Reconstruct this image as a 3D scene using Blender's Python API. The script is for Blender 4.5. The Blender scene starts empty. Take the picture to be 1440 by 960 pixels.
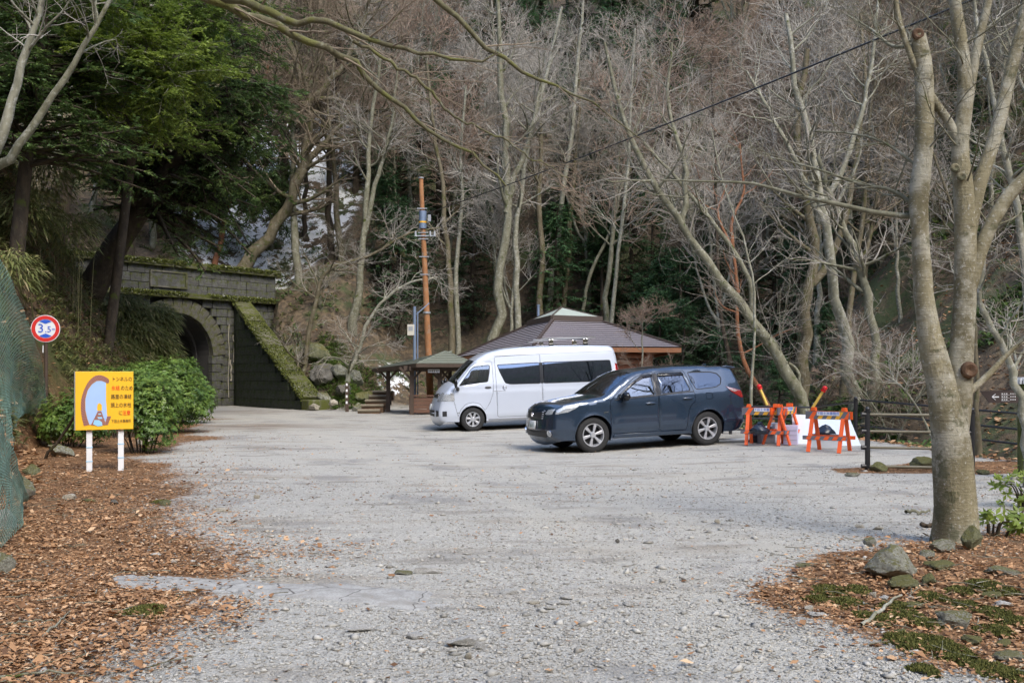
import bpy, math, random
import numpy as np
from mathutils import Vector, Matrix, geometry
from mathutils.bvhtree import BVHTree

# ------------------------------------------------------------------ camera, world, sun, exposure
SC = bpy.context.scene
COL = SC.collection
F, HZ, CX, EYE = 1400.0, 525.0, 720.0, 1.55
cam_d = bpy.data.cameras.new("camera")
cam_d.sensor_width = 36.0
cam_d.lens = 35.0
cam_d.shift_y = 45.0 / 1440.0
cam_d.clip_start = 0.1
cam_d.clip_end = 2000.0
cam = bpy.data.objects.new("camera", cam_d)
COL.objects.link(cam)
cam.location = (0, 0, EYE)
cam.rotation_euler = (math.radians(90), 0, 0)
SC.camera = cam

SUN_ELEV, SUN_AZ = math.radians(48), math.radians(150)      # azimuth from +Y clockwise
world = bpy.data.worlds.new("World")
SC.world = world
world.use_nodes = True
wn = world.node_tree.nodes
wn.clear()
sky = wn.new("ShaderNodeTexSky")
sky.sky_type = 'NISHITA'
sky.sun_disc = False
sky.sun_elevation = SUN_ELEV
sky.sun_rotation = SUN_AZ
sky.air_density = 1.0
sky.dust_density = 1.6
bg = wn.new("ShaderNodeBackground")
bg.inputs[1].default_value = 0.15
wo = wn.new("ShaderNodeOutputWorld")
world.node_tree.links.new(sky.outputs[0], bg.inputs[0])
world.node_tree.links.new(bg.outputs[0], wo.inputs[0])
sl = bpy.data.lights.new("sun", 'SUN')
sl.energy = 0.95
sl.angle = math.radians(24)
sl.color = (1.0, 0.94, 0.82)
sun = bpy.data.objects.new("sun", sl)
COL.objects.link(sun)
sd = Vector((math.sin(SUN_AZ) * math.cos(SUN_ELEV), math.cos(SUN_AZ) * math.cos(SUN_ELEV), math.sin(SUN_ELEV)))
sun.rotation_euler = sd.to_track_quat('Z', 'Y').to_euler()
sun.location = sd * 50
SC.view_settings.view_transform = 'Standard'
SC.view_settings.look = 'None'
SC.view_settings.exposure = 1.5
SC.view_settings.gamma = 1.0
SC.cycles.max_bounces = 6
SC.cycles.diffuse_bounces = 3
SC.cycles.glossy_bounces = 3
SC.cycles.transmission_bounces = 4
SC.cycles.transparent_max_bounces = 12
SC.cycles.caustics_reflective = False
SC.cycles.caustics_refractive = False
SC.cycles.use_denoising = True
try:
    SC.cycles.denoiser = 'OPENIMAGEDENOISE'
except Exception:
    pass

# ------------------------------------------------------------------ helpers
def PX(px, py, D):
    """point seen at photo pixel (px,py) at depth D"""
    return np.array([(px - CX) * D / F, D, EYE + (HZ - py) * D / F])

def tag(o, label=None, cat=None, group=None, kind=None):
    if label: o['label'] = label
    if cat: o['category'] = cat
    if group: o['group'] = group
    if kind: o['kind'] = kind
    return o

def empty(name, loc=(0, 0, 0), rz=0.0, label=None, cat=None, group=None):
    o = bpy.data.objects.new(name, None)
    COL.objects.link(o)
    o.location = loc
    o.rotation_euler = (0, 0, rz)
    o.empty_display_size = 0.2
    return tag(o, label, cat, group)

def mesh_np(name, V, faces_by_n, mats=None, smooth=False, matidx=None):
    """faces_by_n: list of int arrays (n,k)"""
    me = bpy.data.meshes.new(name)
    V = np.asarray(V, np.float32)
    me.vertices.add(len(V))
    me.vertices.foreach_set("co", V.ravel())
    tot, starts, loops = [], [], []
    off = 0
    for f in faces_by_n:
        f = np.asarray(f, np.int32)
        if len(f) == 0: continue
        k = f.shape[1]
        loops.append(f.ravel())
        starts.append(off + np.arange(len(f), dtype=np.int32) * k)
        tot.append(np.full(len(f), k, np.int32))
        off += f.size
    loops = np.concatenate(loops); starts = np.concatenate(starts); tot = np.concatenate(tot)
    me.loops.add(len(loops))
    me.loops.foreach_set("vertex_index", loops)
    me.polygons.add(len(starts))
    me.polygons.foreach_set("loop_start", starts)
    me.polygons.foreach_set("loop_total", tot)
    if smooth:
        me.polygons.foreach_set("use_smooth", np.ones(len(starts), bool))
    if matidx is not None:
        me.polygons.foreach_set("material_index", np.asarray(matidx, np.int32))
    for m in (mats or []):
        me.materials.append(m)
    me.update(calc_edges=True)
    return me

def link(name, me, parent=None, loc=None, rot=None, scale=None):
    o = bpy.data.objects.new(name, me)
    COL.objects.link(o)
    if parent is not None: o.parent = parent
    if loc is not None: o.location = loc
    if rot is not None: o.rotation_euler = rot
    if scale is not None: o.scale = scale
    return o

def copy_tree(o, parent=None):
    c = o.copy()
    COL.objects.link(c)
    if parent is not None: c.parent = parent
    for ch in KIDS.get(o.name, o.children):
        copy_tree(ch, c)
    return c
KIDS = {}

def add_attr(me, name, vals):
    a = me.attributes.new(name, 'FLOAT', 'POINT')
    a.data.foreach_set("value", np.asarray(vals, np.float32))

class MB:
    """collects simple shapes into one mesh"""
    def __init__(s): s.v = []; s.f = []; s.n = 0
    def add(s, V, Fs):
        V = np.asarray(V, float)
        s.v.append(V)
        for f in Fs: s.f.append([i + s.n for i in f])
        s.n += len(V)
        return s
    def box(s, c, d, rz=0.0, M=None):
        x, y, z = d[0] / 2, d[1] / 2, d[2] / 2
        V = np.array([[-x, -y, -z], [x, -y, -z], [x, y, -z], [-x, y, -z], [-x, -y, z], [x, -y, z], [x, y, z], [-x, y, z]])
        if M is not None: V = V @ np.array(M.to_3x3()).T
        if rz:
            c_, s_ = math.cos(rz), math.sin(rz)
            V = V @ np.array([[c_, -s_, 0], [s_, c_, 0], [0, 0, 1]]).T
        return s.add(V + np.array(c), [(0, 3, 2, 1), (4, 5, 6, 7), (0, 1, 5, 4), (1, 2, 6, 5), (2, 3, 7, 6), (3, 0, 4, 7)])
    def beam(s, a, b, w, h=None, up=(0, 0, 1)):
        h = h or w
        a = Vector(a); b = Vector(b); d = (b - a); L = d.length; d.normalize()
        u = Vector(up)
        sx = d.cross(u)
        if sx.length < 1e-3: sx = d.cross(Vector((1, 0, 0)))
        sx.normalize(); uz = sx.cross(d)
        V = []
        for p in (a, b):
            for (i, j) in ((-1, -1), (1, -1), (1, 1), (-1, 1)):
                V.append(p + sx * (i * w / 2) + uz * (j * h / 2))
        return s.add([list(q) for q in V], [(0, 1, 2, 3), (7, 6, 5, 4), (0, 4, 5, 1), (1, 5, 6, 2), (2, 6, 7, 3), (3, 7, 4, 0)])
    def cyl(s, a, b, r, r2=None, n=12, cap=True):
        r2 = r if r2 is None else r2
        a = Vector(a); b = Vector(b); d = (b - a).normalized()
        u = Vector((1, 0, 0)) if abs(d.x) < .8 else Vector((0, 1, 0))
        sx = d.cross(u).normalized(); sy = d.cross(sx)
        V = []
        for p, rr in ((a, r), (b, r2)):
            for i in range(n):
                t = 2 * math.pi * i / n
                V.append(list(p + sx * (rr * math.cos(t)) + sy * (rr * math.sin(t))))
        Fs = [(i, (i + 1) % n, n + (i + 1) % n, n + i) for i in range(n)]
        if cap: Fs += [tuple(range(n))[::-1], tuple(range(n, 2 * n))]
        return s.add(V, Fs)
    def lathe(s, prof, axis='y', n=32, c=(0, 0, 0)):
        """prof: list of (r, h) along axis"""
        V = []
        for r, h in prof:
            for i in range(n):
                t = 2 * math.pi * i / n
                a, b = r * math.cos(t), r * math.sin(t)
                V.append({'y': (a, h, b), 'z': (a, b, h), 'x': (h, a, b)}[axis])
        Fs = []
        for k in range(len(prof) - 1):
            for i in range(n):
                j = (i + 1) % n
                Fs.append((k * n + i, (k + 1) * n + i, (k + 1) * n + j, k * n + j))
        return s.add(np.array(V) + np.array(c), Fs)
    def sphere(s, c, r, nu=12, nv=8):
        prof = [(max(1e-4, math.sin(math.pi * k / nv)) , -math.cos(math.pi * k / nv)) for k in range(nv + 1)]
        V = []
        rr = np.array(r if hasattr(r, '__len__') else (r, r, r))
        for a, h in prof:
            for i in range(nu):
                t = 2 * math.pi * i / nu
                V.append((a * math.cos(t), a * math.sin(t), h))
        Fs = []
        for k in range(nv):
            for i in range(nu):
                j = (i + 1) % nu
                Fs.append((k * nu + i, k * nu + j, (k + 1) * nu + j, (k + 1) * nu + i))
        return s.add(np.array(V) * rr + np.array(c), Fs)
    def prism(s, poly, y0, y1):
        """poly in (x,z), extruded along y"""
        n = len(poly)
        V = [(p[0], y0, p[1]) for p in poly] + [(p[0], y1, p[1]) for p in poly]
        return s.add(V, [tuple(range(n)), tuple(range(2 * n - 1, n - 1, -1))] + [(i, i + n, (i + 1) % n + n, (i + 1) % n) for i in range(n)])
    def build(s, name, mat, parent=None, smooth=False, bevel=0.0, loc=None, rot=None):
        me = bpy.data.meshes.new(name)
        V = np.concatenate(s.v) if s.v else np.zeros((0, 3))
        me.from_pydata(V.tolist(), [], s.f)
        if mat: me.materials.append(mat)
        me.update()
        if smooth:
            me.polygons.foreach_set("use_smooth", np.ones(len(me.polygons), bool))
            me.set_sharp_from_angle(angle=math.radians(40))
        o = link(name, me, parent, loc, rot)
        if bevel:
            b = o.modifiers.new("bevel", 'BEVEL'); b.width = bevel; b.segments = 2; b.limit_method = 'ANGLE'
        return o

def fix_normals(o):
    import bmesh
    bm = bmesh.new(); bm.from_mesh(o.data)
    bmesh.ops.recalc_face_normals(bm, faces=bm.faces)
    bm.to_mesh(o.data); bm.free()
    return o

# ---- numpy value noise
def _hash(ix, iy, iz, seed):
    h = (ix * 374761393 + iy * 668265263 + iz * 2147483647 + seed * 1274126177) & 0xffffffff
    h = ((h ^ (h >> 13)) * 1274126177) & 0xffffffff
    h = (h ^ (h >> 16)) & 0xffffffff
    return h / 4294967295.0
def vnoise(x, y, z=0.0, seed=0):
    x = np.asarray(x, float); y = np.asarray(y, float); z = np.zeros_like(x) + z
    ix, iy, iz = np.floor(x).astype(np.int64), np.floor(y).astype(np.int64), np.floor(z).astype(np.int64)
    fx, fy, fz = x - ix, y - iy, z - iz
    fx, fy, fz = [t * t * (3 - 2 * t) for t in (fx, fy, fz)]
    r = 0
    for a in (0, 1):
        for b in (0, 1):
            for c in (0, 1):
                r = r + _hash(ix + a, iy + b, iz + c, seed) * (fx if a else 1 - fx) * (fy if b else 1 - fy) * (fz if c else 1 - fz)
    return r * 2 - 1
def fbm(x, y, z=0.0, oct=4, seed=0):
    r, a = 0, 1.0
    for o in range(oct):
        k = 2.03 ** o
        r = r + a * vnoise(x * k + 17 * o, y * k - 9 * o, z * k, seed + o)
        a *= .5
    return r
def ss(a, b, x):
    t = np.clip((x - a) / (b - a), 0, 1)
    return t * t * (3 - 2 * t)

# ------------------------------------------------------------------ materials
class NT:
    def __init__(s, name):
        s.m = bpy.data.materials.new(name); s.m.use_nodes = True
        s.t = s.m.node_tree; s.b = s.t.nodes["Principled BSDF"]
    def n(s, typ, **kw):
        x = s.t.nodes.new(typ)
        for k, v in kw.items():
            if k.startswith('_'): setattr(x, k[1:], v)
            else:
                kk = int(k[1:]) if k[0] == 'i' and k[1:].isdigit() else k.replace('_', ' ')
                if isinstance(v, bpy.types.NodeSocket): s.t.links.new(v, x.inputs[kk])
                else: x.inputs[kk].default_value = v
        return x
    def l(s, a, b): s.t.links.new(a, b)
    def coord(s, kind='Object'): return s.n("ShaderNodeTexCoord").outputs[kind]
    def noise(s, scale, detail=4, rough=.55, vec=None, dist=0.0):
        x = s.n("ShaderNodeTexNoise", Scale=scale, Detail=detail, Roughness=rough, Distortion=dist)
        s.l(vec if vec is not None else s.coord(), x.inputs['Vector'])
        return x.outputs['Fac']
    def vor(s, scale, vec=None, feature='F1', out='Distance'):
        x = s.n("ShaderNodeTexVoronoi", _feature=feature, Scale=scale)
        s.l(vec if vec is not None else s.coord(), x.inputs['Vector'])
        return x.outputs[out]
    def ramp(s, fac, stops):
        x = s.n("ShaderNodeValToRGB"); s.l(fac, x.inputs[0])
        e = x.color_ramp.elements
        while len(e) < len(stops): e.new(.5)
        for q, (p, c) in zip(e, stops):
            q.position = p; q.color = (*c, 1) if len(c) == 3 else c
        return x.outputs[0]
    def mix(s, fac, a, b, mode='MIX'):
        x = s.n("ShaderNodeMix", _data_type='RGBA', _blend_type=mode)
        for i, v in ((0, fac), (6, a), (7, b)):
            if isinstance(v, bpy.types.NodeSocket): s.l(v, x.inputs[i])
            else: x.inputs[i].default_value = v if i == 0 else (*v, 1)
        return x.outputs[2]
    def math(s, op, a, b=0.0, c=0.0, clamp=False):
        x = s.n("ShaderNodeMath", _operation=op, _use_clamp=clamp)
        for i, v in enumerate((a, b, c)):
            if isinstance(v, bpy.types.NodeSocket): s.l(v, x.inputs[i])
            else: x.inputs[i].default_value = v
        return x.outputs[0]
    def mask(s, fac, lo, hi):
        x = s.n("ShaderNodeMapRange", _interpolation_type='SMOOTHSTEP'); s.l(fac, x.inputs[0])
        x.inputs[1].default_value = lo; x.inputs[2].default_value = hi
        return x.outputs[0]
    def attr(s, name): return s.n("ShaderNodeAttribute", _attribute_name=name).outputs['Fac']
    def bump(s, h, strength=.5, dist=.02, prev=None):
        x = s.n("ShaderNodeBump", Strength=strength, Distance=dist); s.l(h, x.inputs['Height'])
        if prev is not None: s.l(prev, x.inputs['Normal'])
        s.l(x.outputs[0], s.b.inputs['Normal']); return x.outputs[0]
    def col(s, c):
        if isinstance(c, bpy.types.NodeSocket): s.l(c, s.b.inputs['Base Color'])
        else: s.b.inputs['Base Color'].default_value = (*c, 1)
        return s
    def set(s, **kw):
        for k, v in kw.items():
            i = s.b.inputs[k.replace('_', ' ')]
            if isinstance(v, bpy.types.NodeSocket): s.l(v, i)
            else: i.default_value = v
        return s

def plain(name, c, rough=.6, metal=0.0, var=.12, scale=12, spec=.5):
    t = NT(name)
    f = t.noise(scale, 5, .6)
    t.col(t.mix(f, tuple(x * (1 - var) for x in c), tuple(min(1, x * (1 + var)) for x in c)))
    t.set(Roughness=rough, Metallic=metal, Specular_IOR_Level=spec)
    return t.m

def bark(name, base, dark, lich, lichamt=.5, moss=(.07, .085, .02), mossamt=0.0, scale=1.0, rough=.85):
    t = NT(name)
    c = t.coord()
    mp = t.n("ShaderNodeMapping"); t.l(c, mp.inputs[0]); mp.inputs['Scale'].default_value = (1, 1, .35)
    v = mp.outputs[0]
    f = t.noise(6 * scale, 6, .65, v)
    g = t.noise(8 * scale, 7, .72, c)
    k = t.mix(t.mask(f, .3, .7), dark, base)
    k = t.mix(t.math('MULTIPLY', t.mask(g, .60 - .2 * lichamt, .76 - .15 * lichamt), .75), k, lich)
    if mossamt:
        h = t.noise(3.5 * scale, 5, .6, c)
        k = t.mix(t.mask(h, .68 - .35 * mossamt, .78 - .3 * mossamt), k, moss)
    t.col(k).set(Roughness=rough, Specular_IOR_Level=.2)
    t.bump(t.noise(45 * scale, 6, .7, v), .5, .02)
    return t.m

M = {}
M['bark_grey'] = bark("bark_grey", (.225, .215, .15), (.12, .115, .075), (.38, .38, .32), .5, mossamt=.25)
M['bark_pale'] = bark("bark_pale", (.29, .28, .21), (.16, .155, .11), (.48, .48, .43), .6, mossamt=.15)
M['bark_moss'] = bark("bark_moss", (.17, .145, .095), (.09, .075, .045), (.31, .31, .26), .35, moss=(.085, .085, .03), mossamt=.45)
M['bark_bough'] = bark('bark_bough', (.15, .14, .08), (.09, .08, .045), (.32, .32, .26), .3, moss=(.13, .13, .045), mossamt=.6, scale=1.4)
M['bark_dark'] = bark("bark_dark", (.085, .065, .045), (.04, .032, .024), (.14, .13, .10), .25, mossamt=.3)
M['bark_orange'] = bark("bark_orange", (.36, .16, .08), (.22, .10, .055), (.38, .32, .26), .4)
def bark_smooth():
    t = NT("bark_smooth"); c = t.coord()
    mp = t.n("ShaderNodeMapping"); t.l(c, mp.inputs[0]); mp.inputs['Scale'].default_value = (1, 1, .22)
    ring = t.n("ShaderNodeMapping"); t.l(c, ring.inputs[0]); ring.inputs['Scale'].default_value = (.25, .25, 2.4)
    k = t.mix(t.mask(t.noise(3.2, 5, .6, mp.outputs[0]), .3, .7), (.12, .105, .06), (.27, .24, .15))
    k = t.mix(t.math('MULTIPLY', t.mask(t.noise(2.3, 7, .65), .46, .60), .7), k, (.40, .385, .31))
    k = t.mix(t.math('MULTIPLY', t.mask(t.noise(30, 5, .75), .56, .66), .6), k, (.50, .49, .44))
    k = t.mix(t.math('MULTIPLY', t.mask(t.noise(26, 3, .6, ring.outputs[0]), .60, .68), .45), k, (.11, .085, .055))
    sep = t.n("ShaderNodeSeparateXYZ"); t.l(c, sep.inputs[0])
    lowm = t.mask(sep.outputs[2], 1.6, -.1)
    k = t.mix(t.math('MULTIPLY', t.mask(t.math('ADD', t.noise(4.5, 6, .65), t.math('MULTIPLY', lowm, .13)), .60, .68), .8), k, (.075, .075, .035))
    t.col(k).set(Roughness=.8, Specular_IOR_Level=.25)
    k2 = t.mask(t.noise(7, 6, .7, mp.outputs[0]), .52, .66)
    b = t.bump(t.noise(24, 4, .6, ring.outputs[0]), .45, .015)
    b = t.bump(k2, .5, .012, b)
    t.bump(t.noise(30, 7, .7), .6, .016, b)
    return t.m
M['bark_hero'] = bark_smooth()
def twigmat(name, a, b):
    t = NT(name)
    r = t.n("ShaderNodeObjectInfo").outputs['Random']
    f = t.noise(1.3, 3, .6)
    k = t.mix(f, a, b)
    t.col(t.mix(r, k, (k_ := tuple((x + y) * .42 for x, y in zip(a, b))))).set(Roughness=.8, Specular_IOR_Level=.2)
    return t.m
M['twig_grey'] = twigmat("twig_grey", (.31, .28, .235), (.49, .45, .385))
M['twig_red'] = twigmat("twig_red", (.28, .19, .135), (.40, .31, .24))
M['twig_tan'] = twigmat("twig_tan", (.22, .17, .115), (.32, .26, .19))

def leafmat(name, stops, rough=.5, trans=.25):
    t = NT(name)
    f = t.attr("tint")
    k = t.ramp(f, stops)
    t.col(k).set(Roughness=rough, Specular_IOR_Level=.35)
    tr = t.n("ShaderNodeBsdfTranslucent"); t.l(k, tr.inputs[0])
    mx = t.n("ShaderNodeMixShader", Fac=trans)
    t.l(t.b.outputs[0], mx.inputs[1]); t.l(tr.outputs[0], mx.inputs[2])
    t.l(mx.outputs[0], t.t.nodes["Material Output"].inputs[0])
    return t.m
M['needle_dark'] = leafmat("needle_dark", [(0, (.05, .09, .03)), (.55, (.10, .165, .048)), (1, (.19, .26, .07))], trans=.35)
M['needle_cedar'] = leafmat("needle_cedar", [(0, (.04, .10, .048)), (.6, (.08, .17, .07)), (1, (.14, .25, .085))])
M['needle_olive'] = leafmat("needle_olive", [(0, (.08, .13, .028)), (.6, (.16, .23, .045)), (1, (.26, .33, .07))], trans=.35)
M['needle_bright'] = leafmat("needle_bright", [(0, (.11, .16, .03)), (.5, (.21, .28, .045)), (1, (.33, .40, .075))], trans=.4)
M['leaf_bush'] = leafmat("leaf_bush", [(0, (.05, .10, .022)), (.5, (.12, .20, .038)), (1, (.25, .33, .07))], .35, .2)
M['leaf_grass'] = leafmat("leaf_grass", [(0, (.08, .10, .035)), (.5, (.17, .19, .06)), (.85, (.28, .26, .11)), (1, (.42, .34, .19))])
M['leaf_litter'] = leafmat("leaf_litter", [(0, (.12, .06, .028)), (.35, (.28, .145, .065)), (.7, (.45, .255, .125)), (1, (.62, .43, .26))], .7, .05)
M['stone'] = NT("stone").m
def rockmat(name, lo, hi, moss=0.0, scale=6):
    t = NT(name)
    f = t.noise(scale, 7, .65); g = t.noise(scale * 6, 4, .7)
    k = t.mix(t.mask(f, .3, .7), lo, hi)
    k = t.mix(t.mask(g, .55, .75), k, tuple(min(1, x * 1.35) for x in hi))
    if moss:
        nz = t.n("ShaderNodeSeparateXYZ"); t.l(t.n("ShaderNodeNewGeometry").outputs['Normal'], nz.inputs[0])
        h = t.math('ADD', t.math('MULTIPLY', nz.outputs[2], .35), t.noise(scale * 1.5, 5, .6))
        mm = t.mask(h, .98 - .38 * moss, 1.12 - .38 * moss)
        k = t.mix(t.math('MULTIPLY', mm, .85), k, t.mix(g, (.06, .06, .018), (.17, .155, .045)))
    t.col(k).set(Roughness=.85, Specular_IOR_Level=.25)
    k2 = t.vor(scale * 1.3, feature='DISTANCE_TO_EDGE')
    b = t.bump(t.mask(k2, 0, .06), .35, .02)
    t.bump(t.noise(scale * 4, 8, .75), .7, .025, b)
    return t.m
M['rock'] = rockmat("rock", (.32, .31, .285), (.52, .505, .47))
M['rock_pale'] = rockmat("rock_pale", (.33, .29, .22), (.50, .46, .38))
M['rock_moss'] = rockmat("rock_moss", (.15, .15, .12), (.32, .32, .27), .85)
M['rock_mossy'] = rockmat("rock_mossy", (.10, .11, .06), (.20, .20, .12), 1.0)
M['rock_dark'] = rockmat("rock_dark", (.07, .065, .055), (.17, .16, .14), .45, 3)

# gravel, leaf mould, moss, snow on one ground sheet: the masks are regions of the place
def ground_mat():
    t = NT("ground_surface")
    c = t.coord()
    lit, hill, snow, damp = t.attr("litter"), t.attr("hill"), t.attr("snow"), t.attr("dirt")
    v1 = t.n("ShaderNodeTexVoronoi", Scale=48.0); t.l(c, v1.inputs['Vector'])
    v2 = t.n("ShaderNodeTexVoronoi", Scale=110.0); t.l(c, v2.inputs['Vector'])
    g1 = t.ramp(v1.outputs['Color'], [(0, (.27, .255, .22)), (.5, (.415, .397, .35)), (1, (.58, .555, .495))])
    g2 = t.ramp(v2.outputs['Color'], [(0, (.32, .305, .265)), (.5, (.42, .402, .357)), (1, (.53, .51, .46))])
    g = t.mix(t.mask(t.noise(5, 4), .4, .6), g1, g2)
    mp = t.n("ShaderNodeMapping"); t.l(c, mp.inputs[0]); mp.inputs['Scale'].default_value = (.28, 1, 1)
    d1 = t.noise(.9, 6, .65, mp.outputs[0]); d2 = t.noise(.33, 5, .6)
    g = t.mix(t.math('MULTIPLY', t.mask(d1, .52, .68), .6), g, (.27, .225, .165))
    g = t.mix(t.math('MULTIPLY', t.mask(d2, .50, .64), .45), g, (.43, .41, .36))
    d3 = t.noise(1.9, 7, .7, mp.outputs[0]); d4 = t.noise(.55, 6, .7)
    g = t.mix(t.math('MULTIPLY', t.mask(d3, .53, .64), .60), g, (.20, .18, .15))
    g = t.mix(t.math('MULTIPLY', t.mask(d4, .53, .63), .55), g, (.22, .215, .205))
    trk = t.attr("track")
    g = t.mix(t.math('MULTIPLY', trk, t.mask(t.noise(1.5, 5, .65), .35, .6)), g, (.45, .425, .365))
    g = t.mix(t.math('MULTIPLY', damp, .75), g, (.15, .10, .065))
    # leaf mould
    l1 = t.n("ShaderNodeTexVoronoi", Scale=17.0, Randomness=1.0); t.l(c, l1.inputs['Vector'])
    lc = t.ramp(l1.outputs['Color'], [(0, (.09, .045, .022)), (.4, (.23, .12, .055)), (.75, (.35, .19, .09)), (1, (.50, .33, .19))])
    lc = t.mix(t.mask(t.noise(1.7, 5, .6), .35, .75), t.mix(.5, lc, (.07, .045, .028)), lc)
    nl = t.noise(14, 4, .7)
    lm = t.mask(t.math('ADD', lit, t.math('MULTIPLY', t.math('SUBTRACT', nl, .5), .9)), .42, .58)
    k = t.mix(lm, g, lc)
    # wooded slope: litter, soil, moss
    h1 = t.noise(.35, 6, .65); h2 = t.noise(1.6, 6, .7)
    hv = t.n("ShaderNodeTexVoronoi", Scale=7.0); t.l(c, hv.inputs['Vector'])
    hc = t.ramp(hv.outputs['Color'], [(0, (.038, .029, .017)), (.5, (.10, .067, .037)), (1, (.19, .135, .078))])
    hc = t.mix(t.mask(h2, .5, .66), hc, (.05, .035, .022))
    hc = t.mix(t.math('MULTIPLY', t.mask(h1, .48, .58), t.mask(h2, .36, .50)), hc, (.055, .075, .02))
    k = t.mix(t.math('MULTIPLY', hill, .92), k, hc)
    sn = t.mask(t.math('MULTIPLY', snow, t.mask(t.noise(1.3, 6, .75), .45, .52)), .35, .5)
    k = t.mix(sn, k, (.90, .92, .95))
    t.col(k).set(Roughness=.9, Specular_IOR_Level=.2)
    b = t.bump(v1.outputs['Distance'], .6, .02)
    b = t.bump(t.noise(60, 5, .7), .7, .015, b)
    t.bump(t.noise(2.2, 7, .7), .5, .12, b)
    return t.m
M['ground'] = ground_mat()

# ------------------------------------------------------------------ ground heights
# boundary of the level yard; every edge has a kind of slope behind it
EDGES = [
 ((-3.6, -2), (-4.3, 7.5), 'L'), ((-4.3, 7.5), (-6.9, 14), 'N'), ((-6.9, 14), (-9.8, 20), 'N'), ((-9.8, 20), (-10.3, 23), 'N'), ((-10.3, 23), (-10.5, 28), 'L'),
 ((-10.5, 28), (-11.9, 35), 'L'), ((-11.9, 35), (-14.3, 40.5), 'L'), ((-14.3, 40.5), (-17.0, 43.4), 'L'), ((-17.0, 43.4), (-12.6, 49.2), 'T'),
 ((-12.6, 49.2), (-8.35, 42.3), 'W'), ((-8.35, 42.3), (-6.2, 40.8), 'K'), ((-6.2, 40.8), (-6.0, 45), 'K'),
 ((-6.0, 45), (-2.5, 46), 'B'), ((-2.5, 46), (7.2, 45), 'B'), ((7.2, 45), (7.2, 31), 'R'), ((7.2, 31), (4.6, 26.4), 'R'),
 ((4.6, 26.4), (7.3, 23.6), 'R'), ((7.3, 23.6), (7.9, 20.0), 'R'), ((7.9, 20.0), (8.3, 17.0), 'R'), ((8.3, 17.0), (11, 15.7), 'R'), ((11, 15.7), (17, 12), 'R'),
 ((17, 12), (17, -6), 'S'), ((17, -6), (14, -14), 'S'), ((14, -14), (-4.5, -14), 'S'), ((-4.5, -14), (-3.6, -2), 'S')]
POLY = np.array([e[0] for e in EDGES], float)
def seg_d(x, y, a, b):
    ax, ay = a; bx, by = b
    dx, dy = bx - ax, by - ay
    t = np.clip(((x - ax) * dx + (y - ay) * dy) / (dx * dx + dy * dy), 0, 1)
    return np.hypot(x - ax - t * dx, y - ay - t * dy), t
def inside(x, y, P=POLY):
    r = np.zeros(x.shape, bool)
    n = len(P); j = n - 1
    for i in range(n):
        xi, yi = P[i]; xj, yj = P[j]
        c = ((yi > y) != (yj > y)) & (x < (xj - xi) * (y - yi) / (yj - yi + 1e-12) + xi)
        r ^= c; j = i
    return r
def yard_d(x, y):
    m = np.full(x.shape, 1e9)
    for a, b, k in EDGES: m = np.minimum(m, seg_d(x, y, a, b)[0])
    return np.where(inside(x, y), -m, m)
def lot(x, y):
    """gentle cross fall of the yard"""
    x0 = 3.5 - (y - 20.5) * .62
    w = ss(13, 18, y) * (1 - ss(32, 40, y)) * ss(-4.5, -2.0, x)
    z = .03 * np.clip(x - x0, -1.9, 4.5) * w
    z = z + .02 * fbm(x * .5, y * .5, oct=3, seed=5) * ss(2, 5, y) + .007 * fbm(x * 3, y * 3, oct=3, seed=9)
    # mound of the planted corner, right foreground
    z = z + .10 * np.exp(-(((x - 3.9) / 1.3) ** 2 + ((y - 7.6) / 1.6) ** 2))
    return z
def HT(x, y):
    x = np.asarray(x, float); y = np.asarray(y, float)
    sh = x.shape; x = x.ravel(); y = y.ravel()
    ins = inside(x, y)
    num = np.zeros(x.shape); den = np.zeros(x.shape); dm = np.full(x.shape, 1e9)
    for a, b, k in EDGES:
        d, t = seg_d(x, y, a, b)
        dm = np.minimum(dm, d)
        w = 1.0 / (d + .15) ** 4
        if k == 'L': h = 1.45 * np.minimum(d, 6) + .8 * np.maximum(0, d - 6)
        elif k == 'N': h = 2.6 * np.minimum(d, 1.7) + .85 * np.maximum(0, d - 1.7)
        elif k == 'T': h = 6.3 * ss(.75, 1.05, d) + .75 * np.maximum(0, d - 1.5)
        elif k == 'W': h = (4.6 + (0.3 - 4.6) * t) * ss(.05, .35, d) + .45 * np.maximum(0, d - .4)
        elif k == 'K': h = 3.2 * ss(0, 2.6, d) + .35 * np.maximum(0, d - 2) + .45 * np.maximum(0, d - 8)
        elif k == 'B': h = .22 * np.minimum(d, 4) + .82 * np.maximum(0, d - 4)
        elif k == 'R': h = -.75 * ss(0, 1.5, d) + .85 * np.maximum(0, d - 2.0)
        else: h = .17 * np.maximum(0, d - 6)
        num += w * h; den += w
    h = num / den
    h = 70 * np.tanh(h / 70)
    h = h + (.45 * fbm(x * .22, y * .22, oct=4, seed=3) + .12 * fbm(x * 1.3, y * 1.3, oct=3, seed=4)) * ss(.8, 4, dm)
    fl = lot(x, y)
    z = np.where(ins, fl, fl * (1 - ss(0, 2, dm)) + h)
    return z.reshape(sh)
def hit(px, py, D0=6.0, D1=110.0):
    """depth at which the sight line through a photo pixel meets the ground"""
    D = np.linspace(D0, D1, 900)
    z = EYE + (HZ - py) * D / F - HT((px - CX) * D / F, D)
    k = np.nonzero(z < 0)[0]
    return float(D[k[0]]) if len(k) else D1
def H1(x, y): return float(HT(np.array([x]), np.array([y]))[0])

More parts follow.
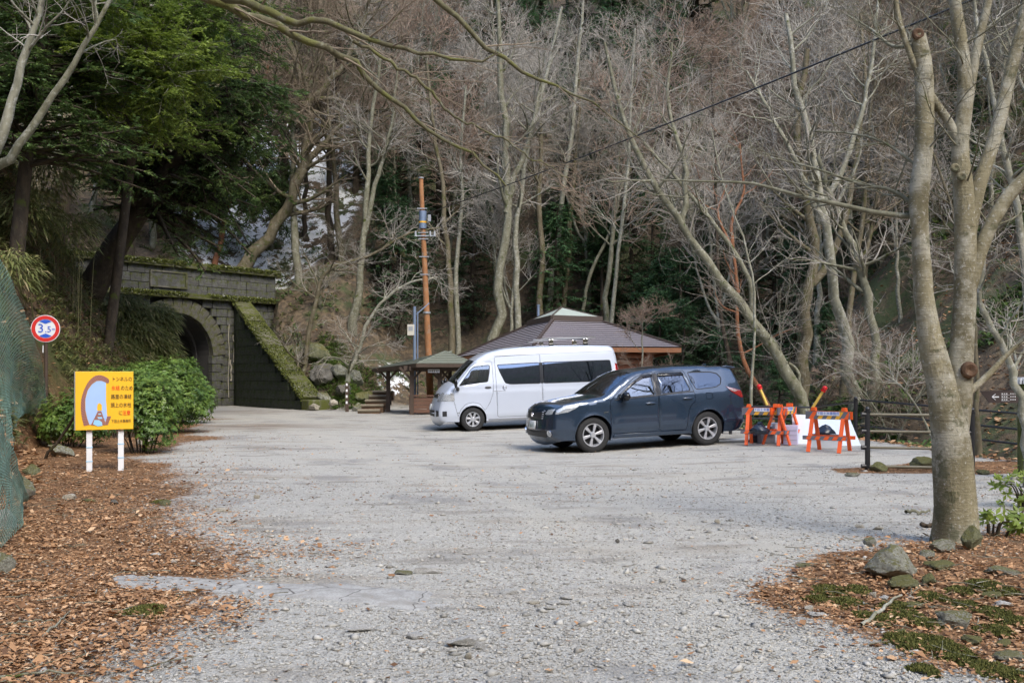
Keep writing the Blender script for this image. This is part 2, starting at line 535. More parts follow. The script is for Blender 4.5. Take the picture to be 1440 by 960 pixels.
LIT_L = [(-60, 3.0), (-2.4, 3.0), (-2.4, 5), (-2.4, 6.3), (-2.6, 7.9), (-3.75, 12.4), (-5.9, 18.9), (-9.1, 29), (-11, 34), (-60, 34)]
LIT_R = [(1.95, 7.9), (1.85, 6.1), (2.1, 5.3), (2.7, 4.6), (4, 2), (30, 2), (30, 11), (5.4, 10.2), (3.6, 9.1), (2.5, 8.5)]
LIT_F = [(5.2, 16.3), (5.1, 15.6), (7.4, 15.2), (12, 15.2), (12, 16.6), (7, 16.9)]
def poly_sd(x, y, P):
    P = np.array(P); m = np.full(x.shape, 1e9)
    for i in range(len(P)): m = np.minimum(m, seg_d(x, y, P[i - 1], P[i])[0])
    return np.where(inside(x, y, P), m, -m)
def litter(x, y):
    w = .35 + .045 * y
    a = ss(-1, 1, (poly_sd(x, y, LIT_L) + fbm(x * .8, y * .5, oct=3, seed=33) * w * .9 - .15) / (w * 2))
    b = ss(-1, 1, (poly_sd(x, y, LIT_R) + .25 * fbm(x * 1.3, y * 1.3, oct=3, seed=34)) / .45)
    c = ss(-1, 1, poly_sd(x, y, LIT_F) / .3)
    return np.maximum(np.maximum(a, b), c)

TU = np.array([.6, .8]); TN = np.array([.8, -.6]); TC = np.array([-15.4, 45.5])   # tunnel: along the wall, out of it, arch foot centre
def spline_early(pts, n):
    pts = np.array(pts, float); t = np.arange(len(pts)); u = np.linspace(0, len(pts) - 1, n)
    q = np.stack([np.interp(u, t, pts[:, 0]), np.interp(u, t, pts[:, 1])], 1)
    for _ in range(3): q[1:-1] = (q[:-2] + q[1:-1] * 2 + q[2:]) / 4
    return q
def build_ground():
    r = [.25]
    while r[-1] < 420: r.append(r[-1] * (1.0135 if r[-1] < 75 else 1.06))
    r = np.array(r)
    th = np.concatenate([np.radians(np.linspace(-32, 32, 330)), np.radians(np.linspace(32, 328, 75))[1:-1]])
    T, R = np.meshgrid(th, r)
    X = (R * np.sin(T)); Y = (R * np.cos(T))
    Z = HT(X, Y)
    nr, nt = X.shape
    idx = np.arange(nr * nt).reshape(nr, nt)
    a = idx[:-1, :]; b = np.roll(idx, -1, 1)[:-1, :]; c = np.roll(idx, -1, 1)[1:, :]; d = idx[1:, :]
    Q = np.stack([a, d, c, b], -1).reshape(-1, 4)
    V = np.stack([X.ravel(), Y.ravel(), Z.ravel()], 1)
    # mouth of the tunnel is open
    rel = V[:, :2] - TC
    s = rel @ TU; n = rel @ TN
    bad = (np.abs(s[Q]).min(1) < 1.95) & (n[Q].min(1) < -.05) & (V[:, 2][Q].min(1) < 4.6) & (n[Q].max(1) > -6)
    Q = Q[~bad]
    V = np.vstack([V, [[0, 0, H1(0, 0)]]])
    tri = np.stack([idx[0], np.roll(idx[0], -1), np.full(nt, len(V) - 1)], 1)
    me = mesh_np("ground", V, [Q, tri], [M['ground']], smooth=True)
    x, y = V[:, 0], V[:, 1]
    dd = yard_d(x, y)
    add_attr(me, "litter", litter(x, y))
    add_attr(me, "hill", ss(np.where(y > 30, -.3, .1), np.where(y > 30, .5, 1.2), dd))
    sn = np.exp(-(((x + 14.0) / 4.2) ** 2 + ((y - 60) / 9) ** 2)) * 1.5 + np.exp(-(((x + 5.6) / 1.0) ** 2 + ((y - 47) / 1.3) ** 2)) * .62
    add_attr(me, "snow", np.clip(sn * 1.2, 0, 1) * ss(1, 2, dd + (V[:, 0] > -8)))
    dirt = np.exp(-(((x + 7.5) / 2.2) ** 2 + ((y - 29) / 1.6) ** 2)) + .7 * np.exp(-(((x + 11) / 2) ** 2 + ((y - 40) / 2) ** 2))
    tr = np.zeros(len(x))
    for pts in ([(1.2, 3), (1.3, 6), (.9, 9), (-1.2, 15), (-4.5, 24), (-9, 34), (-14.0, 44)], [(3.4, 3.0), (2.6, 6), (2.3, 9), (.3, 15), (-2.8, 24), (-7.4, 34), (-12.7, 44)], [(.2, 10), (2.5, 15), (5.2, 17.6), (9, 17.2)]):
        dmin = np.full(len(x), 1e9); Pq = spline_early(pts, 30)
        for i in range(29): dmin = np.minimum(dmin, seg_d(x, y, Pq[i], Pq[i + 1])[0])
        tr = np.maximum(tr, 1 - ss(.15, .42 + .006 * y, dmin))
    add_attr(me, "track", tr * .8)
    add_attr(me, "dirt", np.clip(dirt * (.7 + .6 * vnoise(x, y * 2, seed=7)), 0, 1))
    o = link("ground", me)
    tag(o, "pale grey gravel yard turning to leaf-covered wooded slopes", kind='structure')
    return o
build_ground()
# ------------------------------------------------------------------ branches and leaves, all in numpy
def norm(v): return v / (np.linalg.norm(v, axis=-1, keepdims=True) + 1e-9)
def tubes(P, R, k):
    """P (N,n,3), R (N,n) -> verts, quads"""
    N, n, _ = P.shape
    T = np.gradient(P, axis=1); T = norm(T)
    D = norm(P[:, -1] - P[:, 0])
    ref = np.zeros((N, 3)); ref[np.arange(N), np.argmin(np.abs(D), 1)] = 1
    A = norm(np.cross(T, ref[:, None, :])); B = np.cross(T, A)
    t = np.arange(k) * 2 * np.pi / k
    V = P[:, :, None, :] + R[:, :, None, None] * (A[:, :, None, :] * np.cos(t)[None, None, :, None] + B[:, :, None, :] * np.sin(t)[None, None, :, None])
    idx = np.arange(N * n * k).reshape(N, n, k)
    a = idx[:, :-1, :]; b = np.roll(idx, -1, 2)[:, :-1, :]; c = np.roll(idx, -1, 2)[:, 1:, :]; d = idx[:, 1:, :]
    Q = np.stack([a, b, c, d], -1).reshape(-1, 4)
    return V.reshape(-1, 3), Q
def spline(pts, n, rad=None):
    pts = np.asarray(pts, float)
    L = np.concatenate([[0], np.cumsum(np.linalg.norm(np.diff(pts, axis=0), axis=1))])
    e = np.vstack([2 * pts[0] - pts[1], pts, 2 * pts[-1] - pts[-2]])
    u = np.linspace(0, L[-1], n)
    i = np.clip(np.searchsorted(L, u, 'right') - 1, 0, len(pts) - 2)
    t = ((u - L[i]) / (L[i + 1] - L[i] + 1e-9))[:, None]
    p0, p1, p2, p3 = e[i], e[i + 1], e[i + 2], e[i + 3]
    o = .5 * ((2 * p1) + (p2 - p0) * t + (2 * p0 - 5 * p1 + 4 * p2 - p3) * t ** 2 + (3 * p1 - p0 - 3 * p2 + p3) * t ** 3)
    if rad is None: return o
    return o, np.interp(u, L, rad)
def grow(P, R, n, rng, t0=.2, t1=1.0, L=1.0, shrink=.5, ang=50, angv=12, up=0.0, jit=.15, pts=5, rr=.55, rmin=.004, flat=0.0, rmax=9., tip=.25):
    """n children on every parent path; L may be a number or fraction string"""
    N, m, _ = P.shape
    T = np.gradient(P, axis=1)
    t = rng.uniform(t0, t1, (N, n))
    t = np.sort(t, 1)
    f = t * (m - 1); i = np.clip(f.astype(int), 0, m - 2); w = (f - i)
    ar = np.arange(N)[:, None]
    pos = P[ar, i] * (1 - w[..., None]) + P[ar, i + 1] * w[..., None]
    tan = norm(T[ar, i] * (1 - w[..., None]) + T[ar, i + 1] * w[..., None])
    rad = R[ar, i] * (1 - w) + R[ar, i + 1] * w
    rnd = norm(rng.normal(size=(N, n, 3)) * np.array([1, 1, 1 - flat]))
    perp = norm(rnd - (rnd * tan).sum(-1, keepdims=True) * tan)
    if flat: perp = norm(perp * np.array([1, 1, 1 - .8 * flat]))
    a = np.radians(rng.normal(ang, angv, (N, n)))[..., None]
    d = norm(tan * np.cos(a) + perp * np.sin(a)).reshape(-1, 3)
    ln = (L * (1 - shrink * t) * rng.uniform(.6, 1.25, (N, n))).reshape(-1)
    r0 = np.clip(rad * rr, rmin, rmax).reshape(-1)
    pos = pos.reshape(-1, 3)
    out = [pos]
    p = pos.copy(); seg = (ln / (pts - 1))[:, None]
    for s in range(pts - 1):
        d = norm(d + rng.normal(size=d.shape) * jit + np.array([0, 0, up]))
        p = p + d * seg
        out.append(p)
    C = np.stack(out, 1)
    CR = r0[:, None] * np.linspace(1, tip, pts)[None]
    CR = np.maximum(CR, rmin * .6)
    return C, CR

def leaves(pos, dirs, nrm, ln, wd):
    """rhombic leaves"""
    side = norm(np.cross(dirs, nrm))
    ln = np.asarray(ln)[:, None]; wd = np.asarray(wd)[:, None]
    a = pos; b = pos + dirs * ln * .45 + side * wd * .5; c = pos + dirs * ln; d = pos + dirs * ln * .45 - side * wd * .5
    V = np.stack([a, b, c, d], 1).reshape(-1, 3)
    Q = np.arange(len(pos) * 4).reshape(-1, 4)
    return V, Q
class Bag:
    def __init__(s): s.V = []; s.Q = []; s.n = 0; s.t = []
    def add(s, V, Q, tint=None):
        s.V.append(V); s.Q.append(Q + s.n); s.n += len(V)
        s.t.append(np.zeros(len(V)) if tint is None else np.repeat(tint, len(V) // len(tint)))
    def mesh(s, name, mat, smooth=False, tint=False):
        me = mesh_np(name, np.vstack(s.V), [np.vstack(s.Q)], [mat], smooth)
        if tint: add_attr(me, "tint", np.concatenate(s.t))
        return me

def bare_tree(stems, rads, rng, n1=12, n2=7, n3=5, n4=3, L1=3.0, t1lo=.35, up=.06, matT='bark_grey', matC='twig_grey', ang1=55, flat=.35, L2=None, sides=8, jit=.13, rtw=.0045, extra=None):
    """stems: list of point lists (first is the trunk). returns trunk mesh, crown mesh"""
    tb, cb = Bag(), Bag()
    SP, SR = [], []
    for st, rd in zip(stems, rads):
        n = 18
        p, r = spline(st, n, rd)
        p[1:-1] += rng.normal(size=(n - 2, 3)) * np.array([.35, .35, .1]) * r[1:-1, None]
        SP.append(p); SR.append(r)
    SP = np.stack(SP); SR = np.stack(SR)
    V, Q = tubes(SP, SR * (1 + .04 * rng.normal(size=SR.shape)), sides); tb.add(V, Q)
    L2 = L2 or L1 * .5
    A, AR = grow(SP, SR, n1, rng, t1lo, 1.0, L1, .45, ang1, 14, up, jit, 8, .5, .012, flat)
    if extra is not None:
        for q, rd in extra:
            p, r = spline(q, 8, rd)
            A = np.concatenate([A, p[None]]); AR = np.concatenate([AR, r[None]])
    V, Q = tubes(A, AR, 5); tb.add(V, Q)
    B, BR = grow(A, AR, n2, rng, .15, 1.0, L2, .45, 48, 14, up * .6, jit * 1.2, 6, .55, rtw * 1.5, flat)
    V, Q = tubes(B, BR, 4); cb.add(V, Q)
    C, CR = grow(B, BR, n3, rng, .12, 1.0, L2 * .5, .4, 45, 14, up * .5, jit * 1.3, 4, .6, rtw, flat)
    V, Q = tubes(C, CR, 3); cb.add(V, Q)
    if n4:
        D, DR = grow(C, CR, n4, rng, .15, 1.0, L2 * .26, .3, 42, 14, up * .3, jit, 3, .7, rtw * .8, flat)
        V, Q = tubes(D, DR, 3); cb.add(V, Q)
    return tb.mesh("trunk", M[matT], True), cb.mesh("crown", M[matC], True)

def tree_obj(name, loc, tm, cm, label, cat, group=None, rz=0.0, sc=1.0):
    o = empty(name, loc, rz, label, cat, group)
    o.scale = (sc, sc, sc)
    a = link("trunk", tm, o); b = link("crown", cm, o)
    return o

def px_path(pts, D, dD=0.0):
    n = len(pts)
    return [PX(p[0], p[1], D + dD * i / max(1, n - 1) + (p[2] if len(p) > 2 else 0)) for i, p in enumerate(pts)]
def placed_tree(name, label, cat, px, D, w, seed, wt=.35, group=None, dD=0.0, forks=(), root=True, **kw):
    if D is None: D = hit(px[0][0], px[0][1])
    """px: photo path of the trunk, w: trunk width there in px"""
    rng = np.random.default_rng(seed)
    P = px_path(px, D, dD)
    x, y = P[0][0], P[0][1]
    z = H1(x, y)
    if root and P[0][2] > z + .15:
        sl_ = (P[0] - P[1]) / max(.3, abs(P[1][2] - P[0][2])); q = P[0] + np.clip(sl_, -.7, .7) * (P[0][2] - z) * .8
        x, y = q[0], P[0][1]; z = H1(x, y)
        P = [np.array([x, y, z - .25])] + P
    elif root: P[0] = np.array([x, y, z - .25])
    r0 = w * .84 * D / F / 2
    rad = np.linspace(1, wt, len(P)) * r0
    rad[0] *= 1.25
    stems, rads = [np.array(P)], [rad]
    for fk in forks:
        Q = np.array(px_path(fk[0], D + fk[2] if len(fk) > 2 else D, dD))
        stems.append(Q); rads.append(np.linspace(1, .35, len(Q)) * fk[1] * D / F / 2)
    base = np.array([x, y, z])
    if D < 31:
        for q_, v_ in (('rtw', .0035), ('n2', 5), ('n3', 4), ('n4', 2)): kw[q_] = min(kw.get(q_, 9), v_)
        kw['n1'] = min(kw.get('n1', 9), 11)
    stems = [s - base for s in stems]
    tm, cm = bare_tree(stems, rads, rng, **kw)
    return tree_obj(name, base, tm, cm, label, cat, group)

# ------------------------------------------------------------------ evergreen trees with feathery sprays
def conifer(rng, trunk, rad, nb=60, ns=18, nl=12, Lb=2.6, Ls=.6, leaf=.085, width=.03, droop=-.06, t0=.12, mat='needle_dark', bk='bark_dark', taper=.75, sides=8, up0=70, lift=0.0):
    tb, cb = Bag(), Bag()
    p, r = spline(trunk, 16, rad)
    P, R = p[None], r[None]
    V, Q = tubes(P, R, sides); tb.add(V, Q)
    A, AR = grow(P, R, nb, rng, t0, .99, Lb, taper, up0, 10, lift, .08, 7, .32, .008, .0)
    # boughs droop toward the tip
    k = np.linspace(0, 1, 7)
    A[:, :, 2] += (droop * (k ** 2) * Lb * 2.2)[None]
    V, Q = tubes(A, AR, 4); tb.add(V, Q)
    B, BR = grow(A, AR, ns, rng, .18, 1.0, Ls, .35, 55, 10, -.05, .08, 4, .5, .004, .85)
    V, Q = tubes(B, BR, 3); tb.add(V, Q)
    N = len(B)
    t = rng.uniform(.1, 1, (N, nl)); f = t * 3; i = np.clip(f.astype(int), 0, 2); w = (f - i)[..., None]
    ar = np.arange(N)[:, None]
    pos = B[ar, i] * (1 - w) + B[ar, i + 1] * w
    T = norm(B[ar, i + 1] - B[ar, i])
    side = norm(np.cross(T, np.array([0, 0, 1.]))) * np.where(np.arange(nl) % 2, 1, -1)[None, :, None]
    d = norm(T * .75 + side * .75 + rng.normal(size=T.shape) * .22 + np.array([0, 0, -.1]))
    up = norm(np.array([0, 0, 1.]) + rng.normal(size=T.shape) * .35)
    tint = np.clip(rng.normal(.45, .22, (N, 1)) + rng.normal(0, .12, (N, nl)), 0, 1).reshape(-1)
    V, Q = leaves(pos.reshape(-1, 3), d.reshape(-1, 3), up.reshape(-1, 3), rng.uniform(.7, 1.3, N * nl) * leaf, rng.uniform(.7, 1.2, N * nl) * width)
    cb.add(V, Q, tint)
    return tb.mesh("trunk", M[bk], True), cb.mesh("crown", M[mat], False, True)

# ------------------------------------------------------------------ generic wood on the slopes
rng = np.random.default_rng(11)
def upright(rng, h, lean=.6, r=.16, forks=1):
    a = rng.uniform(0, 6.28); l = rng.uniform(0, lean)
    top = np.array([math.cos(a) * l * h * .2, math.sin(a) * l * h * .2, h])
    mid = top * .5 + np.array([rng.normal() * .25, rng.normal() * .25, 0])
    st = [np.array([np.array([0, 0, -.4]), mid * .5 + rng.normal(size=3) * np.array([.15, .15, 0]), mid, top * .78 + rng.normal(size=3) * np.array([.3, .3, 0]), top])]
    r = r * .78
    rd = [np.array([1.3, .9, .7, .42, .12]) * r]
    for k in range(forks):
        f0 = rng.uniform(.2, .5)
        b = st[0][1] * (1 - f0) + st[0][2] * f0
        a2 = rng.uniform(0, 6.28); o = np.array([math.cos(a2), math.sin(a2), 0])
        st.append(np.array([b, b + o * .6 + [0, 0, 1.3], b + o * 1.2 + [0, 0, h * .33], b + o * 1.8 + [0, 0, h * .55]]))
        rd.append(np.array([.7, .55, .35, .1]) * r)
    return st, rd
BT = []
for k in range(7):
    g = np.random.default_rng(100 + k)
    st, rd = upright(g, [13, 11, 14, 12, 9, 15, 12][k], .7, [.16, .13, .18, .14, .10, .17, .12][k], [1, 2, 0, 2, 1, 1, 2][k])
    mt = ['bark_grey', 'bark_pale', 'bark_grey', 'bark_pale', 'bark_grey', 'bark_moss', 'bark_pale'][k]
    mc = ['twig_grey', 'twig_grey', 'twig_red', 'twig_grey', 'twig_red', 'twig_tan', 'twig_red'][k]
    BT.append(bare_tree(st, rd, g, n1=[16, 12, 18, 12, 14, 16, 12][k], n2=6, n3=5, n4=1, L1=3.5, L2=2.0, t1lo=.42, up=.14, matT=mt, matC=mc, flat=.25, rtw=.0145))
M['twig_brown'] = twigmat('twig_brown', (.17, .13, .095), (.27, .22, .17))
SH = []
for k in range(3):
    g = np.random.default_rng(200 + k)
    st, rd = [], []
    for j in range(5):
        a = g.uniform(0, 6.28); o = np.array([math.cos(a), math.sin(a), 0])
        h = g.uniform(1.6, 2.8)
        st.append(np.array([[0, 0, -.1], o * .3 + [0, 0, h * .35], o * .8 + [0, 0, h * .75], o * 1.4 + [0, 0, h]]))
        rd.append(np.array([.035, .026, .018, .007]))
    SH.append(bare_tree(st, rd, g, n1=7, n2=5, n3=4, n4=1, L1=1.1, t1lo=.15, up=.03, matT='bark_grey', matC=['twig_brown', 'twig_red', 'twig_brown'][k], flat=.3, rtw=.005, sides=5))
CO = []
for k in range(3):
    g = np.random.default_rng(300 + k)
    h = [12, 9, 7][k]
    tr = np.array([[0, 0, -.4], [.1, 0, h * .3], [-.1, .1, h * .65], [0, 0, h]])
    CO.append(conifer(g, tr, np.array([.2, .15, .09, .02]) * h / 10, nb=[95, 85, 80][k], ns=17, nl=11, Lb=[2.6, 2.5, 2.2][k], Ls=.62, leaf=.13, width=.05, t0=[.12, .06, .04][k], mat='needle_cedar', droop=-.09))

# small undergrowth grass / fern tufts
def ok_spot(x, y, used, md):
    for a, b in used:
        if (a - x) ** 2 + (b - y) ** 2 < md * md: return False
    return True
used = []
ntree = 0
HT_LABEL = {0: "bare grey-barked tree among many on the wooded hillside", 1: "bare pale-barked tree among many on the wooded hillside",
            2: "bare tree with reddish twigs among many on the wooded hillside"}
VK = [0, 1, 2, 1, 2, 0, 2]
tries = 0
while ntree < 205 and tries < 9000:
    tries += 1
    D = 36 + 66 * rng.random() ** .9
    px = rng.uniform(-80, 1540)
    x = (px - CX) * D / F
    d = float(yard_d(np.array([x]), np.array([D]))[0])
    if d < 2.0 or not ok_spot(x, D, used, 1.6 + D * .012): continue
    if px < 420 and D < 60 and rng.random() < .6: continue
    if (x + 14) ** 2 + (D - 60) ** 2 < 25: continue
    k = rng.integers(0, 7)
    used.append((x, D))
    z = H1(x, D)
    tree_obj("bare_tree", (x, D, z), *BT[k], HT_LABEL[VK[k]], "tree", ["grey bare trees on the wooded hillside", "pale bare trees on the wooded hillside", "reddish bare trees on the wooded hillside"][VK[k]], rng.uniform(0, 6.28), rng.uniform(.75, 1.25))
    ntree += 1
# nearer trees on the right hand slope and the left bank
ntree = 0; tries = 0
while ntree < 12 and tries < 3000:
    tries += 1
    D = rng.uniform(30, 40); px = rng.uniform(1010, 1560)
    x = (px - CX) * D / F
    d = float(yard_d(np.array([x]), np.array([D]))[0])
    if d < 3.2 or not ok_spot(x, D, used, 1.7): continue
    k = rng.integers(0, 7)
    used.append((x, D))
    tree_obj("bare_tree", (x, D, H1(x, D)), *BT[k], "bare slender tree on the slope beyond the black railing", "tree", "bare trees on the slope beyond the railing", rng.uniform(0, 6.28), rng.uniform(.55, .85))
    ntree += 1
# evergreens on the hillside, read off the photograph
for px, D, k, s in [(955, 44, 0, .62), (985, 47, 1, .8), (920, 50, 0, .75), (1010, 52, 0, .8), (560, 58, 0, .9), (590, 63, 1, 1.0), (655, 60, 0, .8), (800, 56, 0, .85), (845, 60, 1, 1.1), (880, 66, 0, 1.0),
                    (740, 62, 0, .9), (1090, 46, 0, .7), (1150, 52, 1, .9), (1200, 48, 0, .75), (1260, 50, 0, .8), (540, 70, 0, 1.1), (690, 74, 0, 1.1), (980, 72, 0, 1.2), (1060, 78, 0, 1.1), (1180, 76, 0, 1.2), (1330, 60, 1, 1.0),
                    (1400, 44, 0, .8), (1095, 33, 2, .42), (1165, 34, 2, .4), (905, 47, 2, .9), (470, 66, 0, 1.0), (1290, 38, 2, .6), (1010, 40, 2, .6), (770, 52, 2, .8), (700, 55, 2, .9), (590, 52, 2, .8), (860, 52, 2, .8), (560, 50, 2, 1.0), (615, 56, 0, .9), (665, 52, 1, .9), (960, 41, 1, .55), (925, 43, 2, .8), (1005, 45, 0, .7), (835, 54, 0, .9), (895, 56, 0, 1.0), (1120, 42, 2, .8), (1060, 38, 2, .6), (1240, 42, 1, .7), (1350, 40, 2, .7), (730, 70, 0, 1.2), (820, 72, 0, 1.2), (1100, 62, 0, 1.0), (500, 60, 0, .9), (785, 49, 2, 1.2), (845, 50, 2, 1.1), (890, 50, 0, .8), (935, 47, 2, 1.1), (965, 46, 2, 1.1), (640, 64, 0, 1.1), (760, 66, 0, 1.1), (860, 68, 0, 1.1), (940, 60, 0, 1.0), (1150, 45, 2, .8), (1040, 50, 0, .7), (545, 52, 2, .9)]:
    x = (px - CX) * D / F
    tree_obj("cedar_tree", (x, D, H1(x, D) - .2), *CO[k], "dark green cedar growing among the bare trees on the hillside", "tree", "dark cedars on the hillside", rng.uniform(0, 6.28), s)
# twiggy shrubs
ntree = 0; tries = 0; used2 = []
while ntree < 70 and tries < 5000:
    tries += 1
    D = rng.uniform(24, 62); px = rng.uniform(430, 1500)
    x = (px - CX) * D / F
    d = float(yard_d(np.array([x]), np.array([D]))[0])
    if d < 1.6 or d > 22 or not ok_spot(x, D, used2, 1.3): continue
    if -7.5 < x < -2.2 and 40 < D < 49: continue
    used2.append((x, D))
    k = rng.integers(0, 3)
    tree_obj("bare_shrub", (x, D, H1(x, D)), *SH[k], "leafless twiggy shrub in the undergrowth of the slope", "shrub", "leafless shrubs on the slopes", rng.uniform(0, 6.28), rng.uniform(.5, 1.0))
    ntree += 1
# trees behind the viewer, mirrored in the car windows
for i, (x, y, k, s) in enumerate([(3.5, -5.5, 0, .75), (13, 3, 3, .75), (7, -12, 5, .8), (-3, -13, 2, .8), (24, -20, 4, .9), (-9, -6, 1, .7)]):
    tree_obj("bare_tree", (x, y, H1(x, y)), *BT[k], "bare tree standing behind the viewer, mirrored in the car windows", "tree", "bare trees behind the viewer", i * 1.3, s)

# ------------------------------------------------------------------ individual trees of the photograph
HILL = dict(n1=11, n2=6, n3=5, n4=2, L1=2.8, up=.08, flat=.35, rtw=.006, t1lo=.45)
def T(*a, **k):
    kk = dict(HILL); kk.update(k)
    return placed_tree(*a, **kk)
T("mossy_tree", "mossy grey tree just right of the wooden utility pole", "tree", [(636, 478), (632, 380), (625, 290), (612, 200), (600, 90)], 47, 13, 1, matT='bark_moss')
T("bare_tree", "slender pale tree with a split top, second from the utility pole", "tree", [(645, 470), (641, 380), (650, 300), (648, 220), (655, 120)], 48, 10, 2, matT='bark_pale')
T("bare_tree", "thick grey trunk behind the left slope of the hut roof", "tree", [(697, 475), (701, 400), (712, 300), (712, 190), (705, 90), (700, 0)], 46, 20, 3, L1=3.2, matT='bark_grey', forks=[([(712, 300), (728, 240), (748, 180), (762, 110)], 11)])
T("bare_tree", "pale trunk leaning right beside the thick grey one", "tree", [(729, 455), (724, 380), (728, 300), (748, 180), (770, 100), (790, 10)], 47, 13, 4, matT='bark_pale')
T("bare_tree", "mottled trunk rising left of the roof vent", "tree", [(757, 445), (764, 380), (758, 300), (762, 200), (757, 100)], 48, 14, 5, matT='bark_moss')
T("bare_tree", "white mottled trunk directly behind the roof vent pipe", "tree", [(768, 450), (778, 380), (790, 290), (803, 200), (812, 90), (820, 0)], 49, 13, 6, matT='bark_pale', L1=3.0)
T("bare_tree", "dark trunk rising right behind the hut's glazed top", "tree", [(792, 440), (800, 350), (806, 260), (815, 150), (810, 50)], 50, 12, 7, matT='bark_moss')
T("bare_tree", "thin leaning tree right of the hut's glazed top", "tree", [(818, 445), (828, 390), (860, 320), (880, 230), (905, 130)], 49, 8, 8)
T("birch_tree", "tall thin white-barked trunk behind the right slope of the hut roof", "tree", [(860, 462), (868, 370), (882, 250), (887, 150), (893, 40)], 46, 9, 9, matT='bark_pale')
T("bare_tree", "grey tree on the rocky bank right of the tunnel", "tree", [(495, 470), (505, 400), (515, 300), (520, 190), (535, 80)], 48, 14, 10, matT='bark_grey', L1=3.2, forks=[([(512, 330), (528, 260), (550, 180), (560, 90)], 8)])
T("bare_tree", "brown trunk just left of the grey tree on the bank", "tree", [(462, 440), (466, 350), (462, 260), (470, 150), (480, 40)], 52, 14, 11, matT='bark_dark', matC='twig_tan')
T("bare_tree", "straight tree in the snow patch above the tunnel's right corner", "tree", [(432, 425), (428, 330), (430, 220), (425, 110)], 56, 11, 12, matT='bark_dark', matC='twig_tan')
T("bare_tree", "bare tree with low sweeping boughs beside the rocky bank", "tree", [(440, 440), (460, 380), (520, 360), (570, 330), (620, 320)], 44, 8, 13, matT='bark_moss', L1=2.8, t1lo=.1, n1=16)
T("bare_shrub", "pale bare shrub bending down over the rock beside the shelter", "shrub", [(500, 505), (525, 440), (570, 400), (615, 390)], 43, 8, 14, t1lo=.1, n1=16, L1=2.2, matT='bark_pale', up=-.05)
T("mossy_tree", "large dark mossy tree with spreading boughs on top of the tunnel", "tree", [(345, 378), (375, 330), (408, 280), (432, 200), (428, 120), (400, 50)], 50, 26, 15, matT='bark_moss', matC='twig_tan', L1=4.5, n1=18, t1lo=.3,
  forks=[([(415, 262), (440, 220), (490, 170), (560, 150)], 12), ([(300, 195), (330, 170), (400, 145), (470, 140), (540, 165)], 14), ([(428, 150), (470, 110), (500, 60), (520, 0)], 12)])
T("red_pine", "slim reddish trunk rising above the tunnel parapet", "tree", [(300, 372), (318, 300), (343, 220), (365, 140), (385, 60)], 52, 9, 16, matT='bark_orange', n1=8, t1lo=.6)
T("bare_tree", "grey trunk leaning right at the left edge of the photo", "tree", [(-12, 222), (22, 120), (48, 40), (75, -60)], 17, 22, 17, matT='bark_pale', L1=2.0, root=True, t1lo=.6, n1=6, n2=4, n3=3, n4=2, rtw=.004)
T("bare_tree", "grey trunk leaning further right, crossing the upper left corner", "tree", [(-12, 235), (30, 200), (78, 128), (118, 66), (160, -10)], 17.5, 19, 18, matT='bark_grey', L1=2.0, t1lo=.6, n1=6, n2=4, n3=3, n4=2, rtw=.004)
T("bare_tree", "short crooked pale trunk on the left bank under the evergreens", "tree", [(128, 298), (140, 235), (150, 205), (168, 155)], None, 9, 19, matT='bark_pale', L1=1.6, n1=7)
T("bare_tree", "thin pale trunk behind the crooked one on the left bank", "tree", [(72, 235), (88, 150), (105, 110), (112, 40)], None, 9, 20, matT='bark_pale', L1=1.6, n1=7)
# right side
T("bare_tree", "big grey tree leaning far left from behind the barricades", "tree", [(1128, 575), (1102, 515), (1060, 452), (1008, 385), (960, 320), (905, 235), (872, 150), (850, 60)], 26.5, 25, 21, wt=.2, matT='bark_grey', L1=3.2, n1=12, t1lo=.5,
  forks=[([(1060, 452), (1048, 380), (1000, 310), (950, 250), (905, 200)], 9), ([(960, 320), (965, 240), (940, 150), (945, 60)], 9), ([(1125, 560), (1120, 520), (1090, 500), (1075, 470)], 6)])
T("mossy_tree", "thick mossy upright trunk behind the right-hand barricade", "tree", [(1128, 565), (1130, 500), (1132, 430), (1150, 360), (1130, 280), (1120, 180), (1135, 70)], 29, 26, 22, matT='bark_moss', L1=2.8, n1=10,
  forks=[([(1142, 400), (1185, 330), (1200, 240), (1215, 130), (1210, 20)], 12)])
T("bare_tree", "white-mottled trunk behind the white board", "tree", [(1203, 562), (1192, 490), (1175, 420), (1167, 350), (1158, 290), (1142, 210), (1120, 120), (1105, 20)], 27, 25, 23, matT='bark_pale', L1=2.8, n1=10, wt=.3,
  forks=[([(1165, 330), (1130, 250), (1100, 190), (1050, 100)], 10), ([(1158, 290), (1200, 200), (1225, 90), (1235, 0)], 9)])
T("bare_tree", "brown forked trunk between the white board and the railing post", "tree", [(1222, 570), (1232, 510), (1222, 430), (1205, 360), (1172, 290), (1150, 220)], 26, 22, 24, matT='bark_grey', L1=2.4, n1=9, wt=.35)
T("red_bark_tree", "slim tree with peeling orange bark behind the parked dark car", "tree", [(1073, 560), (1045, 505), (1037, 440), (1036, 385), (1026, 340)], 28, 9, 25, matT='bark_orange', matC='twig_red', n1=5, L1=1.8, wt=.5,
  forks=[([(1030, 350), (1030, 310), (1045, 270), (1040, 200)], 6), ([(1027, 345), (1010, 300), (1022, 260)], 5)])
T("bare_tree", "slender pale sapling rising from behind the left barricades", "tree", [(1055, 575), (1058, 510), (1062, 430), (1050, 350), (1020, 270), (1000, 180)], 24, 6, 26, matT='bark_pale', L1=1.8, n1=12)
T("bare_tree", "straight thin brown trunk right of the dark evergreen by the hut", "tree", [(1030, 520), (1015, 440), (1008, 340), (1005, 220), (1000, 90)], 38, 9, 27, matT='bark_dark', n1=8)
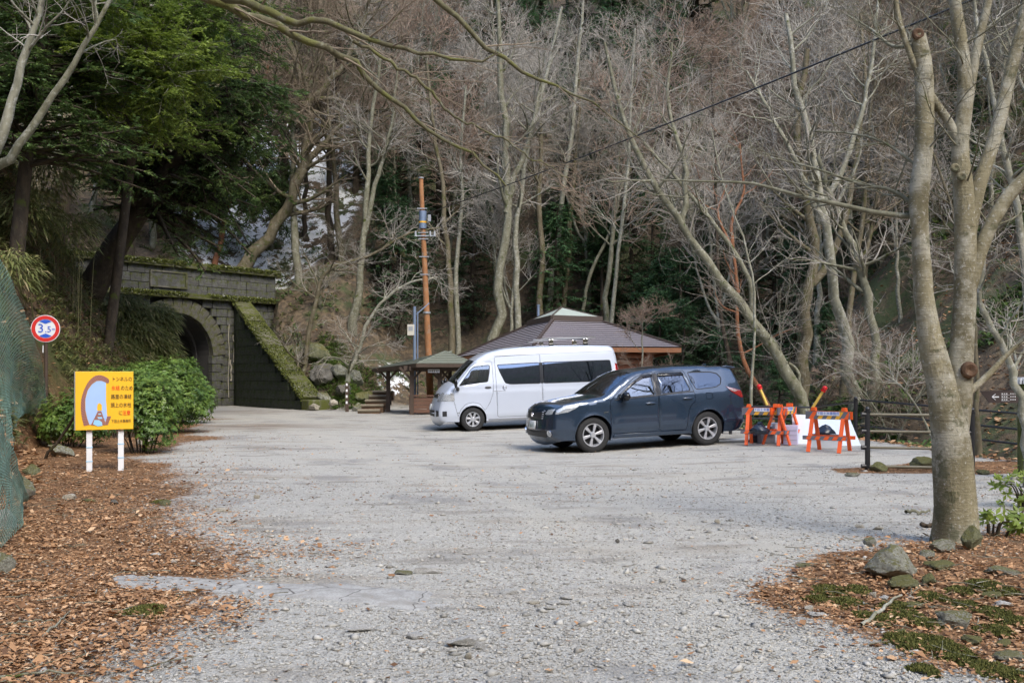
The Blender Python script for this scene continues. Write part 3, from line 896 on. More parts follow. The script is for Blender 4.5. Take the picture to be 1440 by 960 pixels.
T("bare_tree", "lichen-spotted trunk behind the big foreground tree, right side", "tree", [(1440, 600), (1425, 520), (1395, 460), (1378, 420), (1384, 360)], 13.6, 17, 28, matT='bark_pale', L1=1.6, n1=8, n4=3)
T("bare_tree", "pale mottled trunk in the upper right corner", "tree", [(1452, 640), (1448, 480), (1436, 330), (1412, 215), (1396, 130), (1378, 50), (1365, -40)], 16.5, 15, 29, matT='bark_pale', L1=2.2, n1=10, n4=3, t1lo=.5)
T("bare_tree", "upright mottled trunk between the foreground tree and the signpost", "tree", [(1375, 645), (1374, 560), (1372, 500), (1368, 420), (1340, 300), (1300, 180)], 17.5, 10, 30, matT='bark_moss', L1=2.0, n1=12, n4=3)
T("bare_shrub", "bare shrub with arching twigs beyond the railing", "shrub", [(1300, 590), (1270, 545), (1250, 530), (1210, 500)], 18.5, 4, 31, L1=1.6, n1=12, n4=2, matT='bark_pale')
T("bare_shrub", "small bare sapling in front of the hut's right corner", "shrub", [(903, 520), (903, 470), (905, 440)], 31.5, 4, 32, L1=1.5, n1=14, n4=3, t1lo=.2, matT='bark_pale', matC='twig_red')
M['pole_wood_cut'] = bark('cut_wood', (.12, .07, .042), (.07, .045, .03), (.25, .22, .17), .3)
# big foreground tree
def hero():
    D = 8.75
    rng = np.random.default_rng(50)
    base = PX(1352, 775, D); base[2] = H1(base[0], base[1])
    def pp(L, dd=0): return np.array(px_path(L, D + dd)) - base
    r = lambda w: np.array(w) * D / F / 2
    stems = [pp([(1346, 800), (1345, 755), (1343, 700), (1337, 620), (1324, 540), (1308, 470), (1297, 400), (1293, 300), (1298, 200), (1300, 120), (1293, 50)]),
             pp([(1346, 650), (1350, 570), (1353, 480), (1358, 390), (1356, 280), (1350, 210), (1358, 130), (1352, 60), (1342, 0), (1335, -60)]),
             pp([(1359, 380), (1365, 310), (1378, 255), (1400, 190), (1420, 110), (1438, 30), (1450, -40)]),
             pp([(1356, 440), (1366, 395), (1385, 335), (1415, 280), (1450, 240)]),
             pp([(1356, 190), (1364, 130), (1376, 60), (1390, 0), (1398, -50)]),
             pp([(1352, 215), (1338, 178), (1312, 140), (1285, 90), (1262, 20), (1258, -40)]),
             pp([(1364, 550), (1392, 525), (1425, 490), (1460, 470)])]
    rads = [r([66, 60, 56, 53, 39, 30, 27, 25, 26, 25, 20]), r([20, 32, 32, 30, 28, 23, 19, 17, 16, 15]), r([16, 21, 20, 19, 17, 15, 13]),
            r([15, 21, 20, 19, 17]), r([14, 13, 12, 11, 10]), r([14, 12, 12, 9, 7, 6]), r([10, 9, 6, 4])]
    o = empty("foreground_tree", base, 0, "large smooth-barked tree with forked trunk standing in leaf litter at right", "tree")
    tb = Bag()
    SP, SR = [], []
    for s, q in zip(stems, rads):
        p, rr = spline(s, 26, q); SP.append(p); SR.append(rr)
    SP = np.stack(SP); SR = np.stack(SR)
    V, Q = tubes(SP[:1], SR[:1], 20)
    # buttressed foot and knots
    k = V[:, 2]
    ang = np.arctan2(V[:, 1], V[:, 0])
    fl = np.clip(.28 - k, 0, .5)
    V[:, 0] *= 1 + fl * .25 * (1 + np.sin(ang * 5 + .6) * .8); V[:, 1] *= 1 + fl * .25 * (1 + np.sin(ang * 5 + .6) * .8)
    fl2 = np.clip(.10 - k, 0, .3); lob = np.clip(np.sin(ang * 4 + 1.1), 0, 1) + .6 * np.clip(np.sin(ang * 3 - .7), 0, 1)
    V[:, 0] *= 1 + fl2 * .9 * lob; V[:, 1] *= 1 + fl2 * .9 * lob
    nn = fbm(V[:, 0] * 6, V[:, 1] * 6, V[:, 2] * 3, 3, 8) * .022
    V[:, :2] *= (1 + nn[:, None] * 2.5)
    tb.add(V, Q)
    V, Q = tubes(SP[1:], SR[1:] , 14)
    V[:, :2] += (fbm(V[:, 0] * 6, V[:, 1] * 6, V[:, 2] * 3, 3, 8) * .008)[:, None]
    tb.add(V, Q)
    tm = tb.mesh("trunk", M['bark_hero'], True)
    link("trunk", tm, o)
    cb = Bag()
    A, AR = grow(SP, SR, 4, rng, .5, 1, 1.4, .3, 60, 12, .05, .12, 7, .3, .004, .2, rmax=.009)
    V, Q = tubes(A, AR, 5); cb.add(V, Q)
    B, BR = grow(A, AR, 6, rng, .2, 1, .8, .4, 45, 12, .05, .12, 5, .55, .003, .3)
    V, Q = tubes(B, BR, 4); cb.add(V, Q)
    C, CR = grow(B, BR, 4, rng, .2, 1, .4, .4, 45, 12, .05, .12, 4, .6, .002, .3)
    V, Q = tubes(C, CR, 3); cb.add(V, Q)
    link("crown", cb.mesh("crown", M['bark_grey'], True), o)
    # long limbs reaching left from the trunk
    lb = Bag()
    LP, LR = [], []
    for L_, w in [([(1302, 305), (1250, 297), (1190, 278), (1140, 262), (1085, 240), (1010, 232), (950, 225)], 9), ([(1300, 300), (1270, 262), (1235, 245), (1180, 215), (1120, 190)], 7),
                  ([(1298, 240), (1262, 190), (1230, 165), (1190, 150)], 5), ([(1300, 60), (1275, 50), (1262, 10), (1240, -30)], 7)]:
        p, rr = spline(pp(L_, 0) + np.linspace(0, 1, len(L_))[:, None] * np.array([0, .9, 0]), 12, np.linspace(w, 2.2, len(L_)) * D / F / 2)
        LP.append(p); LR.append(rr)
    LP = np.stack(LP); LR = np.stack(LR)
    V, Q = tubes(LP, LR, 7); lb.add(V, Q)
    A, AR = grow(LP, LR, 8, rng, .15, 1, .9, .3, 45, 12, .02, .12, 6, .5, .0035, .5)
    V, Q = tubes(A, AR, 4); lb.add(V, Q)
    B, BR = grow(A, AR, 6, rng, .15, 1, .4, .3, 42, 12, .02, .12, 4, .6, .002, .5)
    V, Q = tubes(B, BR, 3); lb.add(V, Q)
    link("limb", lb.mesh("limb", M['bark_grey'], True), o)
    for (x, y, w, dd) in [(1363, 520, 11, .11), (1291, 48, 8, .05), (1352, 248, 6, .10), (1343, 236, 6, .06)]:
        q = PX(x, y, D - dd) - base; rr = w * D / F
        kb = MB()
        prof = [(.2, -.75), (.9, -.5), (1.1, -.1), (1.0, .25), (.72, .42), (.5, .36), (.001, .1)]
        kb.lathe([(a * rr, b_ * rr * -1.0) for a, b_ in prof], 'y', 14)
        kb.build("knot", M['bark_hero'] if w < 8 else M['pole_wood_cut'], o, smooth=True, loc=tuple(q))
hero()

# overhanging mossy boughs from a tree on the left bank, its trunk outside the photo
def overhang():
    rng = np.random.default_rng(61)
    base = np.array([-5.6, 7.4, H1(-5.6, 7.4)])
    D = 9.0
    def pp(L_, dd=0): return np.array([PX(a, b, D + dd * i / len(L_)) for i, (a, b) in enumerate(L_)]) - base
    A0 = np.array([-5.2, 8.0, 5.6]) - base
    st = [np.array([[0, 0, -.3], [.1, .1, 1.6], [.3, .4, 3.0], list(A0), [A0[0] + .5, A0[1] + .4, A0[2] + 2]]),
          np.vstack([A0, pp([(150, -60), (230, -30), (295, -4), (350, 22), (390, 35), (440, 60), (480, 80), (506, 92), (525, 120), (565, 150), (600, 183), (650, 208), (690, 240), (712, 262)], 1.0)]),
          np.vstack([A0, pp([(200, -80), (290, -20), (330, 2), (362, 8), (388, 24), (412, 31), (450, 28), (480, 40), (510, 52), (560, 68), (590, 71), (640, 84), (680, 84), (700, 74)], -.3)]),
          np.vstack([pp([(496, 58), (540, 82), (600, 122), (640, 165), (700, 192), (752, 226), (800, 250)], .3)]),
          np.vstack([A0, pp([(250, -180), (420, -130), (540, -60), (608, -4), (650, 32), (694, 76), (740, 100), (770, 120), (830, 142), (900, 195)], .6)])]
    rd = [np.array([.24, .2, .17, .13, .05]), np.linspace(.055, .008, 15), np.linspace(.052, .008, 15), np.linspace(.017, .005, 7), np.linspace(.042, .006, 11)]
    SP, SR = [], []
    for s, q in zip(st, rd):
        p, r = spline(s, 40, q)
        p[2:-1] += rng.normal(size=(37, 3)) * .012
        SP.append(p); SR.append(r)
    SP = np.stack(SP); SR = np.stack(SR)
    o = empty("overhanging_tree", base, 0, "mossy boughs reaching over the yard from the upper left edge", "tree")
    b = Bag(); V, Q = tubes(SP, SR, 8); b.add(V, Q)
    link("trunk", b.mesh("trunk", M['bark_bough'], True), o)
    c = Bag()
    A, AR = grow(SP[1:], SR[1:], 18, rng, .2, 1, .9, .3, 42, 12, -.01, .10, 7, .45, .003, .4, rmax=.012)
    V, Q = tubes(A, AR, 5); c.add(V, Q)
    B, BR = grow(A, AR, 5, rng, .2, 1, .45, .3, 40, 12, 0, .1, 5, .5, .0022, .4)
    V, Q = tubes(B, BR, 3); c.add(V, Q)
    link("crown", c.mesh("crown", M['twig_tan'], True), o)
overhang()

# ------------------------------------------------------------------ evergreens on the left bank
def ever(label, pts, D, w, seed, mat='needle_dark', name="evergreen_tree", dD=0.0, group=None, **kw):
    rng = np.random.default_rng(seed)
    if D is None: D = min(hit(pts[0][0], pts[0][1]), 70)
    P = np.array(px_path(pts, D, dD))
    z = H1(P[0][0], P[0][1]); P[0][2] = z - .3
    base = np.array([P[0][0], P[0][1], z])
    tm, cm = conifer(rng, P - base, np.linspace(1, .2, len(P)) * w * D / F / 2, mat=mat, **kw)
    return tree_obj(name, base, tm, cm, label, "tree", group)
ever("dark evergreen leaning right across the tunnel's left side", [(122, 408), (160, 350), (200, 292), (238, 235), (290, 170), (340, 100)], None, 44, 71, nb=130, ns=24, nl=22, Lb=3.8, Ls=.8, leaf=.14, width=.05, t0=.36, taper=.4, droop=-.10)
ever("leaning evergreen whose drooping green boughs hang over the tunnel parapet", [(215, 330), (250, 275), (300, 245), (350, 240), (400, 262)], None, 20, 72, nb=110, ns=22, nl=20, Lb=2.8, Ls=.8, leaf=.15, width=.05, t0=.35, taper=.3, droop=-.08)
ever("tall dark evergreen at the upper left corner", [(20, 330), (40, 200), (60, 60), (70, -80)], 26, 24, 73, nb=120, ns=22, nl=20, Lb=3.6, Ls=.75, leaf=.13, width=.05, t0=.32, taper=.3, droop=-.08)
ever("olive green evergreen with loose foliage left of the overhanging boughs", [(150, 250), (200, 120), (235, 20), (250, -90)], 31, 16, 74, mat='needle_olive', nb=120, ns=22, nl=20, Lb=3.4, Ls=.8, leaf=.14, width=.05, t0=.45, taper=.3)
ever("maple-like tree with bright yellow-green leaves in the upper left", [(-70, 260), (0, 190), (90, 110), (180, 70), (260, 110)], 27, 14, 75, mat='needle_bright', nb=90, ns=20, nl=20, Lb=2.0, Ls=.6, leaf=.10, width=.055, t0=.5, taper=.1, bk='bark_grey')
ever("dark evergreen in the middle of the left hillside, above the tunnel", [(260, 330), (270, 220), (285, 110), (300, -20)], 52, 18, 76, nb=110, ns=20, nl=12, Lb=3.6, Ls=.9, leaf=.15, width=.055, t0=.15, taper=.4)
ever("evergreen behind the mossy tree on top of the tunnel", [(390, 330), (400, 220), (390, 110), (395, 0)], 58, 16, 77, mat='needle_olive', nb=100, ns=18, nl=12, Lb=4.0, Ls=.9, leaf=.16, width=.06, t0=.3, taper=.4)
ever("evergreen whose top leaves the photo left of the olive one", [(80, 300), (110, 150), (120, 20), (130, -120)], 38, 18, 78, nb=120, ns=20, nl=13, Lb=4.0, Ls=.9, leaf=.13, width=.045, t0=.45, taper=.3)
ever("broad dark evergreen behind the round height sign", [(-60, 420), (-40, 250), (-20, 100), (-10, -60)], 30, 20, 79, nb=110, ns=20, nl=18, Lb=4.0, Ls=.8, leaf=.14, width=.05, t0=.35, taper=.3)
ever("dark evergreen crown high behind the overhanging boughs", [(180, 260), (200, 130), (330, 60), (330, -60)], 46, 16, 80, mat='needle_dark', nb=120, ns=20, nl=12, Lb=4.2, Ls=.9, leaf=.15, width=.055, t0=.2, taper=.3)
# ------------------------------------------------------------------ stone tunnel portal
def masonry(name, lo, hi, moss, mossamt, stain=0.0):
    t = NT(name)
    f = t.noise(2.2, 7, .7); g = t.noise(16, 6, .75)
    r = t.n("ShaderNodeObjectInfo").outputs['Random']
    k = t.mix(t.mask(f, .3, .7), lo, hi)
    k = t.mix(t.math('MULTIPLY', r, .5), k, lo)
    k = t.mix(t.mask(g, .6, .72), k, (.30, .32, .30))
    k = t.mix(t.mask(t.noise(3, 5, .65), .62 - .3 * mossamt, .72 - .25 * mossamt), k, moss)
    t.col(k).set(Roughness=.9, Specular_IOR_Level=.2)
    t.bump(t.noise(14, 8, .7), .8, .04)
    return t.m
M['masonry'] = masonry("masonry", (.07, .068, .062), (.17, .17, .16), (.08, .088, .035), .45)
M['masonry_ring'] = masonry("masonry_ring", (.085, .08, .065), (.18, .17, .14), (.09, .092, .04), .6)
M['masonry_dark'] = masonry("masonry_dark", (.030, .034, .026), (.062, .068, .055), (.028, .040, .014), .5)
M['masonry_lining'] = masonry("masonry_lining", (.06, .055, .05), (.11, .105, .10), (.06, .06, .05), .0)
M['moss_cap'] = masonry("moss_cap", (.075, .07, .04), (.22, .215, .16), (.085, .095, .022), .8)
M['mortar'] = plain("mortar", (.055, .052, .048), .95)
def tw(s, n, z): return np.array([TC[0] + TU[0] * s + TN[0] * n, TC[1] + TU[1] * s + TN[1] * n, z])
TZ = math.atan2(TU[1], TU[0])

rngb = np.random.default_rng(5)
BV = []
def unit_block(k, round_=.04):
    """rough block of unit size, 50-odd triangles"""
    import bmesh
    bm = bmesh.new(); bmesh.ops.create_cube(bm, size=1.0)
    bmesh.ops.bevel(bm, geom=bm.edges[:], offset=round_, segments=1, affect='EDGES')
    g = np.random.default_rng(k)
    for v in bm.verts: v.co += Vector(g.normal(size=3) * .012)
    me = bpy.data.meshes.new("stone_block"); bm.to_mesh(me); bm.free()
    return me
UB = {}
def block(parent, kind, name, c, d, rz, rx=0.0, mat='masonry', ry=0.0):
    key = (kind % 4, mat)
    if key not in UB:
        m = unit_block(kind % 4); m.materials.append(M[mat]); UB[key] = m
    return link(name, UB[key], parent, tuple(c), (rx, ry, rz), tuple(d))

def portal():
    o = empty("tunnel", (TC[0], TC[1], 0), TZ, "old arched stone road tunnel mouth with mossy ledges", "tunnel")
    # local frame: +x along wall to the right, -y out of the wall toward the viewer
    R, SPZ, TOPZ = 1.9, 2.4, 5.0
    # core wall with the arch left open
    arch = [(R, 0.0)] + [(R * math.cos(a), SPZ + R * math.sin(a)) for a in np.linspace(0, math.pi, 25)] + [(-R, 0.0)]
    outer = [(5.7, -.3), (5.7, 6.45), (-5.4, 6.45), (-5.4, -.3)]
    mb = MB()
    ring = arch
    # front as fan of quads between arch and outer box
    def ray(p):
        a = math.atan2(p[1] - 1.5, p[0]); c, s = math.cos(a), math.sin(a)
        t = min([(5.7 / c) if c > 0 else 1e9, (-5.4 / c) if c < 0 else 1e9, ((6.45 - 1.5) / s) if s > 1e-6 else 1e9, ((-1.8) / s) if s < -1e-6 else 1e9])
        return (c * t, 1.5 + s * t)
    V = []; Fs = []
    for y in (0.05, 1.3):
        for p in ring: V.append((p[0], y, p[1]))
        for p in ring:
            q = ray(p); V.append((q[0], y, q[1]))
    n = len(ring)
    for i in range(n - 1):
        Fs.append((i, i + 1, n + i + 1, n + i))
        Fs.append((2 * n + i + 1, 2 * n + i, 3 * n + i, 3 * n + i + 1))
        Fs.append((i + 1, i, 2 * n + i, 2 * n + i + 1))
        Fs.append((n + i, n + i + 1, 3 * n + i + 1, 3 * n + i))
    mb.add(V, Fs)
    mb.box((0, .9, 6.2), (11.0, 1.2, .5)); mb.box((5.35, .7, 3), (.7, 1.2, 6.4)); mb.box((-4.9, .7, 3), (.9, 1.2, 6.4))
    mb.build("core_wall", M['mortar'], o)
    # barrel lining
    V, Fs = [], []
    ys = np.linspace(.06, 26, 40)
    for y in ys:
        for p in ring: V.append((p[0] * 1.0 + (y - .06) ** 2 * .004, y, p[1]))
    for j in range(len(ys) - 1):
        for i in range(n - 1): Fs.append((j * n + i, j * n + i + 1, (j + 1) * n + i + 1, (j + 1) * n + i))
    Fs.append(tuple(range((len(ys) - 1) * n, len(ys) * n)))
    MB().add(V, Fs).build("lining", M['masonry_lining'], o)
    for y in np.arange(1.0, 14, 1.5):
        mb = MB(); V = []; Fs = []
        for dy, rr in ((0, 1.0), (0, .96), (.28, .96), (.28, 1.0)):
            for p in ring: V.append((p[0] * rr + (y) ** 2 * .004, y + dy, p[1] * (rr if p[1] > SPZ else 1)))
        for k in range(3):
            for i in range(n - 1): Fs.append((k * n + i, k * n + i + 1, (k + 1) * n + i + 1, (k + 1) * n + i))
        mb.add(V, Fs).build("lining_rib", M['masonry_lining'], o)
    MB().box((1.1, 13, -.14), (3.9 + 2, 26.4, .30)).build("tunnel_floor", M['mortar'], o)
    # courses of blocks
    cz = np.linspace(0, TOPZ, 14)
    for i in range(13):
        z0, z1 = cz[i] + .012, cz[i + 1] - .012
        zz = min(max(z0 - SPZ, 0), 2.6)
        e = math.sqrt(max(0, 2.62 ** 2 - zz ** 2)) if z0 < SPZ + 2.6 else 0
        if z0 < SPZ: e = 2.42
        for sgn in (1, -1):
            s = e if e > 0 else 0
            lim = 5.72 if sgn > 0 else 5.4
            first = True
            while s < lim - .1:
                w = rngb.uniform(.45, .85)
                if first and i % 2: w *= .6
                first = False
                w = min(w, lim - s)
                if lim - s - w < .25: w = lim - s
                block(o, rngb.integers(0, 4), "stone_block", (sgn * (s + w / 2), -.02 + rngb.uniform(-.02, .015), (z0 + z1) / 2), (w - .025, .26, z1 - z0), 0)
                s += w
    # voussoirs, jambs
    nv = 15
    for i in range(nv):
        a = math.pi * (i + .5) / nv
        rm = (R + 2.6) / 2 + .0
        w = math.pi * rm / nv * .97
        block(o, i, "arch_stone", (rm * math.cos(a), -.075, SPZ + rm * math.sin(a)), (.70, .34, w), 0, 0, 'masonry_ring', -a)
    for sgn in (1, -1):
        z = 0
        for k in range(6):
            h = .4; w = [.5, .62][k % 2]
            block(o, k, "jamb_stone", (sgn * (R + w / 2 - .03), -.05, z + h / 2), (w, .32, h - .02), 0, 0, 'masonry')
            z += h
    # lower ledge and its moss
    s = -5.5
    while s < 5.85:
        w = min(rngb.uniform(.9, 1.3), 5.95 - s)
        block(o, rngb.integers(0, 4), "ledge_stone", (s + w / 2, -.14, 5.10), (w - .02, .55, .22), 0, 0, 'moss_cap')
        s += w
    for i in range(3):
        z0 = 5.22 + i * .39; s = -5.4
        while s < 5.7:
            w = min(rngb.uniform(.5, .9), 5.74 - s)
            if 5.74 - s - w < .25: w = 5.74 - s
            mid = s + w / 2
            if not (i in (0, 1) and -1.2 < mid < .35 and False):
                block(o, rngb.integers(0, 4), "stone_block", (mid, -.0 + rngb.uniform(-.02, .02), z0 + .195), (w - .02, .26, .375), 0)
            s += w
    s = -5.5
    while s < 5.85:
        w = min(rngb.uniform(.9, 1.4), 5.95 - s)
        block(o, rngb.integers(0, 4), "coping_stone", (s + w / 2, .12, 6.50), (w - .02, .85, .26), 0, 0, 'moss_cap')
        s += w
    MB().box((-.45, -.16, 5.80), (1.75, .06, .62)).build("name_plaque", M['masonry'], o, bevel=.01)
    fr = MB()
    for a, b, c_, d_ in ((-.45, 6.14, 1.9, .08), (-.45, 5.46, 1.9, .08)): fr.box((a, -.17, b), (c_, .12, d_))
    fr.box((-1.37, -.17, 5.8), (.08, .12, .6)); fr.box((.47, -.17, 5.8), (.08, .12, .6))
    fr.build("plaque_frame", M['masonry_ring'], o)
    # white lime streaks running from the joints
    for (x, z0, z1, w) in [(2.85, 3.9, .4, .05), (3.15, 3.4, 2.1, .06), (3.6, 3.5, 2.5, .05), (3.9, 3.5, 3.2, .04), (3.0, 2.2, 1.2, .10), (4.3, 4.8, 4.4, .03)]:
        pts = spline([[x + rngb.normal() * .03, -.175, z0 + (z1 - z0) * k / 6] for k in range(7)], 14)
        V, Q = tubes(pts[None], (w * (.6 + .5 * rngb.random(14)))[None] * .55, 5)
        V[:, 1] = -.155 - (V[:, 1] < -.175) * .02
        me = mesh_np("lime_streak", V, [Q], [M['rock_pale']], True)
        link("lime_streak", me, o)
    return o
portal()

def wing():
    A = np.array([-13.45, 48.0]); B = np.array([-8.75, 41.95])
    L = np.linalg.norm(B - A); rz = math.atan2(B[1] - A[1], B[0] - A[0])
    o = empty("wing_wall", (A[0], A[1], 0), rz, "sloping dark wing wall with a thick moss-covered coping beside the tunnel", "wall")
    zt = lambda x: 4.95 + (.35 - 4.95) * x / L
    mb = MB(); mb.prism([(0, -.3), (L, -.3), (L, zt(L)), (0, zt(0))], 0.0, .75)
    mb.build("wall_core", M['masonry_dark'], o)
    for i in range(12):
        z0 = i * .4
        x = (i % 2) * -.3
        while x < L:
            w = .75
            x1 = min(x + w, L, (4.95 - (z0 + .4)) / (4.95 - .35) * L)
            x0 = max(x, .55 + .02)
            if x1 - x0 > .15:
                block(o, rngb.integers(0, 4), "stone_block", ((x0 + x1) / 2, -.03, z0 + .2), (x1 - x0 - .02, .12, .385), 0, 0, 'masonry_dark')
            x += w
    ang = math.atan2(4.95 - .35, L); n = 12; LL = math.hypot(L, 4.6)
    for i in range(n):
        t = (i + .5) / n
        block(o, i, "coping_stone", (L * t, .36, zt(L * t) + .10), (LL / n - .02, .86, .20 + .03 * (i % 3)), .02 * ((i * 7) % 3 - 1), .03 * ((i * 5) % 3 - 1), 'moss_cap', ang)
    mb = MB(); mb.box((L + .35, .35, .15), (.7, 1.0, .6)); mb.build("end_stone", M['moss_cap'], o, bevel=.06)
wing()

# ------------------------------------------------------------------ hut with hipped roof
M['roof_metal'] = plain("roof_metal", (.29, .262, .275), .45, .0, .10, 3)
M['roof_lap'] = plain('roof_lap', (.045, .038, .042), .7)
M['roof_edge'] = plain("roof_edge", (.30, .13, .06), .6)
M['copper'] = plain("copper", (.22, .30, .24), .6, 0, .15, 4)
M['log_red'] = plain("log_red", (.30, .115, .055), .65, 0, .25, 5)
M['glass_pale'] = plain("glass_pale", (.42, .47, .41), .35, 0, .12, 3)
M['dark_trim'] = plain("dark_trim", (.075, .055, .045), .5)
def lerp(a, b, t): return np.array(a) * (1 - t) + np.array(b) * t
def hut():
    o = empty("hut", (3.2, 38, H1(3.2, 38)), 0, "low red-brown log hut with hipped dark metal roof and glazed top behind the white van", "hut")
    b0 = np.array([3.2, 38, 0])
    FL = PX(750, 488, 34); FR = PX(957, 489, 34.6); BR = PX(905, 500, 42.5); BL = PX(643, 503, 41)
    cFL = PX(778, 451, 36.6); cFR = PX(843, 453, 36.8); cBR = PX(828, 456, 39); cBL = PX(746, 458, 39)
    ap = PX(790, 433, 37.8)
    for v in (FL, FR, BR, BL, cFL, cFR, cBR, cBL, ap): v -= b0
    faces = [(BL, FL, cFL, cBL), (FL, FR, cFR, cFL), (FR, BR, cBR, cFR), (BR, BL, cBL, cBR)]
    for (a, b, c, d) in faces:
        V, Fs, RV = [], [], []
        n = 13
        nm = np.cross(b - a, d - a); nm /= np.linalg.norm(nm)
        for k in range(n):
            t0, t1 = k / n, (k + 1) / n
            p0, p1 = lerp(a, d, t0), lerp(b, c, t0)
            q0, q1 = lerp(a, d, t1), lerp(b, c, t1)
            base = len(V)
            V += [p0 + nm * .035, p1 + nm * .035, q1 + nm * .005, q0 + nm * .005]
            Fs += [(base, base + 1, base + 2, base + 3)]
            RV += [p0 + nm * .034, p1 + nm * .034, p1 - nm * .005, p0 - nm * .005]
        sp_ = MB().add(V, Fs).build("roof_slope", M['roof_metal'], o)
        lp = MB().add(RV, [(4 * k + 3, 4 * k + 2, 4 * k + 1, 4 * k) for k in range(n)]).build("roof_lap", M['roof_lap'], sp_); lp['kind'] = 'stuff'
        mb = MB(); mb.beam(a + nm * .05, d + nm * .05, .10, .08); mb.build("hip_ridge", M['dark_trim'], o)
        mb = MB(); dz = np.array([0, 0, -.10]); mb.beam(a + dz, b + dz, .06, .16); mb.build("eave_board", M['roof_edge'], o)
    mb = MB(); mb.add([FL + [0, 0, -.06], FR + [0, 0, -.06], BR + [0, 0, -.06], BL + [0, 0, -.06]], [(0, 1, 2, 3)]); mb.build("soffit", M['roof_edge'], o)
    # glazed lantern
    up = np.array([0, 0, .14])
    mb = MB()
    cs = [cFL, cFR, cBR, cBL]
    ce = np.mean(cs, 0)
    out = [ce + (c - ce) * 1.06 for c in cs]
    for i in range(4):
        a, b = out[i], out[(i + 1) % 4]
        MB().beam(a + up * .6, b + up * .6, .12, .2).build("lantern_kerb", M['dark_trim'], o)
    for i in range(4):
        a, b = out[i] + up * 1.2, out[(i + 1) % 4] + up * 1.2
        MB().add([a, b, ap], [(0, 1, 2)]).build("lantern_pane", M['glass_pale'], o)
        MB().beam(a, ap + [0, 0, .02], .05, .05).build("lantern_bar", M['dark_trim'], o)
    # walls of stacked logs
    zg = H1(3.2, 38)
    w = [FL + [.55, .7, 0], FR + [-1.0, .7, 0], BR + [-.9, -.8, 0], BL + [1.3, -.6, 0]]
    for i in range(4):
        a, b = w[i].copy(), w[(i + 1) % 4].copy()
        zt = 2.25; n = 11; r = (zt - zg) / n / 2
        for k in range(n):
            z = zg + r + k * 2 * r
            A = np.array([a[0], a[1], z]); B = np.array([b[0], b[1], z])
            MB().cyl(A, B, r * 1.03, n=8).build("log", M['log_red'], o, smooth=True)
        MB().box((a[0], a[1], (zg + zt) / 2), (.22, .22, zt - zg)).build("corner_post", M['log_red'], o)
    return o
hut()
def vent():
    p = PX(757, 452, 40.5)
    o = empty("vent_pipe", (p[0], p[1], H1(p[0], p[1])), 0, "grey-blue metal vent pipe sticking up behind the hut roof", "pipe")
    z0 = -p[2] * 0; h = PX(757, 430, 40.5)[2] - o.location.z
    MB().cyl((0, 0, 0), (0, 0, h), .055).build("pipe", M['pole_blue'], o, smooth=True)
    MB().cyl((0, 0, h), (0, 0, h + .05), .07).build("pipe_cap", M['pole_blue'], o, smooth=True)
M['pole_blue'] = plain("pole_blue", (.20, .26, .36), .4, .3)
vent()

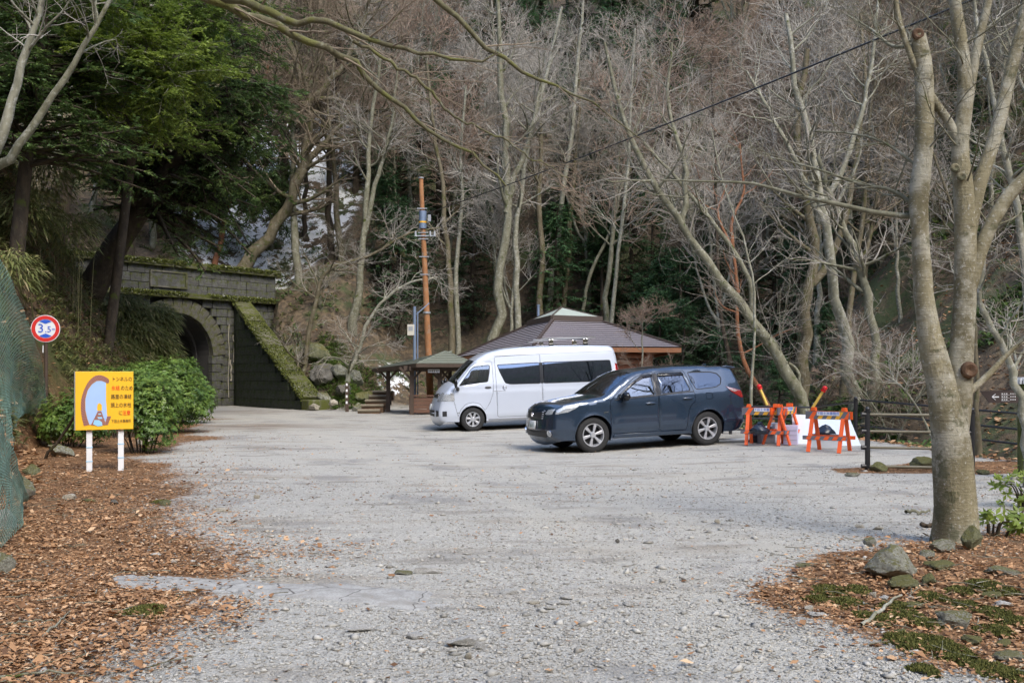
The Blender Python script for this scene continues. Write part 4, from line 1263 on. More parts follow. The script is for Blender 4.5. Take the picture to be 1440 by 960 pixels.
M['roof_green'] = plain("roof_green", (.20, .215, .17), .6, 0, .12, 2)
M['wood_dark'] = plain("wood_dark", (.065, .042, .028), .7, 0, .3, 8)
M['wood_brown'] = plain("wood_brown", (.13, .065, .04), .7, 0, .25, 6)
def shelter():
    base = PX(612, 583, 38); zg = H1(base[0], base[1])
    o = empty("shelter", (base[0], base[1], zg), 0, "small open wooden rest shelter with greenish sloping roof left of the van", "shelter")
    b0 = np.array([base[0], base[1], zg])
    FL = PX(586, 511, 36.3) - b0; FR = PX(668, 511, 36.5) - b0; BL = PX(524, 518.5, 40.2) - b0; BR = PX(640, 517, 40.5) - b0
    a1 = PX(626, 494, 37.6) - b0; a2 = PX(634, 494, 38.6) - b0
    for q in [(FL, FR, a1, a1), (BL, FL, a1, a2), (FR, BR, a2, a1), (BR, BL, a2, a2)]:
        q = [np.array(v) for v in q]
        nm = np.cross(q[1] - q[0], q[3] - q[0] if np.linalg.norm(q[3] - q[0]) > 0 else q[2] - q[0]); nm /= np.linalg.norm(nm)
        V, Fs = [], []
        n = 7
        for k in range(n):
            p0, p1 = lerp(q[0], q[3], k / n), lerp(q[1], q[2], k / n); r0, r1 = lerp(q[0], q[3], (k + 1) / n), lerp(q[1], q[2], (k + 1) / n)
            b = len(V); V += [p0 + nm * .03, p1 + nm * .03, r1, r0, p0 - nm * .02, p1 - nm * .02]
            Fs += [(b, b + 1, b + 2, b + 3), (b + 4, b + 5, b + 1, b)]
        MB().add(V, Fs).build("roof_slope", M['roof_green'], o)
        MB().beam(q[0] + [0, 0, -.07], q[1] + [0, 0, -.07], .06, .13).build("eave_board", M['wood_dark'], o)
        MB().beam(q[0], q[3], .08, .05).build("hip_ridge", M['roof_green'], o)
    MB().add([FL + [0, 0, -.12], FR + [0, 0, -.12], BR + [0, 0, -.12], BL + [0, 0, -.12]], [(0, 1, 2, 3)]).build("soffit", M['wood_dark'], o)
    zt = FL[2] - .12
    posts = [lerp(lerp(FL, FR, s), lerp(BL, BR, s), t) for s, t in ((.06, .18), (.50, .18), (.92, .18), (.12, .85), (.9, .85))]
    for p in posts:
        MB().beam((p[0], p[1], -.1), (p[0], p[1], zt), .15).build("post", M['wood_dark'], o)
        for dx in (-.45, .45):
            MB().beam((p[0], p[1], zt - .5), (p[0] + dx, p[1], zt - .02), .08).build("brace", M['wood_dark'], o)
    p, q = posts[0], posts[2]
    MB().beam((p[0] - .3, p[1], zt - .05), (q[0] + .3, q[1], zt - .05), .12, .18).build("beam", M['wood_dark'], o)
    p2, q2 = posts[3], posts[4]
    MB().beam((p[0], p[1] - .3, zt - .06), (p2[0], p2[1] + .3, zt - .06), .12, .16).build("beam", M['wood_dark'], o)
    MB().beam((p2[0] - .3, p2[1], zt - .05), (q2[0] + .3, q2[1], zt - .05), .12, .18).build("beam", M['wood_dark'], o)
    for k in range(4):
        z = .12 + k * .15
        MB().box(((p[0] + .42), p[1] + .02, z + .02), (1.05, .05, .14)).build("low_wall_board", M['wood_brown'], o)
    MB().box((p[0] + .42, p[1] - .0, .71), (1.1, .12, .05)).build("low_wall_rail", M['wood_brown'], o)
    MB().box((p[0] + .85, p[1] + .8, .45), (1.4, .4, .06)).build("bench_seat", M['wood_brown'], o)
    s = PX(610, 521.5, 36.6) - b0
    sg = MB().box(s, (.42, .02, .12)).build("name_board", M['white_paint'], o)
    for k in range(6):
        q = s + [-.17 + k * .065, -.013, 0]
        MB().box(q, (.035, .004, .07)).build("lettering", M['black_paint'], sg)
M['white_paint'] = plain("white_paint", (.74, .75, .76), .5, 0, .04)
M['black_paint'] = plain("black_paint", (.02, .02, .022), .35, 0, .2)
shelter()

# log steps, marker post
def steps():
    p = PX(518, 583, 38.5)
    o = empty("log_steps", (p[0], p[1], H1(p[0], p[1])), 0, "flight of log-edged earth steps climbing between the rocky bank and the shelter", "steps")
    for k in range(5):
        z = .02 + k * .17; y = k * .6
        MB().cyl((-.42 + .06 * k, y, z + .1), (.44 + .06 * k, y + .05, z + .1), .06, n=8).build("log_edge", M['bark_grey_w'], o, smooth=True)
        MB().box((0 + .06 * k, y + .34, z - .08), (.84, .62, .36)).build("earth_tread", M['earth'], o)
M['bark_grey_w'] = plain("weathered_log", (.20, .17, .12), .8, 0, .3, 8)
M['earth'] = plain("earth", (.16, .10, .06), .95, 0, .4, 7)
steps()
def marker():
    p = PX(488, 579, 40.2); z = H1(p[0], p[1])
    o = empty("marker_post", (p[0], p[1], z), 0, "slim black post with white markings at the foot of the rocky bank", "post")
    MB().box((0, 0, .58), (.13, .13, 1.2)).build("post", M['wood_dark'], o, bevel=.01)
    for k in range(4):
        MB().box((0, -.068, 1.10 - k * .24), (.07, .006, .10)).build("white_mark", M['white_paint'], o)
marker()

# utility pole, wires
M['pole_orange'] = bark("pole_wood", (.40, .19, .085), (.27, .13, .06), (.28, .25, .20), .5, scale=.7)
M['wire'] = plain("wire", (.012, .012, .014), .4)
def utility():
    b = PX(606, 560, 40); b[2] = H1(b[0], b[1]); t = PX(592, 251, 39.5)
    o = empty("utility_pole", b, 0, "leaning orange-brown wooden utility pole behind the rest shelter", "pole")
    top = t - b
    n = 12; P = np.linspace(0, 1, n)[:, None] * top[None] + np.array([0, 0, 0]); P[0][2] -= .3
    V, Q = tubes(P[None], np.linspace(.145, .085, n)[None], 14)
    link("shaft", mesh_np("shaft", V, [Q], [M['pole_orange']], True), o)
    f = lambda z: top * (z / top[2])
    MB().cyl(top, top + [0, 0, .04], .115).build("top_cap", M['metal_grey'], o, smooth=True)
    q = f(PX(597, 311, 39.5)[2] - b[2])
    MB().cyl(q - [0, 0, .28], q + [0, 0, .42], .15, n=16).build("sleeve", M['pole_blue'], o, smooth=True)
    MB().cyl(q - [0, 0, .06], q + [0, 0, .0], .157, n=16).build("yellow_band", M['sign_yellow'], o, smooth=True)
    MB().box(q + [.27, -.1, .12], (.12, .12, .26)).build("bracket_box", M['metal_grey'], o)
    for dz in (-.45, -.7, -1.4, -2.1, .5):
        r = f(q[2] + dz)
        MB().beam(r + [-.2, -.1, 0], r + [.2, -.1, 0], .035).build("step_bar", M['metal_grey'], o)
    for dx in (-.3, .28, .45):
        r = f(q[2] - .55)
        MB().cyl(r + [dx, -.12, -.05], r + [dx, -.12, .16], .05, .03, n=8).build("insulator", M['metal_grey'], o, smooth=True)
    r = f(q[2] - .58); MB().beam(r + [-.35, -.12, 0], r + [.5, -.12, 0], .05).build("cross_arm", M['metal_grey'], o)
    r0 = f(PX(600, 440, 40)[2] - b[2])
    MB().cyl(r0 - [0, 0, .04], r0 + [0, 0, .04], .155, n=14).build("clamp_band", M['metal_grey'], o)
    # cable toward the near right
    w0 = PX(600, 300, 39.4); w1 = PX(1330, -8, 15.0); w2 = w1 + (w1 - w0) * .55
    pts = []
    for k in range(30):
        u = k / 29; p = w0 * (1 - u) + w2 * u; p = p + np.array([0, 0, -1.1 * u * (1 - u) * 2.0 * .5]); pts.append(p)
    pts = np.array(pts)
    V, Q = tubes(pts[None], np.full((1, 30), .016), 6)
    tag(link("power_cable", mesh_np("power_cable", V, [Q], [M['wire']], True)), "black cable running from the wooden pole to the top right of the photo", "cable")
    w3 = PX(350, 250, 60)
    pts = np.array([w0 * (1 - u) + PX(1500, 120, 12) * u - np.array([0, 0, 1.6 * u * (1 - u)]) for u in np.linspace(0, 1, 24)])
M['metal_grey'] = plain("metal_grey", (.36, .38, .40), .45, .4)
def enamel(name, c, rough=.4): return plain(name, c, rough, 0, .05, 6)
M['sign_yellow'] = enamel("sign_yellow", (.86, .47, .022))
utility()
def meter():
    b = PX(583, 575, 38.5); b[2] = H1(b[0], b[1]); h = PX(583, 431, 38.5)[2] - b[2]
    o = empty("service_pole", b, 0, "thin blue-grey metal pole with a beige meter box left of the wooden pole", "pole")
    MB().cyl((0, 0, -.1), (0, 0, h), .06).build("shaft", M['pole_blue'], o, smooth=True)
    MB().cyl((.12, 0, 0), (.12, 0, h - .2), .025).build("conduit", M['pole_blue'], o, smooth=True)
    z = PX(583, 464, 38.5)[2] - b[2]
    MB().box((-.13, -.1, z), (.26, .2, .42)).build("meter_box", M['beige'], o, bevel=.01)
    MB().box((-.13, -.205, z + .05), (.16, .01, .16)).build("meter_window", M['metal_grey'], o)
    MB().beam((0, 0, h - .35), (.55, .2, h + .15), .04).build("stay_bar", M['pole_blue'], o)
M['beige'] = enamel("beige", (.55, .52, .44))
meter()

# ------------------------------------------------------------------ signs on the left
def text(name, s, mat, parent, loc, size, rot=(math.pi / 2, 0, 0), ax='CENTER', sx=1.0):
    c = bpy.data.curves.new(name, 'FONT'); c.body = s; c.size = size; c.align_x = ax; c.align_y = 'CENTER'
    c.extrude = .0008; c.resolution_u = 3; c.materials.append(mat)
    tmp = bpy.data.objects.new(name, c); COL.objects.link(tmp)
    bpy.context.view_layer.update()
    me = bpy.data.meshes.new_from_object(tmp); bpy.data.objects.remove(tmp)
    if not me.materials: me.materials.append(mat)
    o = bpy.data.objects.new(name, me); COL.objects.link(o); o.parent = parent; o.location = loc; o.rotation_euler = rot
    o.scale = (sx, 1, 1)
    return o
M['sign_red'] = enamel("sign_red", (.62, .03, .025)); M['sign_blue'] = enamel("sign_blue", (.03, .11, .55)); M['brick_paint'] = enamel("brick_paint", (.30, .135, .11))
M['pale_blue'] = enamel("pale_blue", (.36, .52, .82)); M['sky_blue'] = enamel("sky_blue", (.30, .58, .80)); M['text_red'] = enamel("text_red", (.80, .045, .02)); M['ink'] = enamel("ink", (.05, .035, .025))
def disc(r0, r1, n=48, y0=0.0, y1=.004):
    mb = MB(); prof = [(r0, y0), (r1, y0), (r1, -y1), (r0, -y1), (r0, y0)] if r0 > 0 else [(1e-4, y0), (r1, y0), (r1, -y1), (1e-4, -y1)]
    return mb.lathe(prof, 'y', n)
def height_sign():
    D = 22.0; b = PX(64, 612, D); b[2] = H1(b[0], b[1])
    o = empty("height_limit_sign", b, math.radians(14), "round red-rimmed height limit sign on a dark pole on the left bank", "sign")
    c = PX(67, 462, D) - b; zc = c[2]
    MB().cyl((0, .05, -.3), (0, .05, zc + .05), .038).build("pole", M['wood_dark'], o, smooth=True)
    f = MB().cyl((0, .008, zc), (0, 0, zc), .30, n=48).build("sign_face", M['white_paint'], o, smooth=True)
    loc = lambda m, nm, mt: m.build(nm, mt, f, loc=(0, 0, zc))
    loc(disc(.21, .286, y0=-.001, y1=.006), "red_ring", M['sign_red'])
    def wedge(s):
        P = [(.20 * math.cos(a), s * .20 * math.sin(a)) for a in np.linspace(math.radians(52), math.radians(128), 9)]
        P = P + [(0, s * .105)]
        if s < 0: P = P[::-1]
        return MB().add([(x, -.006, z) for x, z in P], [tuple(range(len(P)))[::-1]])
    loc(wedge(1), "blue_wedge", M['sign_blue']); loc(wedge(-1), "blue_wedge", M['sign_blue'])
    text("lettering", "3", M['sign_blue'], f, (-.095, -.008, zc + .0), .27)
    text("lettering", ".5", M['sign_blue'], f, (.055, -.008, zc - .02), .19)
    text("lettering", "m", M['sign_blue'], f, (.165, -.008, zc - .01), .09)
    MB().box((.0, .08, zc + .02), (.3, .02, .03)).build("clamp", M['metal_grey'], o)
    MB().box((-.05, -.0, zc - .45), (.02, .01, .16)).build("ribbon", M['white_paint'], o)
height_sign()
def ice_sign():
    D = 15.6; a = PX(118, 663, D); c2 = PX(152, 657, D + .35)
    z = H1(a[0], a[1]); rz = math.radians(30)
    # board: left edge nearer
    b = np.array([PX(147, 600, D + .2)[0], D + .2, z])
    o = empty("ice_warning_sign", b, rz, "square yellow warning board about tunnel ice on two white posts", "sign")
    W, Hh = .86, .92; zc = PX(147, 563, D + .2)[2] - z
    for x in (-.22, .25):
        MB().box((x, .05, (zc - .3) / 2), (.085, .04, zc + .3)).build("post", M['white_paint'], o)
    for x, zz in ((-.22, .38), (-.22, .16), (.25, .42), (.25, .2)):
        MB().box((x, .03, zz), (.10, .01, .012)).build("tie_wire", M['sky_blue'], o)
    bd = MB().box((0, 0, zc), (W, .05, Hh)).build("board", M['sign_yellow'], o, bevel=.004)
    MB().box((-W / 2 - .006, .01, zc), (.012, .055, Hh)).build("board_edge", M['metal_grey'], o)
    y = -.029
    def poly(P, mat, name, yy):
        P = [(p[0], yy, p[1]) for p in P]
        ob = MB().add(P, [tuple(range(len(P)))]).build(name, mat, bd)
        if ob.data.polygons[0].normal.y > 0: ob.data.flip_normals()
        return ob
    # drawing, coordinates measured on the board: u 0..1 right, v 0..1 down
    U = lambda u, v: ((u - .5) * W, zc + (.5 - v) * Hh)
    outer = [(.14, .93), (.10, .75), (.09, .55), (.12, .38), (.20, .2), (.30, .09), (.40, .055), (.50, .08), (.58, .14), (.56, .21)]
    inner = [(.52, .19), (.44, .16), (.36, .165), (.28, .22), (.21, .32), (.17, .47), (.17, .66), (.20, .80), (.24, .91)]
    water = [(.52, .19), (.44, .16), (.36, .165), (.28, .22), (.21, .32), (.17, .47), (.17, .66), (.20, .80), (.24, .91), (.27, .90), (.38, .68), (.44, .68), (.52, .90), (.54, .78), (.52, .5)]
    poly([U(*p) for p in water], M['pale_blue'], "painted_arch", y)
    # ring of painted bricks
    full_o = outer; full_i = inner[::-1]
    op = spline([list(p) + [0] for p in outer], 27)[:, :2]; ip = spline([list(p) + [0] for p in full_i], 27)[:, :2]
    for k in range(26):
        q = [op[k], op[k + 1], ip[k + 1], ip[k]]
        ctr = np.mean(q, 0); q = [ctr + (np.array(p) - ctr) * .93 for p in q]
        poly([U(*p) for p in q], M['brick_paint'], "painted_brick", y - .001)
    for k in range(4):
        v0 = .77 + k * .038
        poly([U(.54 - .012 * k, v0), U(.61 - .015 * k, v0), U(.60 - .015 * k, v0 + .033), U(.53 - .012 * k, v0 + .033)], M['brick_paint'], "painted_brick", y - .001)
    poly([U(.38, .68), U(.44, .68), U(.52, .92), U(.26, .92)], M['brick_paint'], "painted_road", y - .002)
    poly([U(.37, .67), U(.37, .58), U(.39, .545), U(.42, .545), U(.45, .58), U(.45, .67)], M['sign_yellow'], "painted_light", y - .002)
    poly([U(.32, .83), U(.40, .83), U(.45, .87), U(.46, .93), U(.38, .94), U(.30, .90)], M['sky_blue'], "painted_puddle", y - .003)
    poly([U(.37, .78), U(.45, .78), U(.46, .81), U(.39, .81)], M['sky_blue'], "painted_puddle", y - .003)
    poly([U(.39, .72), U(.43, .72), U(.44, .74), U(.39, .74)], M['sky_blue'], "painted_puddle", y - .003)
    R = (math.pi / 2, 0, 0)
    def line(v, parts, size):
        # parts: (text, colour, u)
        for s, m, u in parts:
            px, pz = U(u, v)
            text("lettering", s, m, bd, (px, y - .004, pz), size, R, 'LEFT', .76)
    r_, k_ = M['text_red'], M['ink']
    line(.135, [("トンネルの", k_, .615)], .082)
    line(.29, [("氷結", r_, .615), ("のため", k_, .775)], .082)
    line(.44, [("路面の凍結", k_, .605)], .082)
    line(.585, [("頭上の氷柱", k_, .60)], .082)
    line(.72, [("に", k_, .735), ("注意", r_, .805)], .082)
    line(.86, [("下田土木事務所", k_, .61)], .056)
ice_sign()

# ------------------------------------------------------------------ railing, barricades, litter of things behind the car
def rail_post(parent, x, y, z, h=.93):
    MB().cyl((x, y, z - .25), (x, y, z + h), .042).build("post", M['black_paint'], parent, smooth=True)
    MB().cyl((x, y, z + h), (x, y, z + h + .02), .052).build("post_collar", M['black_paint'], parent)
    MB().sphere((x, y, z + h + .045), .04).build("post_cap", M['black_paint'], parent, smooth=True)
M['rail_worn'] = plain("rail_worn", (.17, .15, .10), .6, 0, .3, 4)
def railings():
    A = PX(1220, 661, 16.0); B = PX(1367, 664, 15.6); 
    zA, zB = H1(A[0], A[1]), H1(B[0], B[1])
    o = empty("railing", (A[0], A[1], zA), 0, "near black pipe railing with round-capped posts, partly hidden by the big tree", "railing")
    rel = lambda p: np.array(p) - np.array([A[0], A[1], zA])
    rail_post(o, 0, 0, 0); q = rel([B[0], B[1], zA]); rail_post(o, q[0], q[1], 0)
    for h in (.89, .62, .36, .06):
        MB().cyl((0.0, 0, h), (q[0], q[1], h), .021 if h > .1 else .026, n=10).build("rail", M['rail_worn'] if h < .9 else M['black_paint'], o, smooth=True)
        for x, y in ((0, 0), (q[0], q[1])):
            MB().cyl((x - .10, y, h), (x - .03, y, h), .035, n=10).build("rail_sleeve", M['black_paint'], o, smooth=True)
    # far run behind the barricades
    P = [PX(1203, 640, 17.3), PX(1187, 625, 19.5) * 0 + PX(1130, 617, 23.2), PX(1035, 612, 23.6), PX(940, 610, 24.0), PX(860, 610, 24.2)]
    P = [np.array([7.25, 21.0, 0]), np.array([6.95, 23.0, 0]), np.array([5.2, 23.7, 0]), np.array([3.7, 24.2, 0])]
    z0 = H1(7.3, 21.1) - .06
    o2 = empty("railing", (P[0][0], P[0][1], z0), 0, "far black pipe railing running behind the orange barricades", "railing")
    for i, p in enumerate(P):
        z = -.0 - .18 * (i > 0) + (.0)
        p[2] = z
        rail_post(o2, p[0] - P[0][0], p[1] - P[0][1], z + .0)
    for i in range(len(P) - 1):
        a, b = P[i], P[i + 1]
        for h in (.90, .62, .35):
            MB().cyl((a[0] - P[0][0], a[1] - P[0][1], a[2] + h), (b[0] - P[0][0], b[1] - P[0][1], b[2] + h), .021, n=8).build("rail", M['black_paint'], o2, smooth=True)
    # run going right from the first post, seen between the near rails
    C = np.array([9.3, 17.0, 0])
    o3 = empty("railing", (P[0][0] + .12, P[0][1] + .05, z0), 0, "middle pipe railing slanting down behind the near one", "railing")
    e = C - P[0] - [.12, .05, 0]
    for h in (.94, .66, .40):
        MB().cyl((0, 0, h), (e[0], e[1], h - .18), .02, n=8).build("rail", M['black_paint'], o3, smooth=True)
    rail_post(o3, e[0], e[1], -.16)
railings()

M['safety_orange'] = plain("safety_orange", (.80, .115, .02), .5, 0, .12, 5)
M['bar_grey'] = plain("bar_grey", (.13, .13, .15), .5); M['bar_yellow'] = enamel("bar_yellow", (.75, .38, .04))
M['cone_yellow'] = plain("light_yellow", (.75, .52, .10), .5)
def red_lens():
    t = NT("red_lens"); t.col((.75, .02, .02)).set(Roughness=.15, Transmission_Weight=.2); return t.m
M['lens_red'] = red_lens()
def barricade(loc, rz, label, L=1.05, light=None, tilt=0.0):
    o = empty("barricade", loc, rz, label, "barricade", "orange folding barricades")
    o.rotation_euler = (0, tilt, rz)
    H_ = .80
    for sx in (-L / 2 + .13, L / 2 - .13):
        for sy in (-1, 1):
            MB().beam((sx, sy * .30, 0), (sx, sy * .03, H_), .07, .035, up=(0, 1, 0)).build("leg", M['safety_orange'], o)
        MB().prism([(sx - .045, H_ - .02), (sx + .045, H_ - .02), (sx + .03, H_ + .05), (sx - .03, H_ + .05)], -.06, .06).build("leg_cap", M['safety_orange'], o)
    def board(z, h, y, n, name, stripes):
        # slanted stripes, each its own piece
        ob = MB().box((0, y, z), (L, .03, h)).build(name, M['bar_grey'], o)
        for k in range(n):
            u = -L / 2 + L * (k + .35) / n
            sl = h * .6
            P = [(u, z - h / 2 + .004), (u + L / n * .5, z - h / 2 + .004), (u + L / n * .5 + sl, z + h / 2 - .004), (u + sl, z + h / 2 - .004)]
            P = [(max(-L / 2, min(L / 2, p[0])), p[1]) for p in P]
            mt = M['bar_yellow'] if (name == "top_board" and 0 < k < n - 1) else M['safety_orange']
            m = MB().prism(P, y - .018, y - .0155); m.build("stripe", mt, ob)
            if name == "top_board" and 0 < k < n - 1 and False: pass
        return ob
    t = board(.70, .15, -.085, 5, "top_board", 0)
    MB().box((0.02, -.107, .735), (.44, .004, .075)).build("name_plate", M['white_paint'], t)
    text("lettering", "下田土木事務所", M['sign_blue'], t, (.02, -.111, .735), .064)
    MB().box((0, .075, .70), (L, .03, .15)).build("back_board", M['safety_orange'], o)
    board(.27, .075, -.235, 5, "lower_board", 0)
    MB().box((0, .225, .27), (L, .03, .07)).build("back_board", M['safety_orange'], o)
    if light is not None:
        x, lx = light
        a = Vector((x, 0, .83)); b = a + Vector((lx, .02, .33))
        w = empty("warning_light", (0, 0, 0)); w.parent = None
        Mx = Matrix.Translation(loc) @ Matrix.Rotation(rz, 4, 'Z')
        w.location = Mx @ a; w.rotation_euler = (0, 0, rz)
        tag(w, "yellow stick lamp with red lens on " + label, "warning light", "stick lamps on the barricades")
        b = b - a; a = Vector((0, 0, 0))
        MB().cyl(a, b, .029, .026, n=12).build("stem", M['cone_yellow'], w, smooth=True)
        d = (b - a).normalized()
        MB().cyl(b, b + d * .03, .05, n=14).build("collar", M['lens_red'], w, smooth=True)
        MB().sphere(b + d * .07, .052).build("lens", M['lens_red'], w, smooth=True)
    return o
bz = lambda x, y: H1(x, y)
barricade((6.13, 19.25, bz(6.13, 19.25)), math.radians(-38), L=.86, label= "the orange barricade in front of the white board", light=(-.33, .2))
barricade((5.33, 21.0, bz(5.33, 21)), math.radians(-24), "the left orange barricade nearest the dark car", L=.92, light=(.05, -.14))
barricade((5.72, 21.0, bz(5.72, 21.0)), math.radians(50), "the middle orange barricade standing crosswise", L=.9)

def clutter():
    # white board leaning back against the railing
    a, b = PX(1112, 583, 21.0), PX(1190, 586, 20.3)
    A0, B0 = PX(1128, 628, 20.5) , PX(1213, 633, 19.7)
    tl, tr, br, bl = PX(1113, 582, 22.0), PX(1196, 585, 21.3), PX(1213, 632, 19.9), PX(1130, 626, 20.6)
    tl, tr, br, bl = PX(1113, 582, 21.4), PX(1194, 586, 20.6), PX(1213, 632, 20.1), PX(1117, 624, 20.9)
    c = bl.copy(); n = np.cross(br - bl, tl - bl); n /= np.linalg.norm(n)
    V = [bl - c, br - c, tr - c, tl - c] + [p - c + n * -.02 for p in (bl, br, tr, tl)]
    mb = MB().add(V, [(0, 1, 2, 3), (7, 6, 5, 4), (0, 4, 5, 1), (1, 5, 6, 2), (2, 6, 7, 3), (3, 7, 4, 0)])
    o = mb.build("white_board", M['board_white'], None); o.location = c
    tag(o, "large plain white board propped up behind the right barricade", "board")
    # grey printed sign lying low against the white board
    p = PX(1158, 617, 19.95)
    o = empty("notice_panel", (p[0], p[1], bz(p[0], p[1])), math.radians(-30), "grey notice panel lying on a white frame under the right barricade", "sign")
    MB().box((0, 0, .14), (.62, .03, .28)).build("frame", M['board_white'], o)
    MB().box((0, -.02, .22), (.60, .01, .12)).build("grey_band", M['bar_grey2'], o)
    MB().box((-.22, -.027, .23), (.10, .006, .06)).build("yellow_mark", M['bar_yellow'], o)
    for k in range(5): MB().box((-.05 + k * .07, -.027, .23), (.04, .004, .03)).build("lettering", M['white_paint'], o)
    # bags
    def bag(p, r, label, seed, rz=0.0, knot=True):
        import bmesh
        bm = bmesh.new(); bmesh.ops.create_icosphere(bm, subdivisions=4, radius=1)
        V = np.array([v.co for v in bm.verts])
        n = fbm(V[:, 0] * 1.6 + seed, V[:, 1] * 1.6, V[:, 2] * 1.6, 4, seed) * .16
        ridg = -np.abs(vnoise(V[:, 0] * 4 + seed, V[:, 1] * 4, V[:, 2] * 2, seed)) * .10
        V = V * (1 + n + ridg)[:, None]
        V[:, 2] = np.where(V[:, 2] < -.45, -.45 + (V[:, 2] + .45) * .15, V[:, 2])
        t = np.clip(V[:, 2], 0, 1)
        V[:, 0] *= 1 - .35 * t; V[:, 1] *= 1 - .35 * t
        for v, q in zip(bm.verts, V * np.array(r)): v.co = q
        me = bpy.data.meshes.new("bag_body"); bm.to_mesh(me); bm.free(); me.materials.append(M['bag'])
        me.polygons.foreach_set("use_smooth", np.ones(len(me.polygons), bool))
        o = empty("plastic_bag", (p[0], p[1], p[2]), rz, label, "bag")
        link("bag_body", me, o, (0, 0, r[2] * .5))
        if knot:
            mb = MB()
            for k in range(5):
                a = k * 1.3 + seed
                mb.cyl((0, 0, r[2] * 1.15), (math.cos(a) * r[0] * .28, math.sin(a) * r[0] * .28, r[2] * (1.45 + .12 * (k % 2))), .02, .035, n=6)
            kb = mb.build("knot", M['bag'], o, smooth=True); kb['kind'] = 'stuff'
        return o
    q = PX(1068, 606, 20.75); bag((q[0], q[1], q[2] - .06), (.20, .17, .15), "dark blue-black plastic bag with tied top resting on the left barricade's lower bar", 3)
    q = PX(1161, 612, 20.0); bag((q[0], q[1], q[2] - .03), (.20, .15, .17), "smooth black bag in front of the white board", 8, knot=False)
    MB  # boxes
    def carton(p, d, rz, label, mt, n=2):
        o = empty("carton", (p[0], p[1], bz(p[0], p[1])), rz, label, "box")
        MB().box((0, 0, d[2] / 2), d).build("box_body", mt, o, bevel=.008)
        for k in range(n): MB().box((0, -d[1] / 2 - .003, d[2] * (k + 1) / (n + 1)), (d[0] * .98, .004, .008)).build("band", M['bar_grey2'], o)
        MB().box((0, 0, d[2] + .003), (d[0] * .15, d[1] * .98, .005)).build("tape", M['beige'], o)
    q = PX(1112, 625, 20.8); carton(q, (.28, .30, .40), math.radians(-20), "pale lilac stack of boxes between the barricades", M['lilac'], 3)
    q = PX(1098, 622, 21.3); carton((q[0] - .05, q[1] + .1), (.24, .3, .42), math.radians(10), "white carton behind the middle barricade", M['board_white'], 1)
    q = PX(1080, 621, 21.2); carton((q[0], q[1] + .15), (.30, .25, .27), math.radians(10), "grey cardboard box on the ground between the left barricades", M['card'], 1)
    q = PX(1072, 620, 21.4)
    bag((q[0] - .02, q[1] + .2, bz(q[0], q[1]) + .02), (.22, .18, .16), "black bag on the ground behind the left barricade", 12)
    q = PX(1092, 600, 21.5)
    o = empty("folded_sheet", (q[0], q[1], q[2] - .03), math.radians(-10), "crumpled white sheet lying over the boxes", "sheet")
    g = np.random.default_rng(4); n = 9
    X, Y = np.meshgrid(np.linspace(-.3, .3, n), np.linspace(-.18, .18, n)); Z = .05 * fbm(X * 8, Y * 8, oct=2, seed=2) + .02
    idx = np.arange(n * n).reshape(n, n); Q = np.stack([idx[:-1, :-1], idx[:-1, 1:], idx[1:, 1:], idx[1:, :-1]], -1).reshape(-1, 4)
    link("sheet", mesh_np("sheet", np.stack([X.ravel(), Y.ravel(), Z.ravel()], 1), [Q], [M['board_white']], True), o)
    # pipe on the ground at the rear of the car
    a = PX(1010, 611, 21.6); a[2] = bz(a[0], a[1]) + .05; b = PX(1042, 609, 21.9); b[2] = bz(b[0], b[1]) + .05
    o = MB().cyl((0, 0, 0), b - a + [.9, .1, 0], .04, n=10).build("pipe_length", M['metal_grey'], None, smooth=True); o.location = a
    tag(o, "grey pipe lying on the gravel behind the dark car", "pipe")
M['board_white'] = plain("board_white", (.78, .84, .88), .45, 0, .03, 3); M['bar_grey2'] = plain("band_grey", (.25, .26, .28), .5)
M['lilac'] = plain("lilac", (.52, .48, .62), .6, 0, .08); M['card'] = plain("card", (.24, .23, .24), .7)
M['bag'] = plain("bag_plastic", (.010, .016, .028), .28, 0, .3, 4, .6)
clutter()

